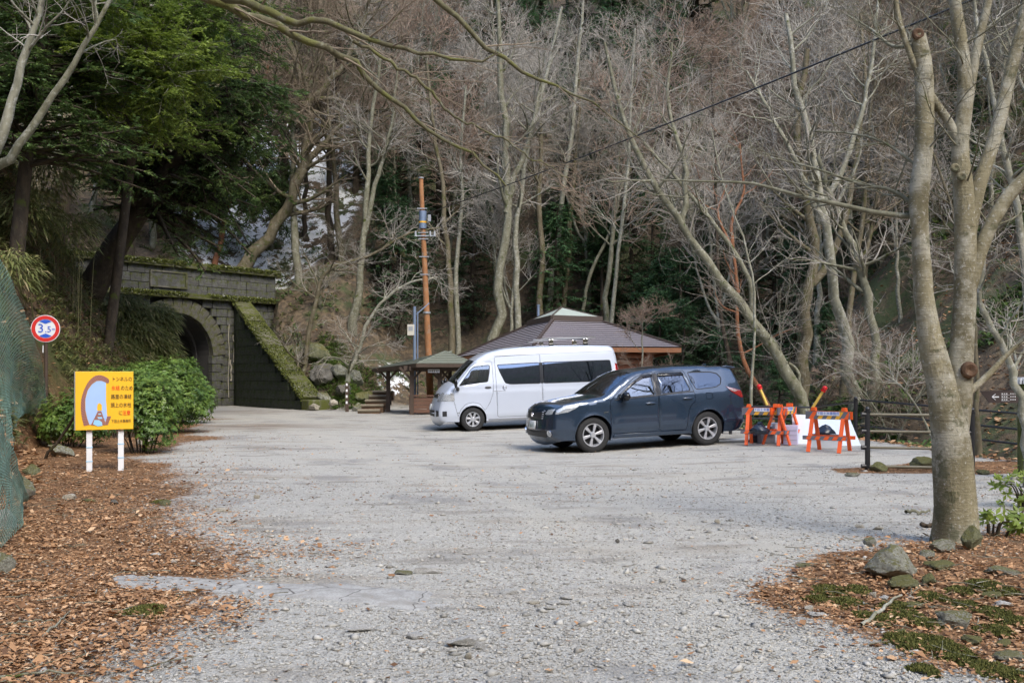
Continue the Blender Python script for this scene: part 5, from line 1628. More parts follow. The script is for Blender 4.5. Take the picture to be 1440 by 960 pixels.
M['post_green'] = bark("post_green", (.12, .13, .05), (.07, .08, .03), (.22, .20, .10), .3, mossamt=.6)
M['sign_brown'] = plain("sign_brown", (.045, .03, .026), .5, 0, .15)
def trail_sign():
    D = 14.6; b = PX(1437, 672, D); b[2] = H1(b[0], b[1])
    o = empty("trail_signpost", b, 0, "brown arrow signboard on a mossy round post at the right edge", "signpost")
    h = PX(0, 535, D)[2] - b[2]
    MB().cyl((.05, 0, -.2), (.05, 0, h), .105, n=20).build("post", M['post_green'], o, smooth=True)
    MB().cyl((.05, 0, h - .0), (.05, 0, h + .05), .108, n=20).build("post_cap", M['white_paint'], o, smooth=True)
    for k in range(7):
        a = -math.pi + k * .5
        MB().cyl((.05 + .108 * math.cos(a), .108 * math.sin(a), h - .05), (.05 + .108 * math.cos(a), .108 * math.sin(a), h + .03), .022, n=8).build("cap_scallop", M['white_paint'], o, smooth=True)
    zc = PX(0, 557.5, D)[2] - b[2]; x0 = PX(1372, 0, D)[0] - b[0]
    P = [(x0, zc + .085), (.42, zc + .105), (.42, zc - .09), (x0 + .13, zc - .085), (x0 + .075, zc - .0)]
    bd = MB().prism(P, -.15, -.115).build("arrow_board", M['sign_brown'], o)
    MB().box((.05, -.10, zc - .28), (.17, .16, .30)).build("lower_box", M['sign_brown'], o)
    ax = PX(1386, 0, D)[0] - b[0] + .02
    def bar(p, q): MB().beam((p[0], -.153, p[1]), (q[0], -.153, q[1]), .006, .018, up=(0, 0, 1)).build("arrow_mark", M['white_paint'], bd)
    MB().box((ax + .05, -.153, zc), (.10, .006, .018)).build("arrow_mark", M['white_paint'], bd)
    for s in (-1, 1):
        MB().beam((ax - .002, -.153, zc), (ax + .05, -.153, zc + s * .042), .006, .018, up=(0, 1, 0)).build("arrow_mark", M['white_paint'], bd)
    for r in range(3):
        z = zc + .045 - r * .042
        for k, w in enumerate((.028, .02, .028, 0, .022, .02, .022)):
            if w: MB().box((ax + .15 + k * .031, -.153, z), (w * .75, .003, .017)).build("lettering", M['lettering_pale'], bd)
        MB().box((ax + .195, -.153, z - .017), (.12, .003, .004)).build("lettering", M['lettering_pale'], bd)
    MB().cyl((.3, -.151, zc + .05), (.3, -.158, zc + .05), .008, n=8).build("bolt", M['metal_grey'], bd)
    MB().cyl((.3, -.151, zc - .05), (.3, -.158, zc - .05), .008, n=8).build("bolt", M['metal_grey'], bd)
M['lettering_pale'] = plain("lettering_pale", (.55, .55, .55), .6)
trail_sign()

# ------------------------------------------------------------------ vehicles
def carpaint(name, c, metal=.0, rough=.3, coat=1.0):
    t = NT(name)
    d = t.noise(1.2, 4, .6)
    t.col(t.mix(d, tuple(x * .93 for x in c), c)).set(Roughness=rough, Metallic=metal, Coat_Weight=coat, Coat_Roughness=.04, Coat_IOR=1.6)
    return t.m
def carglass(name, tint, refl=(.68, .78, .95, 1)):
    t = NT(name)
    t.t.nodes.remove(t.b)
    tr = t.n("ShaderNodeBsdfTransparent", Color=(*tint, 1)); gl = t.n("ShaderNodeBsdfGlossy", Roughness=.01); gl.inputs[0].default_value = refl
    fr = t.n("ShaderNodeFresnel", IOR=2.9)
    mx = t.n("ShaderNodeMixShader"); t.l(fr.outputs[0], mx.inputs[0]); t.l(tr.outputs[0], mx.inputs[1]); t.l(gl.outputs[0], mx.inputs[2])
    t.l(mx.outputs[0], t.t.nodes["Material Output"].inputs[0])
    return t.m
M['paint_white'] = carpaint("paint_white", (.56, .605, .69), .15, .32)
M['paint_blue'] = carpaint("paint_blue", (.028, .052, .092), .5, .2)
M['glass_clear'] = carglass("glass_clear", (.45, .5, .5)); M['glass_privacy'] = carglass('glass_privacy', (.04, .045, .05), (.36, .45, .62, 1))
M['glass_dark'] = carglass("glass_dark", (.04, .045, .05), (.55, .70, 1.0, 1))
M['rubber'] = plain("rubber", (.022, .022, .023), .75, 0, .2); M['tyre'] = plain("tyre", (.016, .016, .016), .8, 0, .25, 9)
M['alloy'] = plain("alloy", (.62, .63, .66), .3, .7, .05); M['chrome'] = plain("chrome", (.8, .8, .82), .12, 1.0, .02)
M['black_plastic'] = plain("black_plastic", (.02, .02, .022), .5, 0, .2); M['interior'] = plain("interior", (.06, .06, .065), .8)
M['interior_pale'] = plain("interior_pale", (.22, .21, .20), .8)
def lens(name, c, rough=.06):
    t = NT(name); f = t.vor(55); t.col(t.mix(t.mask(f, .1, .6), c, tuple(min(1, x * .55) for x in c))).set(Roughness=rough, Metallic=.35, Coat_Weight=1.0); return t.m
M['headlamp'] = lens("headlamp", (.72, .76, .80)); M['taillamp'] = lens("taillamp", (.55, .03, .03)); M['taillamp_clear'] = lens("taillamp_clear", (.75, .55, .55)); M['amber'] = lens("amber", (.75, .30, .04))
M['plate'] = plain("plate", (.70, .71, .68), .5, 0, .03); M['plate_ink'] = plain("plate_ink", (.02, .13, .06), .5)

def ptseg(P, a, b):
    d = b - a; t = np.clip(((P - a) @ d) / (d @ d + 1e-12), 0, 1)
    return np.linalg.norm(P - a - t[:, None] * d, axis=1)
def pin(P, poly): return inside(P[:, 0], P[:, 1], np.array(poly))
def shrink(poly, e):
    P = np.array(poly, float); n = len(P)
    area = .5 * np.sum(P[:, 0] * np.roll(P[:, 1], -1) - np.roll(P[:, 0], -1) * P[:, 1])
    sg = 1 if area > 0 else -1
    out = []
    for i in range(n):
        a, b, c = P[i - 1], P[i], P[(i + 1) % n]
        d1 = (b - a) / np.linalg.norm(b - a); d2 = (c - b) / np.linalg.norm(c - b)
        n1 = np.array([-d1[1], d1[0]]) * sg; n2 = np.array([-d2[1], d2[0]]) * sg
        m = n1 + n2; m /= max(.35, m @ m / 1.0) if False else (1 + n1 @ n2)
        out.append(b + m * e)
    return [tuple(p) for p in out]
def smoothpoly(poly, n=5, k=.18):
    """round the corners a little"""
    P = np.array(poly, float); out = []
    for i in range(len(P)):
        a, b, c = P[i - 1], P[i], P[(i + 1) % len(P)]
        p0 = b + (a - b) * min(k, .06 / (np.linalg.norm(a - b) + 1e-6) * 1.0); p1 = b + (c - b) * min(k, .06 / (np.linalg.norm(c - b) + 1e-6))
        for t in np.linspace(0, 1, n): out.append(tuple((1 - t) ** 2 * p0 + 2 * t * (1 - t) * b + t * t * p1))
    return out
def cdt(polys, grid):
    """polys: closed loops of constraint; grid extra points"""
    V, E = [], []
    for P in polys:
        s = len(V)
        V += [Vector(p) for p in P]
        E += [(s + i, s + (i + 1) % len(P)) for i in range(len(P))]
    V += [Vector(p) for p in grid]
    r = geometry.delaunay_2d_cdt(V, E, [], 0, 1e-5)
    v = np.array([tuple(p) for p in r[0]]); f = np.array([tuple(t) for t in r[2]])
    a, b, c = v[f[:, 0]], v[f[:, 1]], v[f[:, 2]]
    ar = (b[:, 0] - a[:, 0]) * (c[:, 1] - a[:, 1]) - (c[:, 0] - a[:, 0]) * (b[:, 1] - a[:, 1])
    f[ar < 0] = f[ar < 0][:, ::-1]
    f = f[np.abs(ar) > 1e-9]
    return v, f

class Car:
    def __init__(s, root, spec):
        s.o = root; s.sp = spec
        s.top = spline([(x, z, 0) for x, z in spec['top']], 110)[:, :2] if spec.get('smooth', True) else np.array(spec['top'])
        # straight, lightly eased outline
        P = np.array(spec['top'], float); out = []
        for i in range(len(P)):
            if i in (0, len(P) - 1): out.append(P[i]); continue
            a, b, c = P[i - 1], P[i], P[i + 1]
            e = min(.45, spec.get('ease', .12) / np.linalg.norm(a - b)), min(.45, spec.get('ease', .12) / np.linalg.norm(c - b))
            p0, p1 = b + (a - b) * e[0], b + (c - b) * e[1]
            for t in np.linspace(0, 1, 6): out.append((1 - t) ** 2 * p0 + 2 * t * (1 - t) * b + t * t * p1)
        s.top = np.array(out)
        s.allV, s.allF, s.nv = [], [], 0
    def W0(s, x, z):
        sp = s.sp
        w = np.interp(z, [a for a, b in sp['wz']], [b for a, b in sp['wz']])
        t = np.interp(x, [a for a, b in sp['wx']], [b for a, b in sp['wx']])
        r = w * t
        for cx in sp['arch_x']:
            d = np.hypot(x - cx, z - sp['arch_z']) - sp['arch_r']
            r = r + sp.get('flare', .02) * np.exp(-np.maximum(d, 0) / .07) * (z < .95)
        for (zz, amp, wd) in sp.get('crease', []):
            r = r + amp * np.tanh((z - zz) / wd)
        return r
    def Y(s, x, z):
        P = np.stack([x, z], 1)
        d = np.full(len(P), 1e9)
        for i in range(len(s.top) - 1): d = np.minimum(d, ptseg(P, s.top[i], s.top[i + 1]))
        r = s.sp['fillet']
        q = np.clip(1 - d / r, 0, 1)
        return s.W0(x, z) - r * (1 - np.sqrt(np.clip(1 - q * q, 0, 1)))
    def bottom(s):
        sp = s.sp; R, az = sp['arch_r'], sp['arch_z']; zb = sp['sill']
        xe, xs = s.top[-1][0], s.top[0][0]
        out = []
        # from rear to front along the bottom
        for cx in sorted(sp['arch_x'], reverse=True):
            a0 = math.asin(max(-1, min(1, (zb - az) / R)))
            for a in np.linspace(a0, math.pi - a0, 30): out.append((cx + R * math.cos(a), az + R * math.sin(a)))
        return [(xe - .10, zb)] + out + [(xs + .10, zb)]
    def skin(s):
        sp = s.sp
        outline = [tuple(p) for p in s.top] + s.bottom()
        xs = np.arange(s.top[:, 0].min(), s.top[:, 0].max(), .055); zs = np.arange(sp['sill'] + .03, s.top[:, 1].max(), .055)
        G = np.array([(x + (.027 if j % 2 else 0), z) for j, z in enumerate(zs) for x in xs])
        g = G[pin(G, outline)]
        dd = np.full(len(g), 1e9)
        oo = np.array(outline)
        for i in range(len(oo)): dd = np.minimum(dd, ptseg(g, oo[i - 1], oo[i]))
        g = g[dd > .012]
        ext = []
        T_ = s.top; tn = np.gradient(T_, axis=0); tn /= np.linalg.norm(tn, axis=1)[:, None] + 1e-9
        nn = np.stack([tn[:, 1], -tn[:, 0]], 1)
        for f_ in (.04, .15, .35, .65, 1.0):
            q = T_ + nn * sp['fillet'] * f_
            q = q[pin(q, outline)]
            ext.append(q)
        g = np.vstack([g] + ext)
        loops = [outline]
        regs = []
        for name, poly, mt, kind in sp['regions']:
            P = smoothpoly(poly, 4) if kind in ('window', 'door') else poly
            loops.append(P)
            inn = shrink(P, {'window': .018, 'door': .009}.get(kind, .004))
            loops.append(inn)
            regs.append((name, P, inn, mt, kind))
        v, f = cdt(loops, g)
        c = v[f].mean(1)
        ok = pin(c, outline)
        f = f[ok]; c = c[ok]
        cls = np.zeros(len(f), int) - 1       # body
        names = {}
        for k, (name, P, inn, mt, kind) in enumerate(regs):
            a = pin(c, P); b = pin(c, inn)
            if kind == 'window':
                cls[a & ~b] = 1000; cls[b] = k
            else:
                cls[a & ~b] = 2000; cls[b] = k
        s.regs = regs
        y = s.Y(v[:, 0], v[:, 1])
        out = {}
        for side in (-1, 1):
            V3 = np.stack([v[:, 0], side * y, v[:, 1]], 1)
            F3 = f if side < 0 else f[:, ::-1]
            s.allV.append(V3); s.allF.append(F3 + s.nv); s.nv += len(V3)
            for k in np.unique(cls):
                if k == 2000: continue
                sel = F3[cls == k]
                ids, inv = np.unique(sel, return_inverse=True)
                VV = V3[ids].copy()
                if k == -1: nm, mt = "body_side", sp['paint']
                elif k == 1000: nm, mt = "window_seal", M['rubber']
                else: nm, mt = regs[k][0], regs[k][3]
                if k >= 0 and k < 1000 and regs[k][4] == 'window': VV[:, 1] -= side * .006
                me = mesh_np(nm, VV, [inv.reshape(-1, 3)], [mt], True)
                ob = link(nm, me, s.o)
                if k == -1: s.body_parts = getattr(s, 'body_parts', []) + [ob]
                out[(nm, side, int(k))] = ob
            # dark liner behind the shut lines
            VV = V3.copy(); VV[:, 1] -= side * .03
            keep = (cls >= 1000) | (cls == -1)
            lf = F3[(cls == 2000) | (cls == -1)]
            sel2 = F3[cls == 2000]
            if len(sel2):
                ids, inv = np.unique(sel2, return_inverse=True)
                V4 = VV[ids]
                link("shut_line", mesh_np("shut_line", V4, [inv.reshape(-1, 3)], [M['black_plastic']], True), s.o)
        # attach windows to their doors
        return out
    def strips(s):
        sp = s.sp; T_ = s.top; n = len(T_)
        tn = np.gradient(T_, axis=0); tn /= np.linalg.norm(tn, axis=1)[:, None] + 1e-9
        nn = np.stack([-tn[:, 1], tn[:, 0]], 1)
        w = s.Y(T_[:, 0], T_[:, 1])
        vs = np.linspace(-1, 1, 25)
        b = np.interp(T_[:, 0] + 0 * T_[:, 1], [a for a, q in sp['bulge']], [q for a, q in sp['bulge']])
        zc = T_[:, 1]
        V = np.zeros((n, 25, 3))
        for j, v in enumerate(vs):
            bu = b * (1 - v * v) ** 1.0
            V[:, j, 0] = T_[:, 0] + nn[:, 0] * bu; V[:, j, 2] = T_[:, 1] + nn[:, 1] * bu; V[:, j, 1] = v * w
        idx = np.arange(n * 25).reshape(n, 25)
        VV = V.reshape(-1, 3)
        allq = []
        for nm, i0, i1, mt in s.strip_ranges():
            a = idx[i0:i1, :-1]; bb = idx[i0:i1, 1:]; c = idx[i0 + 1:i1 + 1, 1:]; d = idx[i0 + 1:i1 + 1, :-1]
            Q = np.stack([a, d, c, bb], -1).reshape(-1, 4)
            allq.append(Q)
            ids, inv = np.unique(Q, return_inverse=True)
            o = link(nm, mesh_np(nm, VV[ids], [inv.reshape(-1, 4)], [mt], True), s.o)
            fc = o.data
        Q = np.vstack(allq)
        s.allV.append(VV); s.allF.append(np.vstack([Q[:, [0, 1, 2]], Q[:, [0, 2, 3]]]) + s.nv); s.nv += len(VV)
        s.bvh = BVHTree.FromPolygons(np.vstack(s.allV).tolist(), np.vstack(s.allF).tolist())
        s.stripV = V
    def strip_ranges(s):
        """split by outline control points"""
        out = []
        sp = s.sp
        T_ = s.top
        for nm, (x0, z0), (x1, z1), mt in sp['strips']:
            i0 = int(np.argmin(np.hypot(T_[:, 0] - x0, T_[:, 1] - z0))); i1 = int(np.argmin(np.hypot(T_[:, 0] - x1, T_[:, 1] - z1)))
            out.append((nm, i0, i1, mt))
        return out
    def patch(s, name, poly, axis, mat, off=.006, thick=.0, sides=(1,), grid=.04, parent=None):
        """piece laid on the body; axis 'front': poly in (y,z); 'rear'; 'side': poly in (x,z)"""
        P = np.array(poly, float)
        xs = np.arange(P[:, 0].min(), P[:, 0].max(), grid) + grid / 2; zs = np.arange(P[:, 1].min(), P[:, 1].max(), grid) + grid / 2
        G = np.array([(x, z) for x in xs for z in zs]).reshape(-1, 2)
        G = G[pin(G, poly)] if len(G) else G
        v, f = cdt([poly], G.tolist())
        f = f[pin(v[f].mean(1), poly)]
        obs = []
        for sd_ in sides:
            V3 = []
            for a, z in v:
                if axis == 'front': og, dr = Vector((-3, a * sd_, z)), Vector((1, 0, 0))
                elif axis == 'rear': og, dr = Vector((9, a * sd_, z)), Vector((-1, 0, 0))
                elif axis == 'top': og, dr = Vector((a, z * sd_, 5)), Vector((0, 0, -1))
                else: og, dr = Vector((a, -3 * sd_, z)), Vector((0, sd_, 0))
                h = s.bvh.ray_cast(og, dr)
                p = h[0] if h[0] is not None else og + dr * 3
                V3.append(tuple(p - dr * off))
            o = MB().add(V3, [tuple(t) for t in f]).build(name, mat, parent or s.o)
            me = o.data
            me.polygons.foreach_set("use_smooth", np.ones(len(me.polygons), bool))
            want = {'front': Vector((-1, 0, 0)), 'rear': Vector((1, 0, 0)), 'top': Vector((0, 0, 1))}.get(axis, Vector((0, -sd_, 0)))
            avg = sum((p.normal * p.area for p in me.polygons), Vector())
            if avg.dot(want) < 0: me.flip_normals()
            if thick:
                m = o.modifiers.new("thickness", 'SOLIDIFY'); m.thickness = thick; m.offset = -1
            obs.append(o)
        return obs
    def pt(s, x, z, side=1):
        h = s.bvh.ray_cast(Vector((x, -3 * side, z)), Vector((0, side, 0)))
        return h[0]
    def wheels(s, r, w, rim_r, spokes, style, xs, y):
        for cx in xs:
            for side in (-1, 1):
                o = empty("wheel", (cx, side * y, r)); o.parent = s.o
                if side > 0: o.rotation_euler = (0, 0, math.pi)
                tb = MB(); hw = w / 2
                tb.lathe([(rim_r, -hw * .80), (rim_r + .012, -hw * .96), (rim_r + (r - rim_r) * .5, -hw), (r - .03, -hw * .93), (r - .008, -hw * .78), (r, -hw * .5), (r, 0), (r, hw * .5), (r - .03, hw * .9), (rim_r, hw * .8)], 'y', 48)
                tb.build("tyre", M['tyre'], o, smooth=True)
                rb = MB()
                rb.lathe([(rim_r, -hw * .84), (rim_r - .016, -hw * .84), (rim_r - .03, -hw * .45), (rim_r - .035, hw * .5), (rim_r, hw * .6)], 'y', 40)
                rb.build("rim", M['alloy'], o, smooth=True)
                MB().lathe([(.001, hw * .15), (rim_r - .03, hw * .15)], 'y', 32).build("brake_disc", M['rubber'], o)
                for k in range(spokes):
                    a = 2 * math.pi * k / spokes + .26
                    ca, sa = math.cos(a), math.sin(a)
                    wi, wo_ = style
                    def pr(rad, off, y_): return (rad * ca - off * sa, y_, rad * sa + off * ca)
                    y0, y1 = -hw * .55, -hw * .74
                    V = [pr(.05, -wi, y0 - .012), pr(.05, wi, y0 - .012), pr(rim_r - .014, wo_, y1), pr(rim_r - .014, -wo_, y1),
                         pr(.05, -wi, y0 + .03), pr(.05, wi, y0 + .03), pr(rim_r - .014, wo_, y1 + .04), pr(rim_r - .014, -wo_, y1 + .04)]
                    MB().add(V, [(0, 1, 2, 3), (4, 7, 6, 5), (0, 4, 5, 1), (2, 6, 7, 3), (1, 5, 6, 2), (3, 7, 4, 0)]).build("spoke", M['alloy'], o, bevel=.006)
                MB().lathe([(.001, y0 - .035), (.05, y0 - .03), (.065, y0 - .01), (.065, y0 + .04)], 'y', 24).build("hub_cap", M['alloy'], o, smooth=True)
                for k in range(5):
                    a = 2 * math.pi * k / 5
                    MB().cyl((.085 * math.cos(a), y0 - .012, .085 * math.sin(a)), (.085 * math.cos(a), y0 + .02, .085 * math.sin(a)), .009, n=6).build("wheel_nut", M['rubber'], o)
    def underside(s, L):
        sp = s.sp; R = sp['arch_r']
        w = sp['wz'][0][1]
        for cx in sp['arch_x']:
            for side in (-1, 1):
                mb = MB(); V = []; Fs = []; n = 25
                for yy in (side * (w - .0), side * (w - .40)):
                    for a in np.linspace(-.35, math.pi + .35, n): V.append((cx + (R + .012) * math.cos(a), yy, sp['arch_z'] + (R + .012) * math.sin(a)))
                for i in range(n - 1): Fs.append((i, i + 1, n + i + 1, n + i))
                Fs.append(tuple(range(n, 2 * n)))
                mb.add(V, Fs).build("wheel_arch_liner", M['black_plastic'], s.o)
        z = sp['sill']
        MB().box((L / 2, 0, z + .08), (L - .7, 2 * (w - .42), .22)).build("underbody", M['black_plastic'], s.o)
        cx0, cx1 = sorted(sp['arch_x'])
        MB().box(((cx0 + cx1) / 2, 0, z + .06), (cx1 - cx0 - 2 * R - .04, 2 * (w - .05), .14)).build("floor_pan", M['black_plastic'], s.o)

def seat(parent, x, y, z, mt, w=.48):
    MB().box((x, y, z + .08), (.5, w, .16)).build("seat_cushion", mt, parent, bevel=.05)
    MB().box((x + .30, y, z + .42), (.16, w, .62), M=Matrix.Rotation(.25, 3, 'Y')).build("seat_back", mt, parent, bevel=.06)
    MB().box((x + .42, y, z + .80), (.10, w * .5, .18)).build("head_rest", mt, parent, bevel=.04)

def wiper(parent, a, b):
    MB().beam(a, b, .02, .02).build("wiper", M['black_plastic'], parent)

def suv():
    x0, y0 = 1.64, 20.3
    rz = math.radians(20)
    # near front wheel stands at (x0,y0)
    lx, ly = .92, -.79
    ox = x0 - (lx * math.cos(rz) - ly * math.sin(rz)); oy = y0 - (lx * math.sin(rz) + ly * math.cos(rz))
    fz = H1(x0, y0); rzz = H1(x0 + 2.66 * math.cos(rz), y0 + 2.66 * math.sin(rz))
    pitch = math.atan2(rzz - fz, 2.66)
    o = empty("parked_car", (ox, oy, fz - math.sin(pitch) * .92 + .0), rz, "dark slate-blue estate SUV parked in front of the white van", "car")
    o.rotation_euler = (0, -pitch, rz)
    P, G1, G2 = M['paint_blue'], M['glass_clear'], M['glass_privacy']
    spec = dict(
        top=[(.20, .24), (.10, .30), (.06, .45), (.08, .60), (.09, .76), (.13, .90), (.28, .995), (.70, 1.065), (1.08, 1.115), (1.20, 1.135), (1.50, 1.345), (1.82, 1.545), (2.02, 1.615), (2.45, 1.67), (3.0, 1.69), (3.6, 1.685), (4.15, 1.655), (4.36, 1.61), (4.43, 1.42), (4.52, 1.14), (4.54, .98), (4.55, .82), (4.57, .68), (4.54, .45), (4.45, .30), (4.38, .27)],
        wz=[(.24, .84), (.36, .875), (.5, .90), (.72, .905), (.95, .895), (1.10, .865), (1.35, .785), (1.55, .70), (1.7, .655)],
        wx=[(0, .86), (.12, .90), (.35, .955), (.8, 1.0), (3.4, 1.0), (4.1, .975), (4.56, .92)],
        bulge=[(0, .13), (.16, .12), (.35, .04), (1.2, .035), (1.3, .05), (1.9, .055), (2.3, .03), (4.1, .03), (4.3, .06), (4.6, .08)],
        fillet=.085, arch_x=[.92, 3.58], arch_z=.37, arch_r=.405, sill=.27, flare=.022, paint=P, ease=.10,
        crease=[(.44, .010, .02)],
        regions=[("front_door", [(1.33, .36), (1.29, .95), (1.33, 1.07), (1.66, 1.32), (1.95, 1.50), (2.20, 1.575), (2.41, 1.60), (2.425, 1.1), (2.42, .36)], P, 'door'),
                 ("rear_door", [(2.435, .36), (2.44, 1.1), (2.425, 1.60), (2.9, 1.612), (3.13, 1.605), (3.24, 1.3), (3.30, 1.10), (3.29, .96), (3.16, .84), (3.10, .66), (3.08, .36)], P, 'door'),
                 ("side_window", [(1.45, 1.065), (1.62, 1.20), (1.92, 1.42), (2.12, 1.54), (2.345, 1.565), (2.36, 1.115)], G1, 'window'),
                 ("side_window", [(2.50, 1.12), (2.485, 1.57), (3.0, 1.575), (3.08, 1.572), (3.22, 1.165)], G2, 'window'),
                 ("quarter_window", [(3.33, 1.185), (3.20, 1.57), (3.78, 1.56), (3.94, 1.52), (4.02, 1.42), (3.98, 1.28), (3.84, 1.215)], G2, 'window'),
                 ("fuel_flap", [(3.56, .98), (3.55, 1.12), (3.72, 1.12), (3.73, .98)], P, 'door')],
        strips=[("front_bumper", (.20, .24), (.09, .74), P), ("front_panel", (.09, .74), (.16, .92), P), ("bonnet", (.16, .92), (1.18, 1.13), P), ("windscreen", (1.18, 1.13), (1.94, 1.59), G1),
                ("roof", (1.94, 1.59), (4.34, 1.615), P), ("rear_glass", (4.34, 1.615), (4.51, 1.14), G2), ("tailgate", (4.51, 1.14), (4.565, .68), P), ("rear_bumper", (4.565, .68), (4.38, .27), P)])
    c = Car(o, spec); c.skin(); c.strips(); c.underside(4.57)
    c.wheels(.362, .225, .235, 6, (.020, .030), [.92, 3.58] and (.018, .034) and [.92, 3.58], .79) if False else c.wheels(.362, .225, .238, 6, (.018, .036), [.92, 3.58], .775)
    B = M['black_plastic']
    # wheel arch edging and sill
    for cx in (.92, 3.58):
        for sd_ in (1, -1):
            V, Fs = [], []
            for a in np.linspace(-.25, math.pi + .25, 33):
                for rr, off in ((.402, .006), (.402, -.03), (.428, .008)):
                    x, z = cx + rr * math.cos(a), .37 + rr * math.sin(a)
                    p = c.bvh.ray_cast(Vector((cx + .432 * math.cos(a), -3 * sd_, max(.275, .37 + .432 * math.sin(a)))), Vector((0, sd_, 0)))[0]
                    yy = (p.y if p else -.88 * sd_)
                    V.append((x, yy - sd_ * off, z))
            for i in range(32):
                b = i * 3
                Fs += [(b, b + 2, b + 5, b + 3), (b, b + 3, b + 4, b + 1)]
            MB().add(V, Fs).build("arch_edging", P, o, smooth=True)
    c.patch("sill_trim", [(1.36, .28), (3.14, .28), (3.10, .345), (1.40, .345)], 'side', P, .02, .02, (1, -1))
    # face: grille, bumper intake, lamps, plate
    gr = c.patch("grille", [(-.42, .70), (.42, .70), (.47, .80), (.45, .865), (-.45, .865), (-.47, .80)], 'front', B, .004)[0]
    for k in range(4):
        z = .715 + k * .043
        c.patch("grille_slat", [(-.43, z), (.43, z), (.44, z + .016), (-.44, z + .016)], 'front', M['chrome_dull'], .016, .01, parent=gr)
    e = c.patch("grille_frame", [(-.47, .868), (.47, .868), (.45, .888), (-.45, .888)], 'front', M['chrome_dull'], .012, .01)[0]
    h = c.bvh.ray_cast(Vector((-3, 0, .79)), Vector((1, 0, 0)))[0]
    for (ra, rb_, dx) in ((.062, .045, 0), (.026, .040, 0), (.055, .018, .014)):
        mb = MB(); V = []; n = 28
        for f_ in (1.0, .80):
            for i in range(n):
                a = 2 * math.pi * i / n; V.append((h.x - .03, ra * f_ * math.cos(a), h.z + dx + rb_ * (f_ if f_ == 1 else .76) * math.sin(a)))
        mb.add(V, [(i, (i + 1) % n, n + (i + 1) % n, n + i) for i in range(n)])
        q = mb.build("badge_ring", M['chrome'], gr); q.modifiers.new("thickness", 'SOLIDIFY').thickness = .012
    c.patch("lower_intake", [(-.52, .33), (.52, .33), (.58, .45), (.50, .50), (-.50, .50), (-.58, .45)], 'front', B, .005)
    pl = c.patch("number_plate", [(-.165, .50), (.165, .50), (.165, .665), (-.165, .665)], 'front', M['plate'], .03, .015, grid=.1)[0]
    h = c.bvh.ray_cast(Vector((-3, 0, .58)), Vector((1, 0, 0)))[0]
    text("lettering", "33-11", M['plate_ink'], pl, (h.x - .035, 0, .565), .10, (math.pi / 2, 0, -math.pi / 2), 'CENTER', .9)
    for sd_ in (1, -1):
        hl = c.patch("headlight", [(.70, .81), (.74, .92), (.56, .90), (.49, .82), (.54, .80)], 'front', M['headlamp'], .008, .0, (sd_,), grid=.03)
        hl = c.patch("headlight", [(.125, .81), (.155, .905), (.32, .985), (.70, 1.03), (.56, .93), (.38, .85)], 'side', M['headlamp'], .007, .0, (sd_,), grid=.03)[0]
        fg = c.patch("fog_lamp_surround", [(.56, .36), (.70, .36), (.73, .47), (.60, .50)], 'front', B, .006, .0, (-sd_,))[0]
    # fog lamps on the bumper corner
    for sd_ in (1, -1):
        h = c.bvh.ray_cast(Vector((-3, sd_ * .66, .43)), Vector((1, 0, 0)))
        p, nrm = h[0], h[1]
        if nrm.x > 0: nrm = -nrm
        MB().cyl(p + nrm * -.01, p + nrm * .03, .066, n=20).build("fog_lamp", M['chrome'], o, smooth=True)
        MB().cyl(p + nrm * .031, p + nrm * .034, .048, n=20).build("fog_lens", M['headlamp'], o, smooth=True)
    # rear lamps wrap round the corner
    for sd_ in (1, -1):
        t1 = c.patch("tail_light", [(4.08, 1.235), (4.46, 1.13), (4.52, .98), (4.44, .98), (4.20, 1.12)], 'side', M['taillamp'], .009, .0, (sd_,), grid=.03)[0]
        c.patch("tail_light_clear", [(4.09, 1.23), (4.39, 1.14), (4.28, 1.11), (4.16, 1.16)], 'side', M['taillamp_clear'], .013, .0, (sd_,), grid=.03)
        c.patch("tail_light", [(.62, 1.10), (.78, 1.10), (.80, .95), (.66, .97)], 'rear', M['taillamp'], .008, .0, (sd_,), grid=.03)
    # roof spoiler, antenna
    MB().prism([(4.16, 1.66), (4.28, 1.675), (4.50, 1.635), (4.48, 1.61), (4.28, 1.60)], -.56, .56).build("roof_spoiler", P, o, bevel=.01)
    MB().prism([(3.98, 1.685), (4.10, 1.675), (4.09, 1.725), (4.05, 1.73)], -.02, .02).build("antenna", P, o)
    # mirrors, handles, weather shields
    for sd_ in (-1, 1):
        m = empty("door_mirror", (1.60, sd_ * .90, 1.10)); m.parent = o
        MB().sphere((.0, sd_ * .11, .02), (.085, .145, .10), 16, 10).build("mirror_housing", M['black_gloss'], m, smooth=True)
        MB().cyl((.055, sd_ * .11, .02), (.07, sd_ * .11, .02), .075, n=18).build("mirror_glass", M['chrome'], m)
        MB().beam((0, sd_ * -.08, -.03), (0, sd_ * .06, -.01), .05, .04).build("mirror_arm", M['black_gloss'], m)
        for hx, hz in ((2.22, .955), (3.10, 1.02)):
            p = c.pt(hx, hz, -sd_)
            hd = MB(); 
            hd.sphere((hx, p.y + sd_ * .028, hz), (.115, .018, .018), 16, 8)
            hd.cyl((hx - .08, p.y - sd_ * .01, hz), (hx - .08, p.y + sd_ * .03, hz), .016, n=10)
            hd.cyl((hx + .08, p.y - sd_ * .01, hz), (hx + .08, p.y + sd_ * .03, hz), .016, n=10)
            hb = hd.build("door_handle", P, o, smooth=True)
            q = MB().sphere((hx, p.y + sd_ * .001, hz), (.07, .006, .028), 14, 8).build("handle_recess", B, hb, smooth=True)
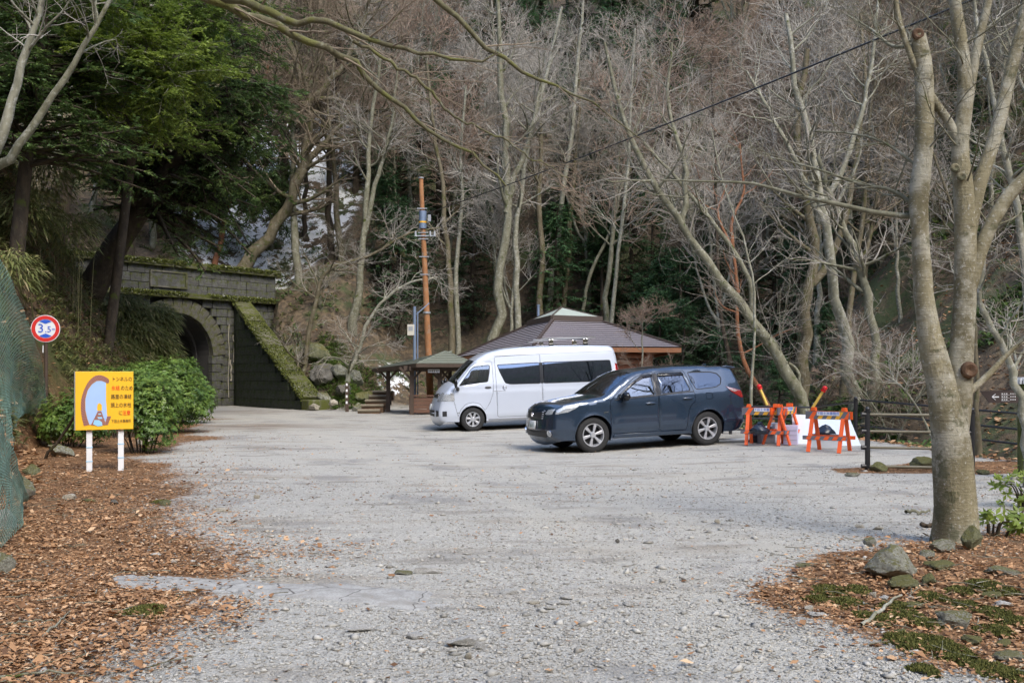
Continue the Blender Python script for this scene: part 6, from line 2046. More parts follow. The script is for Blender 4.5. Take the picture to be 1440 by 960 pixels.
        c.patch("window_visor", [(1.50, 1.13), (1.66, 1.245), (1.93, 1.435), (2.13, 1.525), (2.36, 1.552), (2.36, 1.50), (2.15, 1.475), (1.95, 1.385), (1.70, 1.215)], 'side', M['visor'], .014, .004, (-sd_,))
        c.patch("window_visor", [(2.49, 1.50), (2.49, 1.555), (3.09, 1.56), (3.11, 1.505)], 'side', M['visor'], .014, .004, (-sd_,))
        c.patch("pillar_trim", [(2.37, 1.11), (2.36, 1.56), (2.475, 1.56), (2.49, 1.12)], 'side', M['black_gloss'], .009, .0, (-sd_,))
        c.patch("belt_moulding", [(1.40, 1.045), (2.40, 1.10), (3.28, 1.15), (3.28, 1.165), (2.40, 1.115), (1.42, 1.06)], 'side', B, .010, .0, (-sd_,))
        c.patch("door_badge", [(1.14, .80), (1.25, .81), (1.25, .825), (1.14, .815)], 'side', M['chrome'], .008, .0, (-sd_,), grid=.2)
    wiper(o, (1.28, -.62, 1.165), (1.42, .0, 1.255)); wiper(o, (1.28, .02, 1.20), (1.42, .55, 1.24))
    I = M['interior']
    for y in (-.38, .38): seat(o, 2.05, y, .62, I); seat(o, 2.95, y, .64, I)
    MB().box((1.52, 0, .98), (.40, 1.35, .16)).build("dashboard", I, o, bevel=.04)
    w = MB().lathe([(.17, -.012), (.185, 0), (.17, .012), (.158, 0), (.17, -.012)], 'x', 28).build("steering_wheel", I, o, smooth=True, loc=(1.80, .38, 1.0))
    MB().box((2.9, 0, .5), (2.9, 1.6, .06)).build("cabin_floor", I, o)
    MB().box((1.75, 0, 1.46), (.06, .24, .07)).build("rear_view_mirror", B, o, bevel=.01)
    return c
M['chrome_dull'] = plain("chrome_dull", (.42, .43, .45), .3, .8, .05); M['black_gloss'] = plain("black_gloss", (.010, .011, .013), .15, 0, .1)
t_ = NT("visor"); t_.t.nodes.remove(t_.b)
_tr = t_.n("ShaderNodeBsdfTransparent", Color=(.16, .16, .18, 1)); _gl = t_.n("ShaderNodeBsdfGlossy", Roughness=.05); _fr = t_.n("ShaderNodeFresnel", IOR=1.6); _mx = t_.n("ShaderNodeMixShader")
t_.l(_fr.outputs[0], _mx.inputs[0]); t_.l(_tr.outputs[0], _mx.inputs[1]); t_.l(_gl.outputs[0], _mx.inputs[2]); t_.l(_mx.outputs[0], t_.t.nodes["Material Output"].inputs[0])
M['visor'] = t_.m
suv()

def van():
    x0, y0 = -1.07, 27.3
    rz = math.radians(11)
    lx, ly = 1.03, -.83
    ox = x0 - (lx * math.cos(rz) - ly * math.sin(rz)); oy = y0 - (lx * math.sin(rz) + ly * math.cos(rz))
    fz = -.01
    fz = H1(x0, y0); rz2 = H1(x0 + 3.11 * math.cos(rz), y0 + 3.11 * math.sin(rz)); pitch = math.atan2(rz2 - fz, 3.11)
    o = empty("parked_van", (ox, oy, fz - math.sin(pitch) * 1.03), rz, "white high-roof passenger van with tinted windows parked by the hut", "van")
    o.rotation_euler = (0, -pitch, rz)
    P, G1, G2, B = M['paint_white'], M['glass_clear'], M['glass_dark'], M['black_plastic']
    spec = dict(
        top=[(.24, .24), (.14, .28), (.09, .40), (.09, .58), (.13, .72), (.20, .92), (.30, 1.10), (.44, 1.24), (.56, 1.30), (.80, 1.58), (1.03, 1.82), (1.22, 1.98), (1.50, 2.13), (1.9, 2.22), (2.5, 2.265), (3.4, 2.285), (4.4, 2.27), (5.02, 2.235), (5.14, 2.17), (5.20, 1.95), (5.28, 1.30), (5.31, .95), (5.34, .70), (5.33, .45), (5.26, .34)],
        wz=[(.24, .88), (.4, .925), (.7, .94), (1.05, .94), (1.24, .93), (1.83, .822), (2.05, .785), (2.3, .735)],
        wx=[(0, .87), (.12, .90), (.4, .955), (.9, 1.0), (5.0, 1.0), (5.4, .975)],
        bulge=[(0, .13), (.2, .12), (.5, .09), (.6, .09), (1.1, .07), (1.6, .04), (4.9, .03), (5.2, .03), (5.4, .04)],
        fillet=.10, arch_x=[1.03, 4.14], arch_z=.33, arch_r=.375, sill=.27, flare=.016, paint=P, ease=.12, crease=[(1.08, -.005, .012), (.42, .006, .02)],
        regions=[("front_door", [(.62, .40), (.50, .9), (.52, 1.16), (.72, 1.42), (1.0, 1.76), (1.14, 1.86), (1.62, 1.90), (1.63, 1.2), (1.60, .98), (1.52, .78), (1.41, .60), (1.36, .56), (1.22, .745), (1.03, .785), (.84, .745), (.70, .60)], P, 'door'),
                 ("sliding_door", [(1.71, .36), (1.70, 1.2), (1.69, 2.02), (2.98, 2.06), (3.0, 1.2), (3.0, .36)], P, 'door'),
                 ("side_window", [(.66, 1.24), (.80, 1.42), (1.02, 1.70), (1.12, 1.77), (1.555, 1.80), (1.54, 1.60), (1.48, 1.33)], G1, 'window'),
                 ("side_window", [(1.80, 1.62), (1.75, 1.80), (2.965, 1.83), (2.965, 1.235), (2.10, 1.24), (1.95, 1.28)], G2, 'window'),
                 ("rear_side_window", [(3.02, 1.235), (3.02, 1.83), (5.0, 1.84), (5.03, 1.6), (5.04, 1.235)], G2, 'window')],
        strips=[("front_bumper", (.24, .24), (.13, .72), P), ("front_panel", (.13, .72), (.56, 1.30), P), ("windscreen", (.56, 1.30), (1.13, 1.90), G1), ("roof", (1.13, 1.90), (5.14, 2.17), P),
                ("tailgate", (5.14, 2.17), (5.33, .60), P), ("rear_bumper", (5.33, .60), (5.26, .34), P)])
    c = Car(o, spec); c.skin(); c.strips(); c.underside(5.38)
    c.wheels(.325, .195, .20, 7, (.022, .034), [1.03, 4.14], .83)
    gr = c.patch("grille", [(-.55, .92), (.55, .92), (.57, 1.0), (.52, 1.06), (-.52, 1.06), (-.57, 1.0)], 'front', B, .005)[0]
    for k in range(3):
        z = .935 + k * .045
        c.patch("grille_slat", [(-.55, z), (.55, z), (.55, z + .022), (-.55, z + .022)], 'front', M['chrome'], .018, .012, parent=gr)
    c.patch("lower_intake", [(-.5, .42), (.5, .42), (.52, .60), (-.52, .60)], 'front', B, .006)
    c.patch("bumper_bar", [(-.5, .50), (.5, .50), (.5, .525), (-.5, .525)], 'front', P, .02, .02)
    c.patch("number_plate", [(-.165, .60), (.165, .60), (.165, .765), (-.165, .765)], 'front', M['plate'], .03, .012, grid=.1)
    for sd_ in (1, -1):
        c.patch("headlight", [(.55, .83), (.80, .84), (.82, 1.06), (.66, 1.08), (.56, 1.02)], 'front', M['headlamp'], .010, .0, (sd_,), grid=.03)
        c.patch("headlight", [(.175, .83), (.255, 1.05), (.52, 1.07), (.54, .86), (.50, .83)], 'side', M['headlamp'], .010, .0, (sd_,), grid=.03)
        c.patch("turn_signal", [(.42, .85), (.43, 1.06), (.515, 1.065), (.535, .87)], 'side', M['headlamp_b'], .014, .0, (sd_,), grid=.03)
        c.patch("bumper_seam", [(.13, .73), (.56, .74), (.56, .752), (.13, .742)], 'side', B, .006, .0, (sd_,), grid=.2)
        c.patch("fog_lamp_surround", [(.20, .43), (.32, .43), (.32, .57), (.20, .57)], 'side', B, .008, .0, (sd_,), grid=.05)
        c.patch("fog_lamp_surround", [(.62, .42), (.80, .44), (.80, .58), (.62, .60)], 'front', B, .008, .0, (sd_,), grid=.05)
        c.patch("rub_line", [(1.62, 1.062), (5.24, 1.05), (5.24, 1.068), (1.62, 1.08)], 'side', M['bar_grey2'], .003, .0, (sd_,), grid=.3)
        c.patch("drip_rail", [(1.15, 1.925), (1.65, 2.03), (1.65, 2.042), (1.14, 1.94)], 'side', M['bar_grey2'], .004, .0, (sd_,), grid=.1)
        c.patch("drip_rail", [(1.65, 2.03), (5.06, 2.075), (5.06, 2.087), (1.65, 2.042)], 'side', M['bar_grey2'], .004, .0, (sd_,), grid=.3)
        c.patch("sill_trim", [(1.46, .275), (3.72, .275), (3.72, .32), (1.46, .32)], 'side', M['bar_grey2'], .006, .0, (sd_,), grid=.2)
        c.patch("window_pillar", [(2.955, 1.245), (3.03, 1.245), (3.03, 1.82), (2.955, 1.82)], 'side', M['black_gloss'], .006, .0, (sd_,), grid=.2)
        for hx, hz, w in ((1.47, 1.175, .10), (1.93, 1.155, .07)):
            p = c.pt(hx, hz, sd_)
            hb = MB().sphere((hx, p.y + sd_ * .002, hz), (w, .007, .045 if w > .08 else .07), 14, 8).build("handle_recess", M['bar_grey2'], o, smooth=True)
            MB().box((hx, p.y - sd_ * .02, hz + (.01 if w > .08 else 0)), (w * 1.5 if w > .08 else .05, .022, .028 if w > .08 else .11)).build("door_handle", B if w > .08 else P, hb, bevel=.006)
        p = c.pt(.72, 1.14, sd_)
        m = empty("door_mirror", (.66, p.y - sd_ * .02, 1.20)); m.parent = o
        MB().sphere((-.10, -sd_ * .16, .13), (.05, .085, .14), 14, 10).build("mirror_housing", M['black_gloss'], m, smooth=True)
        MB().beam((0, .03 * sd_, -.02), (-.10, -sd_ * .12, .02), .04, .05).build("mirror_arm", B, m)
        MB().sphere((-.03, -sd_ * .02, -.04), (.05, .04, .05), 10, 8).build("mirror_base", B, m, smooth=True)
        c.patch("tail_light", [(5.16, .95), (5.13, 1.75), (5.225, 1.75), (5.29, .95)], 'side', M['taillamp'], .008, .0, (sd_,), grid=.05)
        c.patch("rear_vent_badge", [(.60, .50), (.68, .50), (.68, .53), (.60, .53)], 'side', M['bar_grey2'], .006, .0, (sd_,), grid=.2)
    p = c.bvh.ray_cast(Vector((-3, .75, 1.25)), Vector((1, 0, 0)))[0]
    m = MB().sphere((p.x - .02, .72, p.z + .06), (.05, .07, .10), 12, 8).build("fender_mirror", M['black_gloss'], o, smooth=True)
    wiper(o, (.58, -.7, 1.34), (.72, .0, 1.42)); wiper(o, (.56, 0, 1.36), (.72, .6, 1.40))
    c.patch("rear_glass", [(-.72, 1.25), (.72, 1.25), (.66, 1.85), (-.66, 1.85)], 'rear', G2, .006)
    # roof carrier
    r = empty("roof_carrier", (0, 0, 0)); r.parent = o
    for x in (3.35, 4.35):
        for y in (-.62, .62):
            MB().box((x, y, 2.37), (.13, .07, .17)).build("carrier_foot", M['chrome'], r, bevel=.01)
            MB().box((x, y - .005, 2.27), (.13, .09, .13)).build("carrier_clamp", M['black_gloss'], r, bevel=.008)
        MB().beam((x, -.68, 2.46), (x, .68, 2.46), .05, .03).build("cross_bar", M['alloy'], r)
    MB().beam((3.10, -.60, 2.49), (4.65, -.60, 2.49), .06, .035).build("carrier_rail", M['alloy'], r); MB().beam((3.10, .60, 2.49), (4.65, .60, 2.49), .06, .035).build("carrier_rail", M['alloy'], r)
    MB().beam((2.75, -.3, 2.40), (3.6, -.3, 2.46), .10, .03).build("carrier_rail", M['alloy'], r)
    I = M['interior_pale']
    for y in (-.45, .45): seat(o, 1.25, y, .95, I)
    for x in (2.4, 3.3, 4.2):
        for y in (-.45, .45): seat(o, x, y, .80, M['interior'])
    MB().box((.86, 0, 1.20), (.40, 1.5, .16)).build("dashboard", M['interior'], o, bevel=.04)
    MB().lathe([(.19, -.012), (.205, 0), (.19, .012), (.178, 0), (.19, -.012)], 'x', 28).build("steering_wheel", M['interior'], o, smooth=True, loc=(1.08, .45, 1.30), rot=(0, .5, 0))
    MB().box((3.0, 0, .70), (4.2, 1.7, .06)).build("cabin_floor", M['interior'], o)
M['headlamp_b'] = lens("headlamp_b", (.80, .80, .78))
van()

M['ledge_moss'] = leafmat("ledge_moss", [(0, (.05, .06, .012)), (.5, (.10, .12, .022)), (.9, (.19, .20, .045)), (1, (.5, .5, .42))], .8, .1)
def ledge_moss():
    g = np.random.default_rng(17)
    def strew(parent, x0, x1, fy0, fy1, zf, n, ang=0.0):
        x = g.uniform(x0, x1, n); k = fbm(x * 1.7, x * 0 + 3.3, oct=3, seed=5) > -.35; x = x[k]; n = len(x)
        edge = g.random(n) < .55
        y = np.where(edge, fy0 + g.normal(0, .02, n), g.uniform(fy0, fy1, n))
        z = zf(x) - np.where(edge, g.random(n) ** 2 * .16, 0)
        P = np.stack([x, y, z], 1); d = norm(np.stack([g.normal(size=n) * .6, g.normal(size=n) * .4 - .5 * edge, 1.0 - 1.2 * edge + g.normal(size=n) * .3], 1))
        V, Q = leaves(P, d, norm(g.normal(size=(n, 3))), g.uniform(.04, .12, n), g.uniform(.03, .07, n))
        me = mesh_np("moss_tufts", V, [Q], [M['ledge_moss']]); add_attr(me, "tint", np.repeat(np.clip(g.normal(.5, .25, n), 0, 1), 4))
        link("moss_tufts", me, parent)['kind'] = 'stuff'
    tn = [o for o in bpy.data.objects if o.name == "tunnel"][0]; wg = [o for o in bpy.data.objects if o.name == "wing_wall"][0]
    strew(tn, -5.4, 5.9, -.42, .1, lambda x: x * 0 + 5.22, 5200)
    strew(tn, -5.4, 5.9, -.32, .5, lambda x: x * 0 + 6.64, 6000)
    L = 7.66
    strew(wg, 0, L, -.08, .75, lambda x: 4.95 + (.35 - 4.95) * x / L + .22, 6500)
ledge_moss()
# ------------------------------------------------------------------ rocks
def rock_mesh(seed, mat, sub=4, rough=.26, cuts=15):
    import bmesh
    bm = bmesh.new(); bmesh.ops.create_icosphere(bm, subdivisions=sub, radius=1)
    V = np.array([v.co for v in bm.verts]); F_ = [[v.index for v in f.verts] for f in bm.faces]; bm.free()
    g = np.random.default_rng(seed)
    for k in range(cuts):
        n = norm(g.normal(size=3)); d = g.uniform(.5, .88)
        h = V @ n - d
        V = V - np.where(h > 0, h, 0)[:, None] * n * .93
    V = V * (1 + rough * .45 * fbm(V[:, 0] * 2 + seed, V[:, 1] * 2, V[:, 2] * 2, 4, seed) - .09 * np.abs(fbm(V[:, 0] * 4 + seed, V[:, 1] * 4, V[:, 2] * 5, 4, seed + 3)))[:, None]
    me = mesh_np("rock", V, [np.array(F_)], [M[mat]], False)
    me.polygons.foreach_set("use_smooth", np.ones(len(me.polygons), bool)); me.set_sharp_from_angle(angle=math.radians(28))
    return me
RM = {}
def rock(name, px, py, wpx, ratio, mat, label, cat="rock", hgt=.6, seed=1, rz=0.0, D=None, sink=.42, group=None, tilt=(0, 0)):
    D_ = D or (EYE * F / (py - HZ))
    p = PX(px, py, D_); z = H1(p[0], p[1])
    key = (mat, seed)
    if key not in RM: RM[key] = rock_mesh(seed, mat)
    w = wpx * D_ / F / 2
    o = link(name, RM[key], None, (p[0], p[1] + w * .2, z + w * hgt * (1 - sink)), (tilt[0], tilt[1], rz), (w, w * ratio, w * hgt))
    return tag(o, label, cat, group)
rock("boulder", 1256, 822, 98, .75, 'rock_moss', "large angular grey-green boulder beside the foot of the foreground tree", hgt=.60, seed=21, rz=.4, tilt=(.1, .12))
rock("mossy_rock", 1272, 836, 42, .8, 'rock_mossy', "round mossy rock touching the front of the large boulder", hgt=.6, seed=22)
rock("mossy_rock", 1308, 832, 34, .8, 'rock_mossy', "small mossy stone right of the round mossy rock by the boulder", hgt=.6, seed=23, rz=1)
rock("mossy_rock", 1322, 815, 50, .7, 'rock_mossy', "flat moss-topped rock between the boulder and the tree foot", hgt=.4, seed=24, rz=.3)
rock("rock", 1306, 800, 26, .7, 'rock_moss', "small rock hidden behind the right end of the boulder", hgt=.7, seed=25)
rock("rock", 1332, 790, 52, .5, 'rock_moss', "pointed brownish rock leaning against the left foot of the tree", hgt=.45, seed=26, rz=.2)
rock("rock", 1225, 776, 26, .7, 'rock_moss', "small dark rock behind the left shoulder of the boulder", hgt=.7, seed=27)
rock("mossy_rock", 1340, 885, 64, .6, 'rock_moss', "pyramid-shaped dark mossy rock in the leaves at lower right", hgt=.62, seed=28, rz=-.4)
rock("mossy_rock", 1368, 905, 36, .8, 'rock_mossy', "bright mossy lump right of the pyramid-shaped rock", hgt=.55, seed=29)
rock("mossy_rock", 1412, 825, 58, .5, 'rock_moss', "long low rock with mossy side near the right edge", hgt=.32, seed=30, rz=-.15)
rock("rock", 1410, 860, 36, .6, 'rock', "bluish grey flat-topped rock right of the mossy lumps", hgt=.35, seed=31)
rock("mossy_rock", 1398, 850, 34, .7, 'rock_mossy', "mossy mound above the bluish flat-topped rock", hgt=.4, seed=32)
rock("mossy_rock", 1412, 905, 30, .7, 'rock_mossy', "mossy stone halfway down the right edge litter", hgt=.4, seed=33)
rock("mossy_rock", 1425, 925, 50, .6, 'rock_moss', "wide mossy rock at the bottom right corner", hgt=.35, seed=34)
rock("mossy_rock", 1284, 858, 40, .7, 'rock_mossy', "mossy cushion beside the pale fallen stick", hgt=.35, seed=35)
rock("mossy_rock", 1245, 883, 32, .7, 'rock_mossy', "low mossy stone below the end of the pale stick", hgt=.3, seed=36)
rock("mossy_rock", 1268, 890, 26, .8, 'rock_mossy', "small moss tuft stone right of the low mossy stone", hgt=.3, seed=37)
rock("stone", 1229, 846, 13, .8, 'rock_pale', "upright pale pebble in front of the boulder", hgt=1.2, seed=38, sink=.2)
rock("stone", 1243, 848, 18, .8, 'rock', "grey rounded stone right of the upright pebble", hgt=.6, seed=39, sink=.2)
rock("stone", 1224, 860, 18, .5, 'rock', "flat bluish stone below the upright pebble", hgt=.3, seed=40, sink=.2)
rock("stone", 1139, 862, 18, .8, 'rock_pale', "white-grey stone, upper of two at the edge of the leaf litter", hgt=.7, seed=41, sink=.2)
rock("stone", 1148, 868, 26, .6, 'rock', "flat grey stone, lower of two at the edge of the leaf litter", hgt=.4, seed=42, sink=.2)
rock("mossy_rock", 1130, 803, 32, .6, 'rock_moss', "flat yellowish mossy stone at the left tip of the planted corner", hgt=.2, seed=43)
rock("rock", 1195, 776, 22, .6, 'rock', "flat stone at the back edge of the planted corner", hgt=.3, seed=44)
rock("stone", 1235, 747, 18, .6, 'rock_pale', "pale flat stone on the gravel behind the boulder", hgt=.4, seed=45)
rock("stone", 1210, 743, 16, .6, 'rock_pale', "yellowish flat stone left of the pale one behind the boulder", hgt=.4, seed=46)
rock("stone", 1009, 738, 10, .8, 'rock_pale', "small yellow stone alone on the gravel left of the big tree", hgt=.8, seed=47, sink=.1)
rock("stone", 868, 766, 8, .8, 'rock_dark', "small dark pebble alone in mid gravel", hgt=.9, seed=48, sink=.1)
rock("ledge_rock", 656, 912, 62, .45, 'rock', "dark-sided jagged rock ledge sticking out of the gravel at bottom centre", hgt=.35, seed=49, rz=.25)
rock("ledge_rock", 676, 916, 22, .6, 'rock', "small block at the right end of the jagged ledge", hgt=.6, seed=50)
rock("rock", 604, 806, 56, .4, 'rock', "flat bedrock slab right of the concrete strip's far end", hgt=.22, seed=51, rz=.1)
rock("rock", 566, 807, 42, .4, 'rock_moss', "low crumbly slab left of the flat bedrock slab", hgt=.22, seed=52, rz=-.2)
rock("rock", 716, 835, 32, .6, 'rock', "rounded grey rock embedded in the gravel at centre", hgt=.35, seed=53)
rock("stone", 797, 842, 24, .7, 'rock', "right-hand stone of the pair at centre of the gravel", hgt=.4, seed=54)
rock("stone", 781, 850, 20, .7, 'rock', "left-hand stone of the pair at centre of the gravel", hgt=.4, seed=55)
rock("stone", 751, 848, 24, .7, 'rock_pale', "pale worn stone between the rounded rock and the pair", hgt=.25, seed=56)
rock("stone", 883, 851, 22, .7, 'rock', "half-buried grey stone right of the centre pair", hgt=.4, seed=57)
rock("rock", 581, 899, 30, .7, 'rock', "rounded stone left of the jagged ledge", hgt=.45, seed=58)
rock("rock", 506, 890, 42, .6, 'rock', "flat grey stone below the concrete strip", hgt=.3, seed=59, rz=.4)
rock("stone", 658, 929, 14, .8, 'rock_pale', "tan pebble just below the jagged ledge", hgt=.8, seed=60, sink=.1)
rock("rock", 312, 719, 28, .4, 'rock_pale', "long pale stone lying near the leaf edge at left", hgt=.25, seed=61, rz=-.2)
rock("rock", 332, 768, 26, .5, 'rock', "flat stone between the leaf edge and the concrete strip", hgt=.25, seed=62)
rock("stone", 361, 701, 14, .7, 'rock_pale', "small pale yellow stone right of the leaf edge", hgt=.6, seed=63)
rock("rock", 466, 796, 26, .6, 'rock', "grey stone poking out above the concrete strip", hgt=.35, seed=64)
rock("stone", 230, 708, 22, .8, 'rock_mossy', "small bright mossy stone in the leaves", hgt=.5, seed=65)
rock("rock", 98, 702, 24, .7, 'rock_pale', "tan stone in the leaves left of the mossy one", hgt=.5, seed=66)
rock("rock", 122, 704, 30, .4, 'rock_mossy', "flat lichen-covered stone next to the tan stone", hgt=.2, seed=67)
rock("stone", 160, 707, 16, .7, 'rock_dark', "dark stone in the leaves below the yellow sign", hgt=.6, seed=68)
rock("boulder", 84, 641, 44, .8, 'rock_moss', "rounded olive-brown boulder left of the yellow sign", hgt=.62, seed=69)
rock("boulder", 203, 626, 32, .8, 'rock_pale', "pale blocky boulder under the green bush", hgt=.9, seed=70)
rock("mossy_rock", 44, 668, 30, .8, 'rock_mossy', "yellow-green mossy rock at the edge of the net", hgt=.8, seed=71)
rock("boulder", 26, 700, 52, .8, 'rock_moss', "grey boulder behind the green net, upper one", hgt=.9, seed=72)
rock("boulder", 6, 745, 46, .8, 'rock', "grey boulder behind the green net, middle one", hgt=1.0, seed=73)
rock("boulder", 6, 805, 44, .8, 'rock_moss', "mossy boulder behind the green net, lowest one", hgt=.9, seed=74)
rock("mossy_rock", 1236, 663, 30, .7, 'rock_mossy', "mossy stone at the foot of the near railing post", hgt=.6, seed=75)
rock("mossy_rock", 1300, 660, 44, .5, 'rock_mossy', "mossy kerb rock under the railing beside the big tree", hgt=.5, seed=76)
rock("rock", 1200, 668, 30, .5, 'rock_moss', "flat mossy stone left of the near railing post", hgt=.3, seed=77)
rock("mossy_rock", 1385, 668, 26, .6, 'rock_mossy', "mossy stone right of the railing's second post", hgt=.4, seed=78)
# burl and root at the tree foot
rock("mossy_stump", 1370, 786, 36, .7, 'rock_mossy', "mossy burl at the right foot of the foreground tree", hgt=1.1, seed=79, sink=.1)

# rocky bank right of the tunnel
g = np.random.default_rng(9)
for i, (px, py, D, w, mt) in enumerate([(412, 470, 44.5, 52, 'rock_mossy'), (455, 488, 43.5, 42, 'rock_dark'), (478, 505, 43, 30, 'rock_moss'), (430, 505, 43.2, 40, 'rock_dark'), (405, 440, 46, 44, 'rock_mossy'),
                                        (445, 455, 45, 40, 'rock_mossy'), (482, 540, 42, 26, 'rock_dark'), (452, 530, 42.2, 26, 'rock_moss'), (502, 575, 40.5, 22, 'rock_moss'), (498, 480, 44.5, 30, 'rock_moss'),
                                        (520, 520, 43.5, 24, 'rock_mossy'), (440, 572, 41, 14, 'rock_pale'), (466, 566, 41, 14, 'rock_pale'), (508, 545, 42, 26, 'rock_mossy')]):
    p = PX(px, py, D); w_ = w * D / F / 2; z = H1(p[0], p[1])
    key = (mt, 90 + i % 6)
    if key not in RM: RM[key] = rock_mesh(90 + i % 6, mt, rough=.35)
    LB = ["mossy outcrop at the top of the bank beside the wing wall", "dark outcrop in the middle of the rocky bank", "small greenish outcrop on the right shoulder of the rocky bank", "dark shaded rock below the mossy outcrop", "highest mossy rock of the bank next to the tunnel",
          "mossy rock between the outcrops, high on the bank", "mossy rock left of the log steps", "rock low on the bank behind the marker post", "small rock right of the marker post", "rock at the upper right shoulder of the bank",
          "green-topped rock above the log steps", "pale flat stone at the foot of the bank", "little pale stone beside the foot of the bank", "mossy rock directly left of the steps' middle"][i]
    o = link("bank_rock", RM[key], None, (p[0], p[1] + .3, max(z, min(p[2], z + .5)) - w_ * .1), (g.uniform(-.3, .3), g.uniform(-.3, .3), g.uniform(0, 6)), (w_ * 1.25, w_ * 1.1, w_ * g.uniform(.8, 1.1)))
    tag(o, LB, "rock")

# ------------------------------------------------------------------ concrete strip
def strip():
    t = NT("concrete"); f = t.noise(9, 7, .7); h = t.noise(70, 3, .7)
    k = t.mix(t.mask(f, .35, .65), (.27, .26, .235), (.40, .39, .36)); k = t.mix(t.math('MULTIPLY', t.mask(h, .50, .62), .55), k, (.20, .19, .17))
    k = t.mix(t.math('MULTIPLY', t.mask(t.noise(2.6, 7, .7), .52, .62), .5), k, (.23, .205, .165))
    w_ = t.n("ShaderNodeTexVoronoi", _feature='DISTANCE_TO_EDGE', Scale=1.9); t.l(t.mix(.12, t.coord(), t.n("ShaderNodeTexNoise", Scale=6.0).outputs['Color']), w_.inputs['Vector'])
    k = t.mix(t.math('SUBTRACT', 1.0, t.mask(w_.outputs['Distance'], 0, .012)), k, (.07, .06, .05))
    t.col(k).set(Roughness=.85); t.bump(h, .5, .006)
    top = [(150, 806), (215, 806), (300, 811), (400, 817), (500, 822), (580, 829), (643, 837)]
    bot = [(165, 827), (215, 832), (300, 838), (400, 846), (480, 853), (550, 861), (600, 866), (632, 858)]
    def gp(px, py): D = EYE * F / (py - HZ); return np.array([(px - CX) * D / F, D])
    T_ = spline([list(gp(*p)) + [0] for p in top], 60)[:, :2]; B_ = spline([list(gp(*p)) + [0] for p in bot], 60)[:, :2]
    gg = np.random.default_rng(3)
    n = 7
    T_ = T_ + gg.normal(size=T_.shape) * .016; B_ = B_ + gg.normal(size=B_.shape) * .016
    V = []
    for i in range(60):
        for k in range(n):
            u = k / (n - 1); q = T_[i] * (1 - u) + B_[i] * u; V.append([q[0], q[1], 0])
    V = np.array(V); z = HT(V[:, 0], V[:, 1]); edge = np.tile((np.arange(n) == 0) | (np.arange(n) == n - 1), 60)
    V[:, 2] = z + .010 - .03 * ss(-.75, -.2, V[:, 0] + .35 * fbm(V[:, 0] * 5, V[:, 1] * 5, oct=3, seed=12)) + np.where(edge, -.03, 0); V[:n, 2] -= .02; V[-n:, 2] -= .02
    idx = np.arange(60 * n).reshape(60, n)
    Q = np.stack([idx[:-1, :-1], idx[:-1, 1:], idx[1:, 1:], idx[1:, :-1]], -1).reshape(-1, 4)
    tag(link("concrete_strip", mesh_np("concrete_strip", V, [Q], [t.m], True)), "smooth pale concrete strip set in the gravel, foreground left", kind='structure')
strip()

# ------------------------------------------------------------------ loose gravel: real stones close by
STRIP = np.array([((px - CX) * EYE / (py - HZ), EYE * F / (py - HZ)) for px, py in [(150, 804), (300, 809), (500, 820), (645, 835), (632, 860), (600, 868), (480, 855), (300, 840), (165, 829)]])
def on_strip(x, y): return inside(x, y, STRIP)
def scatter_pts(n, rng, D0, D1, pad=60, power=1.6, px0=-60, px1=1500):
    u = rng.random(n)
    a = 1 - power
    D = (D0 ** a + u * (D1 ** a - D0 ** a)) ** (1 / a)
    px = rng.uniform(px0, px1, n)
    return (px - CX) * D / F, D
OCT = np.array([[1, 0, 0], [-1, 0, 0], [0, 1, 0], [0, -1, 0], [0, 0, 1], [0, 0, -1]], float)
OF = np.array([[0, 2, 4], [2, 1, 4], [1, 3, 4], [3, 0, 4], [2, 0, 5], [1, 2, 5], [3, 1, 5], [0, 3, 5]])
def stones(name, label, n, D0, D1, smin, smax, rng, stops, keep, power=1.6, flat=.5, mat=None):
    x, y = scatter_pts(n, rng, D0, D1, power=power)
    k = keep(x, y); x, y = x[k], y[k]
    n = len(x)
    z = HT(x, y)
    s = smin * (smax / smin) ** (rng.random(n) ** 2.6)
    V = OCT[None] + rng.normal(size=(n, 6, 3)) * .22
    V = V * s[:, None, None] * np.stack([rng.uniform(.7, 1.3, n), rng.uniform(.6, 1.1, n), rng.uniform(.35, .7, n) * flat * 1.6], 1)[:, None, :]
    a = rng.uniform(0, 6.28, n); c, sn = np.cos(a), np.sin(a)
    X = V[:, :, 0] * c[:, None] - V[:, :, 1] * sn[:, None]; Y = V[:, :, 0] * sn[:, None] + V[:, :, 1] * c[:, None]
    Z = V[:, :, 2] + (s * .18)[:, None]
    P = np.stack([X + x[:, None], Y + y[:, None], Z + z[:, None]], -1).reshape(-1, 3)
    Fc = (OF[None] + (np.arange(n) * 6)[:, None, None]).reshape(-1, 3)
    me = mesh_np(name, P, [Fc], [mat])
    add_attr(me, "tint", np.repeat(rng.random(n), 6))
    return tag(link(name, me), label, kind='stuff')
def stonemat(name, stops):
    t = NT(name); k = t.ramp(t.attr("tint"), stops)
    t.col(t.mix(t.noise(40, 4), k, t.mix(.5, k, (.25, .24, .22)))).set(Roughness=.9, Specular_IOR_Level=.2); return t.m
GM = stonemat("gravel_stone", [(0, (.22, .21, .18)), (.3, (.33, .315, .275)), (.7, (.44, .42, .37)), (.93, (.55, .53, .475)), (1, (.42, .35, .26))])
r0 = np.random.default_rng(77)
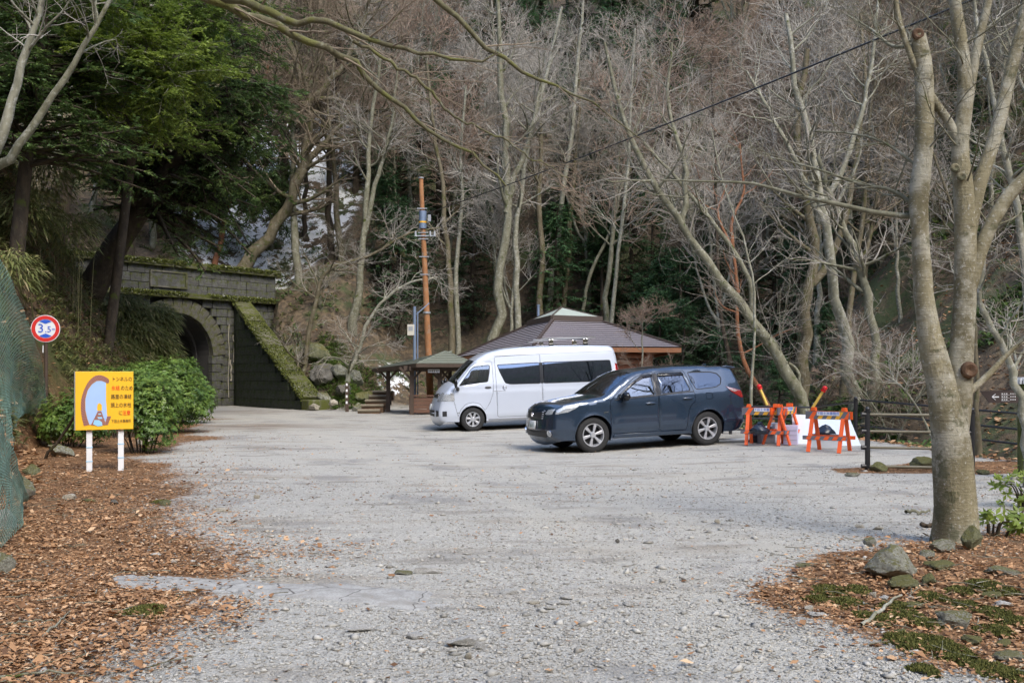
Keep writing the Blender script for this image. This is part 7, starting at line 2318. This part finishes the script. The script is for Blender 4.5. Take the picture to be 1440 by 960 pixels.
def kp(x, y): return (~on_strip(x, y) | (r0.random(len(x)) < .10 + .9 * ss(.0, .45, fbm(x * 3, y * 3, oct=3, seed=71)) + .9 * ss(-.8, -.2, x + .4 * fbm(x * 4, y * 4, oct=2, seed=72)))) & (yard_d(x, y) < -.1) & (r0.random(len(x)) < (1.05 - litter(x, y) * .93)) & (r0.random(len(x)) < .45 + .9 * ss(-.5, .6, fbm(x * .7, y * .7, oct=3, seed=41)))
stones("gravel", "loose grey gravel stones of the yard", 120000, 4.4, 17, .004, .019, r0, None, kp, 1.55, .55, GM)
stones("gravel", "larger loose stones scattered over the gravel", 2200, 4.4, 26, .018, .050, r0, None, kp, 1.4, .5, GM)
# ------------------------------------------------------------------ fallen leaves
def litter_leaves(name, label, n, D0, D1, rng, keep, size=.05, power=1.5, px0=-60, px1=1500):
    x, y = scatter_pts(n, rng, D0, D1, power=power, px0=px0, px1=px1)
    k = keep(x, y); x, y = x[k], y[k]; n = len(x)
    z = HT(x, y) + rng.uniform(.004, .03, n)
    a = rng.uniform(0, 6.28, n); el = rng.normal(0, .2, n)
    d = np.stack([np.cos(a) * np.cos(el), np.sin(a) * np.cos(el), np.sin(el)], 1)
    up = norm(np.array([0, 0, 1.]) + rng.normal(size=(n, 3)) * .28)
    side = norm(np.cross(d, up)); up = np.cross(side, d)
    L = rng.uniform(.35, 1.0, n) ** 1.3 * 1.7 * size; W = L * rng.uniform(.35, .7, n)
    p = np.stack([x, y, z], 1)
    cu = rng.uniform(-.12, .2, n) * L
    A = p; B = p + d * (L * .5)[:, None] + side * (W * .5)[:, None] + up * cu[:, None]; C = p + d * L[:, None] + up * (cu * .5)[:, None]
    E = p + d * (L * .5)[:, None] - side * (W * .5)[:, None] + up * cu[:, None]; Mm = p + d * (L * .5)[:, None]
    V = np.stack([A, B, C, E, Mm], 1).reshape(-1, 3)
    i = (np.arange(n) * 5)[:, None]
    T_ = np.concatenate([i + [0, 4, 1], i + [1, 4, 2], i + [0, 3, 4], i + [3, 2, 4]])
    me = mesh_np(name, V, [T_], [M['leaf_litter']])
    add_attr(me, "tint", np.repeat(np.clip(rng.normal(.5, .25, n), 0, 1), 5))
    return tag(link(name, me), label, kind='stuff')
def kl(x, y): return (~on_strip(x, y) | (r0.random(len(x)) < .12)) & (r0.random(len(x)) < np.clip(litter(x, y) * 1.1 - .03, .006, 1) * np.where(x > 0, .62, 1) * (.45 + .55 * ss(-.6, .3, fbm(x * 1.6, y * 1.6, oct=3, seed=81)))) & (yard_d(x, y) < .6)
litter_leaves("fallen_leaves", "brown fallen leaves along the yard's edges", 300000, 4.2, 32, r0, kl, .029, 1.55)
litter_leaves("fallen_leaves", "larger pale curled leaves lying on top of the litter", 16000, 4.2, 20, r0, kl, .060, 1.5)
def kh(x, y): return yard_d(x, y) > -.2
litter_leaves("fallen_leaves", "brown fallen leaves on the banks and slopes", 60000, 12, 48, r0, kh, .10, 1.2)
def ksm(x, y): return (litter(x, y) < .4) & (yard_d(x, y) < -.5) & (r0.random(len(x)) < ss(-.1, .7, fbm(x * .35, y * .8, oct=3, seed=51)) * .5)
litter_leaves("leaf_drift", "thin drifts of brown leaves on the gravel", 18000, 5, 24, r0, ksm, .035, 1.5)

# twigs and sticks
def stick(pts, r, label, mat='bark_pale', name="stick"):
    P = spline(pts, 12); g = np.random.default_rng(int(abs(P[0][0]) * 100)); P[1:-1] += g.normal(size=(10, 3)) * r * .6
    V, Q = tubes(P[None], np.linspace(r, r * .5, 12)[None], 7)
    tag(link(name, mesh_np(name, V, [Q], [M[mat]], True)), label, "stick")
def gpt(px, py, dz=.02): D = EYE * F / (py - HZ); p = PX(px, py, D); p[2] = H1(p[0], p[1]) + dz; return p
stick([gpt(1211, 882), gpt(1232, 872, .05), gpt(1250, 862, .06), gpt(1268, 850, .05)], .014, "pale fallen stick lying among stones in front of the boulder")
stick([gpt(1398, 682, .03), gpt(1420, 681, .05), gpt(1445, 680, .05)], .035, "pale barkless branch on the path under the signpost")
stick([gpt(1274, 724, .03), gpt(1292, 725, .04), gpt(1308, 725, .03)], .022, "short weathered log on the gravel left of the big tree", 'bark_grey')
stick([gpt(1296, 743, .03), gpt(1306, 744, .03), gpt(1318, 743, .03)], .025, "dark short log close behind the big tree's left side", 'bark_dark')
stick([gpt(60, 905), gpt(80, 890, .04), gpt(98, 868, .03)], .008, "thin curved twig on the leaves at lower left")
stick([gpt(-5, 958), gpt(60, 955, .03), gpt(125, 956, .02)], .009, "long thin branch along the bottom left edge", 'bark_grey')
stick([gpt(10, 885), gpt(40, 884, .03), gpt(75, 880, .02)], .007, "straight thin twig below the net at left", 'bark_grey')
P0 = PX(130, 560, 17.5); stick([PX(62, 650, 18.2), PX(95, 600, 18), P0, PX(150, 520, 17.8)], .03, "dark fallen branch leaning behind the yellow sign", 'bark_dark')
# many small twigs in the litter, too many to count
def twigs():
    x, y = scatter_pts(900, r0, 4.4, 16, power=1.5); k = r0.random(900) < litter(x, y); x, y = x[k], y[k]; n = len(x)
    a = r0.uniform(0, 6.28, n); L = r0.uniform(.06, .28, n); z = HT(x, y) + .015
    P = np.stack([np.stack([x + np.cos(a) * L * t, y + np.sin(a) * L * t, z + r0.uniform(0, .03, n)], 1) for t in (0, .5, 1)], 1)
    V, Q = tubes(P, np.full((n, 3), .003), 4)
    tag(link("twigs", mesh_np("twigs", V, [Q], [M['bark_grey']], True)), "small dry twigs lying in the leaf litter", kind='stuff')
twigs()

# ------------------------------------------------------------------ shrubs, bamboo grass, ferns
def shrub(name, loc, blobs, label, n, leaf=.075, width=.024, mat='leaf_bush', seed=1, whorl=7, stems=14, drop=.35):
    """blobs: (dx,dy,dz,r); whorls of narrow leaves at the twig tips"""
    g = np.random.default_rng(seed)
    o = empty(name, loc, 0, label, "shrub")
    Wt = np.array([b[3] ** 2 for b in blobs]); Wt = Wt / Wt.sum()
    bi = g.choice(len(blobs), n, p=Wt)
    B = np.array(blobs)[bi]
    d = norm(g.normal(size=(n, 3)) + np.array([0, -.35, .35]))
    rr = B[:, 3] * (1.06 - .6 * g.random(n) ** 1.6) * (1 + .38 * fbm(d[:, 0] * 2.5 + B[:, 0], d[:, 1] * 2.5, d[:, 2] * 2.5 + B[:, 2], 3, seed))
    P = B[:, :3] + d * rr[:, None] * np.array([1, 1, .85])
    gz = H1(loc[0], loc[1]) - loc[2]
    P[:, 2] = np.maximum(P[:, 2], gz + .08)
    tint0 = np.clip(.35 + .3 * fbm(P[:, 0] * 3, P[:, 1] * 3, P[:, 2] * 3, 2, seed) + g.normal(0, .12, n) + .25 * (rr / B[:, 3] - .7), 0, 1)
    cb = Bag()
    ax = norm(d + np.array([0, 0, .6]))
    for k in range(whorl):
        r_ = norm(g.normal(size=(n, 3)))
        pr = norm(r_ - (r_ * ax).sum(1, keepdims=True) * ax)
        dd = norm(pr * .9 + ax * .25 + np.array([0, 0, -drop]) * g.random((n, 1)))
        V, Q = leaves(P, dd, norm(ax + g.normal(size=(n, 3)) * .3), g.uniform(.7, 1.3, n) * leaf, g.uniform(.8, 1.2, n) * width)
        cb.add(V, Q, np.clip(tint0 + g.normal(0, .08, n), 0, 1))
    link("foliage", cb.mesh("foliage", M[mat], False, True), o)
    S = []
    for k in range(stems):
        b = blobs[k % len(blobs)]
        e = np.array(b[:3]) + g.normal(size=3) * b[3] * .5
        base = np.array([e[0] * .35, e[1] * .35, gz - .05])
        S.append(spline([base, base * .6 + e * .4 + [0, 0, .1], e], 6))
    V, Q = tubes(np.stack(S), np.tile(np.linspace(.016, .005, 6), (stems, 1)), 5)
    link("stems", mesh_np("stems", V, [Q], [M['bark_dark']], True), o)['kind'] = 'stuff'
    return o
def at(px, py, D): p = PX(px, py, D); return (p[0], p[1], H1(p[0], p[1]))
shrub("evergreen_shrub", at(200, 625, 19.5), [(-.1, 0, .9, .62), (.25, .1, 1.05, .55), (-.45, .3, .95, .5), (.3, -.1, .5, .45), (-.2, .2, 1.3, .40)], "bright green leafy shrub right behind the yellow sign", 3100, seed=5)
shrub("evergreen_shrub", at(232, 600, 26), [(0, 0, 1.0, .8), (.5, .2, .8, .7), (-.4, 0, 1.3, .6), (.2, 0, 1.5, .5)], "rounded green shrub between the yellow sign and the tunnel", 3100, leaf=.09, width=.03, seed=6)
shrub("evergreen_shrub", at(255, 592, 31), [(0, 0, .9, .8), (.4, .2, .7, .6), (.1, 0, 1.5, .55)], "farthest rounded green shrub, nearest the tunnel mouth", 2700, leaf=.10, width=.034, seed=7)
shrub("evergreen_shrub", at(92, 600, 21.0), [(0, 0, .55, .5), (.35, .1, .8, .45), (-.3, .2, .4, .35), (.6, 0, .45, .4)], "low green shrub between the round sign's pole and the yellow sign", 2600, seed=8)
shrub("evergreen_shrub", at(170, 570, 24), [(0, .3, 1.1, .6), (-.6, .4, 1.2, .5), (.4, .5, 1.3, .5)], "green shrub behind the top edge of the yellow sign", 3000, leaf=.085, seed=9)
shrub("leafy_sapling", at(1392, 752, 9.3), [(0, 0, .16, .14), (.2, -.1, .12, .12), (.1, .1, .24, .12), (.36, .2, .20, .15), (.55, .3, .26, .13)], "small plant with light green leaves growing right of the big tree's foot", 48, leaf=.085, width=.034, seed=10, whorl=5, stems=8, drop=.1, mat='needle_bright')
shrub("leafy_sapling", at(1442, 712, 11.5), [(0, 0, .3, .22), (-.25, 0, .22, .18)], "small light green plant at the right edge of the photo", 40, leaf=.08, width=.034, seed=12, whorl=5, stems=6, drop=.1, mat='needle_bright')

def bamboo(loc, blobs, n, label, seed, leaf=.30, name="bamboo_grass", cat="bamboo grass"):
    g = np.random.default_rng(seed)
    o = empty(name, loc, 0, label, cat)
    Wt = np.array([b[3] ** 2 for b in blobs]); Wt /= Wt.sum()
    B = np.array(blobs)[g.choice(len(blobs), n, p=Wt)]
    d = norm(g.normal(size=(n, 3)) + np.array([.3, -.5, .3]))
    P = B[:, :3] + d * (B[:, 3] * (1 - .5 * g.random(n) ** 2))[:, None] * np.array([1, 1, .8])
    a = norm(d * np.array([1, 1, .2]) + g.normal(size=(n, 3)) * .35 + np.array([.25, -.1, -.25]))
    L = g.uniform(.6, 1.3, n) * leaf; W = L * .11
    side = norm(np.cross(a, np.array([0, 0, 1.]) + g.normal(size=(n, 3)) * .3))
    p1 = P + a * (L * .5)[:, None]; a2 = norm(a + np.array([0, 0, -.7])); p2 = p1 + a2 * (L * .55)[:, None]
    V = np.stack([P, p1 + side * (W * .5)[:, None], p1 - side * (W * .5)[:, None], p2], 1).reshape(-1, 3)
    i = (np.arange(n) * 4)[:, None]
    me = mesh_np("leaves", V, [np.concatenate([i + [0, 2, 1], i + [1, 2, 3]])], [M['leaf_grass']])
    add_attr(me, "tint", np.repeat(np.clip(g.normal(.5, .25, n), 0, 1), 4))
    link("leaves", me, o)['kind'] = 'stuff'
    S = []
    for k in range(26):
        b = blobs[k % len(blobs)]; e = np.array(b[:3]) + g.normal(size=3) * b[3] * .5
        zz = H1(loc[0] + e[0] * .8, loc[1] + e[1] * .8) - loc[2]
        base = np.array([e[0] * .8, e[1] * .8 + .3, zz - .1]); S.append(spline([base, (base + e) / 2 + [0, 0, .3], e], 6))
    V, Q = tubes(np.stack(S), np.tile(np.linspace(.012, .004, 6), (26, 1)), 4)
    link("stems", mesh_np("stems", V, [Q], [M['leaf_grass_stem']], True), o)['kind'] = 'stuff'
M['leaf_grass_stem'] = plain("bamboo_stem", (.16, .15, .06), .6)
def rb(px, py, D, r, L): p = PX(px, py, D); return (p[0] - L[0], p[1] - L[1], p[2] - L[2], r)
Lc = at(190, 560, 36)
bamboo(Lc, [rb(205, 455, 38, 1.1, Lc), rb(185, 480, 36.5, 1.1, Lc), rb(215, 500, 37, 1.0, Lc), rb(165, 440, 37, 1.0, Lc), rb(190, 525, 35, .9, Lc), rb(222, 450, 38.5, .7, Lc), rb(155, 500, 34, .8, Lc)], 9000, "thick drooping bamboo grass hanging over the tunnel's left side", 3, .42)
Lc = at(60, 560, 27)
bamboo(Lc, [rb(100, 330, 29, .8, Lc), rb(40, 300, 27, .8, Lc), rb(20, 380, 24, .6, Lc), rb(70, 250, 30, .8, Lc)], 3000, "bamboo grass high on the left bank", 4, .35)
# ferns and grass tufts over the banks, uncountable
def tufts(name, label, n, D0, D1, px0, px1, rng, keep, L=.30, mat='leaf_grass', w=.09, droop=.8, power=1.1):
    x, y = scatter_pts(n, rng, D0, D1, power=power, px0=px0, px1=px1)
    k = keep(x, y); x, y = x[k], y[k]; n = len(x); z = HT(x, y)
    b = Bag()
    for j in range(7):
        a = rng.uniform(0, 6.28, n); up = rng.uniform(.3, 1.2, n)
        d = norm(np.stack([np.cos(a), np.sin(a), up], 1)); ln = rng.uniform(.5, 1.3, n) * L
        P = np.stack([x, y, z], 1) + rng.normal(size=(n, 3)) * np.array([.06, .06, 0])
        side = norm(np.cross(d, [0, 0, 1.])); W = ln * w
        p1 = P + d * (ln * .55)[:, None]; p2 = p1 + norm(d + np.array([0, 0, -droop])) * (ln * .5)[:, None]
        V = np.stack([P, p1 + side * W[:, None], p2, p1 - side * W[:, None]], 1).reshape(-1, 3)
        b.add(V, np.arange(n * 4).reshape(-1, 4), np.clip(rng.normal(.5, .25, n), 0, 1))
    tag(link(name, b.mesh(name, M[mat], False, True)), label, kind='stuff')
def kbank(x, y): return (yard_d(x, y) > .15) & (x < -4) & (fbm(x * .5, y * .5, oct=3, seed=61) > -.25)
tufts("grass_and_ferns", "grass tufts and ferns covering the left bank", 16000, 12, 55, -60, 420, r0, kbank, .32)
def kbank2(x, y): return (yard_d(x, y) > .3) & (fbm(x * .4, y * .4, oct=3, seed=62) > .05)
tufts("undergrowth", "green undergrowth on the slopes across the yard", 20000, 20, 85, 380, 1500, r0, kbank2, .42, 'needle_dark')
def kk(x, y): return (yard_d(x, y) > .1) & (x > -9) & (x < -5) & (y > 40) & (y < 47)
tufts("bank_moss", "moss and ferns growing on the rocky bank", 6000, 39, 48, 380, 540, r0, kk, .22, 'leaf_bush')

# moss cushions near the boulders
def moss():
    g = np.random.default_rng(8); b = Bag()
    for px, py, w in [(1312, 908, 38), (1165, 835, 26), (1235, 872, 22), (1262, 858, 26), (1385, 838, 26), (1310, 848, 22), (1215, 868, 18), (205, 866, 32), (1205, 836, 22), (1400, 890, 26), (1350, 842, 18), (225, 705, 12), (1290, 905, 40), (1335, 915, 30), (1275, 870, 26), (1300, 880, 24), (1360, 860, 24), (1395, 870, 30), (1425, 880, 24), (1350, 925, 26), (1390, 940, 34), (1420, 950, 30), (1260, 900, 18), (1190, 850, 24), (1150, 845, 18), (1410, 845, 22), (1300, 945, 20)]:
        D = EYE * F / (py - HZ); c = PX(px, py, D); r = w * D / F
        n = int(2600 * (w / 38) ** 2) + 300
        a = g.uniform(0, 6.28, n); q = r * np.sqrt(g.random(n)) * (1 + .25 * np.sin(a * 3 + px))
        x = c[0] + np.cos(a) * q; y = c[1] + np.sin(a) * q * 1.3; z = HT(x, y) + .02 * (1 - (q / r) ** 2) + .004
        d = norm(np.stack([g.normal(size=n) * .5, g.normal(size=n) * .5, np.ones(n)], 1))
        V, Q = leaves(np.stack([x, y, z], 1), d, norm(g.normal(size=(n, 3))), g.uniform(.010, .026, n), g.uniform(.008, .016, n)); b.add(V, Q, g.random(n))
    tag(link("moss", b.mesh("moss", M['moss_leaf'], False, True)), "bright moss cushions among the stones and leaves", kind='stuff')
M['moss_leaf'] = leafmat("moss_leaf", [(0, (.045, .05, .012)), (.5, (.095, .105, .022)), (1, (.19, .18, .05))], .8, .1)
moss()

# ------------------------------------------------------------------ green rockfall net on the left
def net():
    t = NT("net_plastic"); t.col(t.mix(t.noise(2, 3), (.15, .26, .20), (.21, .33, .26))).set(Roughness=.6)
    def sheet(rows, nu, nv, label, cell_r):
        """rows: list of 3D polylines from top to bottom"""
        R = np.stack([spline(r, nu) for r in rows])              # rows x nu x 3
        V = np.stack([spline(R[:, i], nv) for i in range(nu)], 1)  # nv x nu x 3
        g = np.random.default_rng(nu)
        uu, vv = np.meshgrid(np.arange(nu), np.arange(nv))
        fold = .015 * np.sin(uu * .35 + .1 * vv) + .06 * fbm(uu * .12, vv * .12, oct=3, seed=5)
        V = V + fold[..., None] * np.array([.8, -.5, 0])
        zz = HT(V[..., 0], V[..., 1]) + .04; V[..., 2] = np.maximum(V[..., 2], zz)
        P = [V[:-1, :-1].reshape(-1, 3), V[1:, 1:].reshape(-1, 3)]
        a = np.stack([V[:-1, :-1], V[1:, 1:]], 2).reshape(-1, 2, 3); b = np.stack([V[1:, :-1], V[:-1, 1:]], 2).reshape(-1, 2, 3)
        S = np.concatenate([a, b])
        v, q = tubes(S, np.full((len(S), 2), cell_r), 3)
        o = link("rockfall_net", mesh_np("rockfall_net", v, [q], [t.m], True)); tag(o, label, "net", "green nets on the left bank")
        o['label'] = label
        return V
    # upper curtain: from the upper left down to the foot near the round sign
    top = [PX(-60, 300, 12), PX(-20, 345, 14.5), PX(0, 362, 16), PX(22, 410, 17.5), PX(45, 470, 19), PX(62, 530, 20.5), PX(70, 590, 21)]
    def foot(pts): 
        out = []
        for p in pts: q = p.copy(); q[2] = H1(q[0], q[1]) + .05; out.append(q)
        return out
    low = foot([np.array([-4.7, 8.5, 0]), np.array([-5.7, 11, 0]), np.array([-6.6, 13.0, 0]), np.array([-7.5, 15, 0]), np.array([-8.5, 17, 0]), np.array([-9.5, 19, 0]), np.array([-10.4, 21, 0])])
    mid = [(np.array(a) * .5 + b * .5) + np.array([-.15, 0, -.2]) for a, b in zip(top, low)]
    sheet([top, mid, low], 74, 32, "tall green rockfall net hanging over the left bank up to the round sign", .004)
    top2 = [PX(-90, 470, 6.5), PX(-30, 560, 7.5), PX(0, 590, 8.5), PX(20, 640, 10.2), PX(38, 700, 12)]
    low2 = foot([np.array([-3.75, 6.2, 0]), np.array([-3.95, 7.2, 0]), np.array([-4.2, 8.0, 0]), np.array([-4.75, 9.6, 0]), np.array([-5.7, 11.6, 0])])
    sheet([top2, [(a + b) / 2 for a, b in zip(top2, low2)], low2], 56, 22, "lower green net bulging over boulders at the left edge", .003)
net()
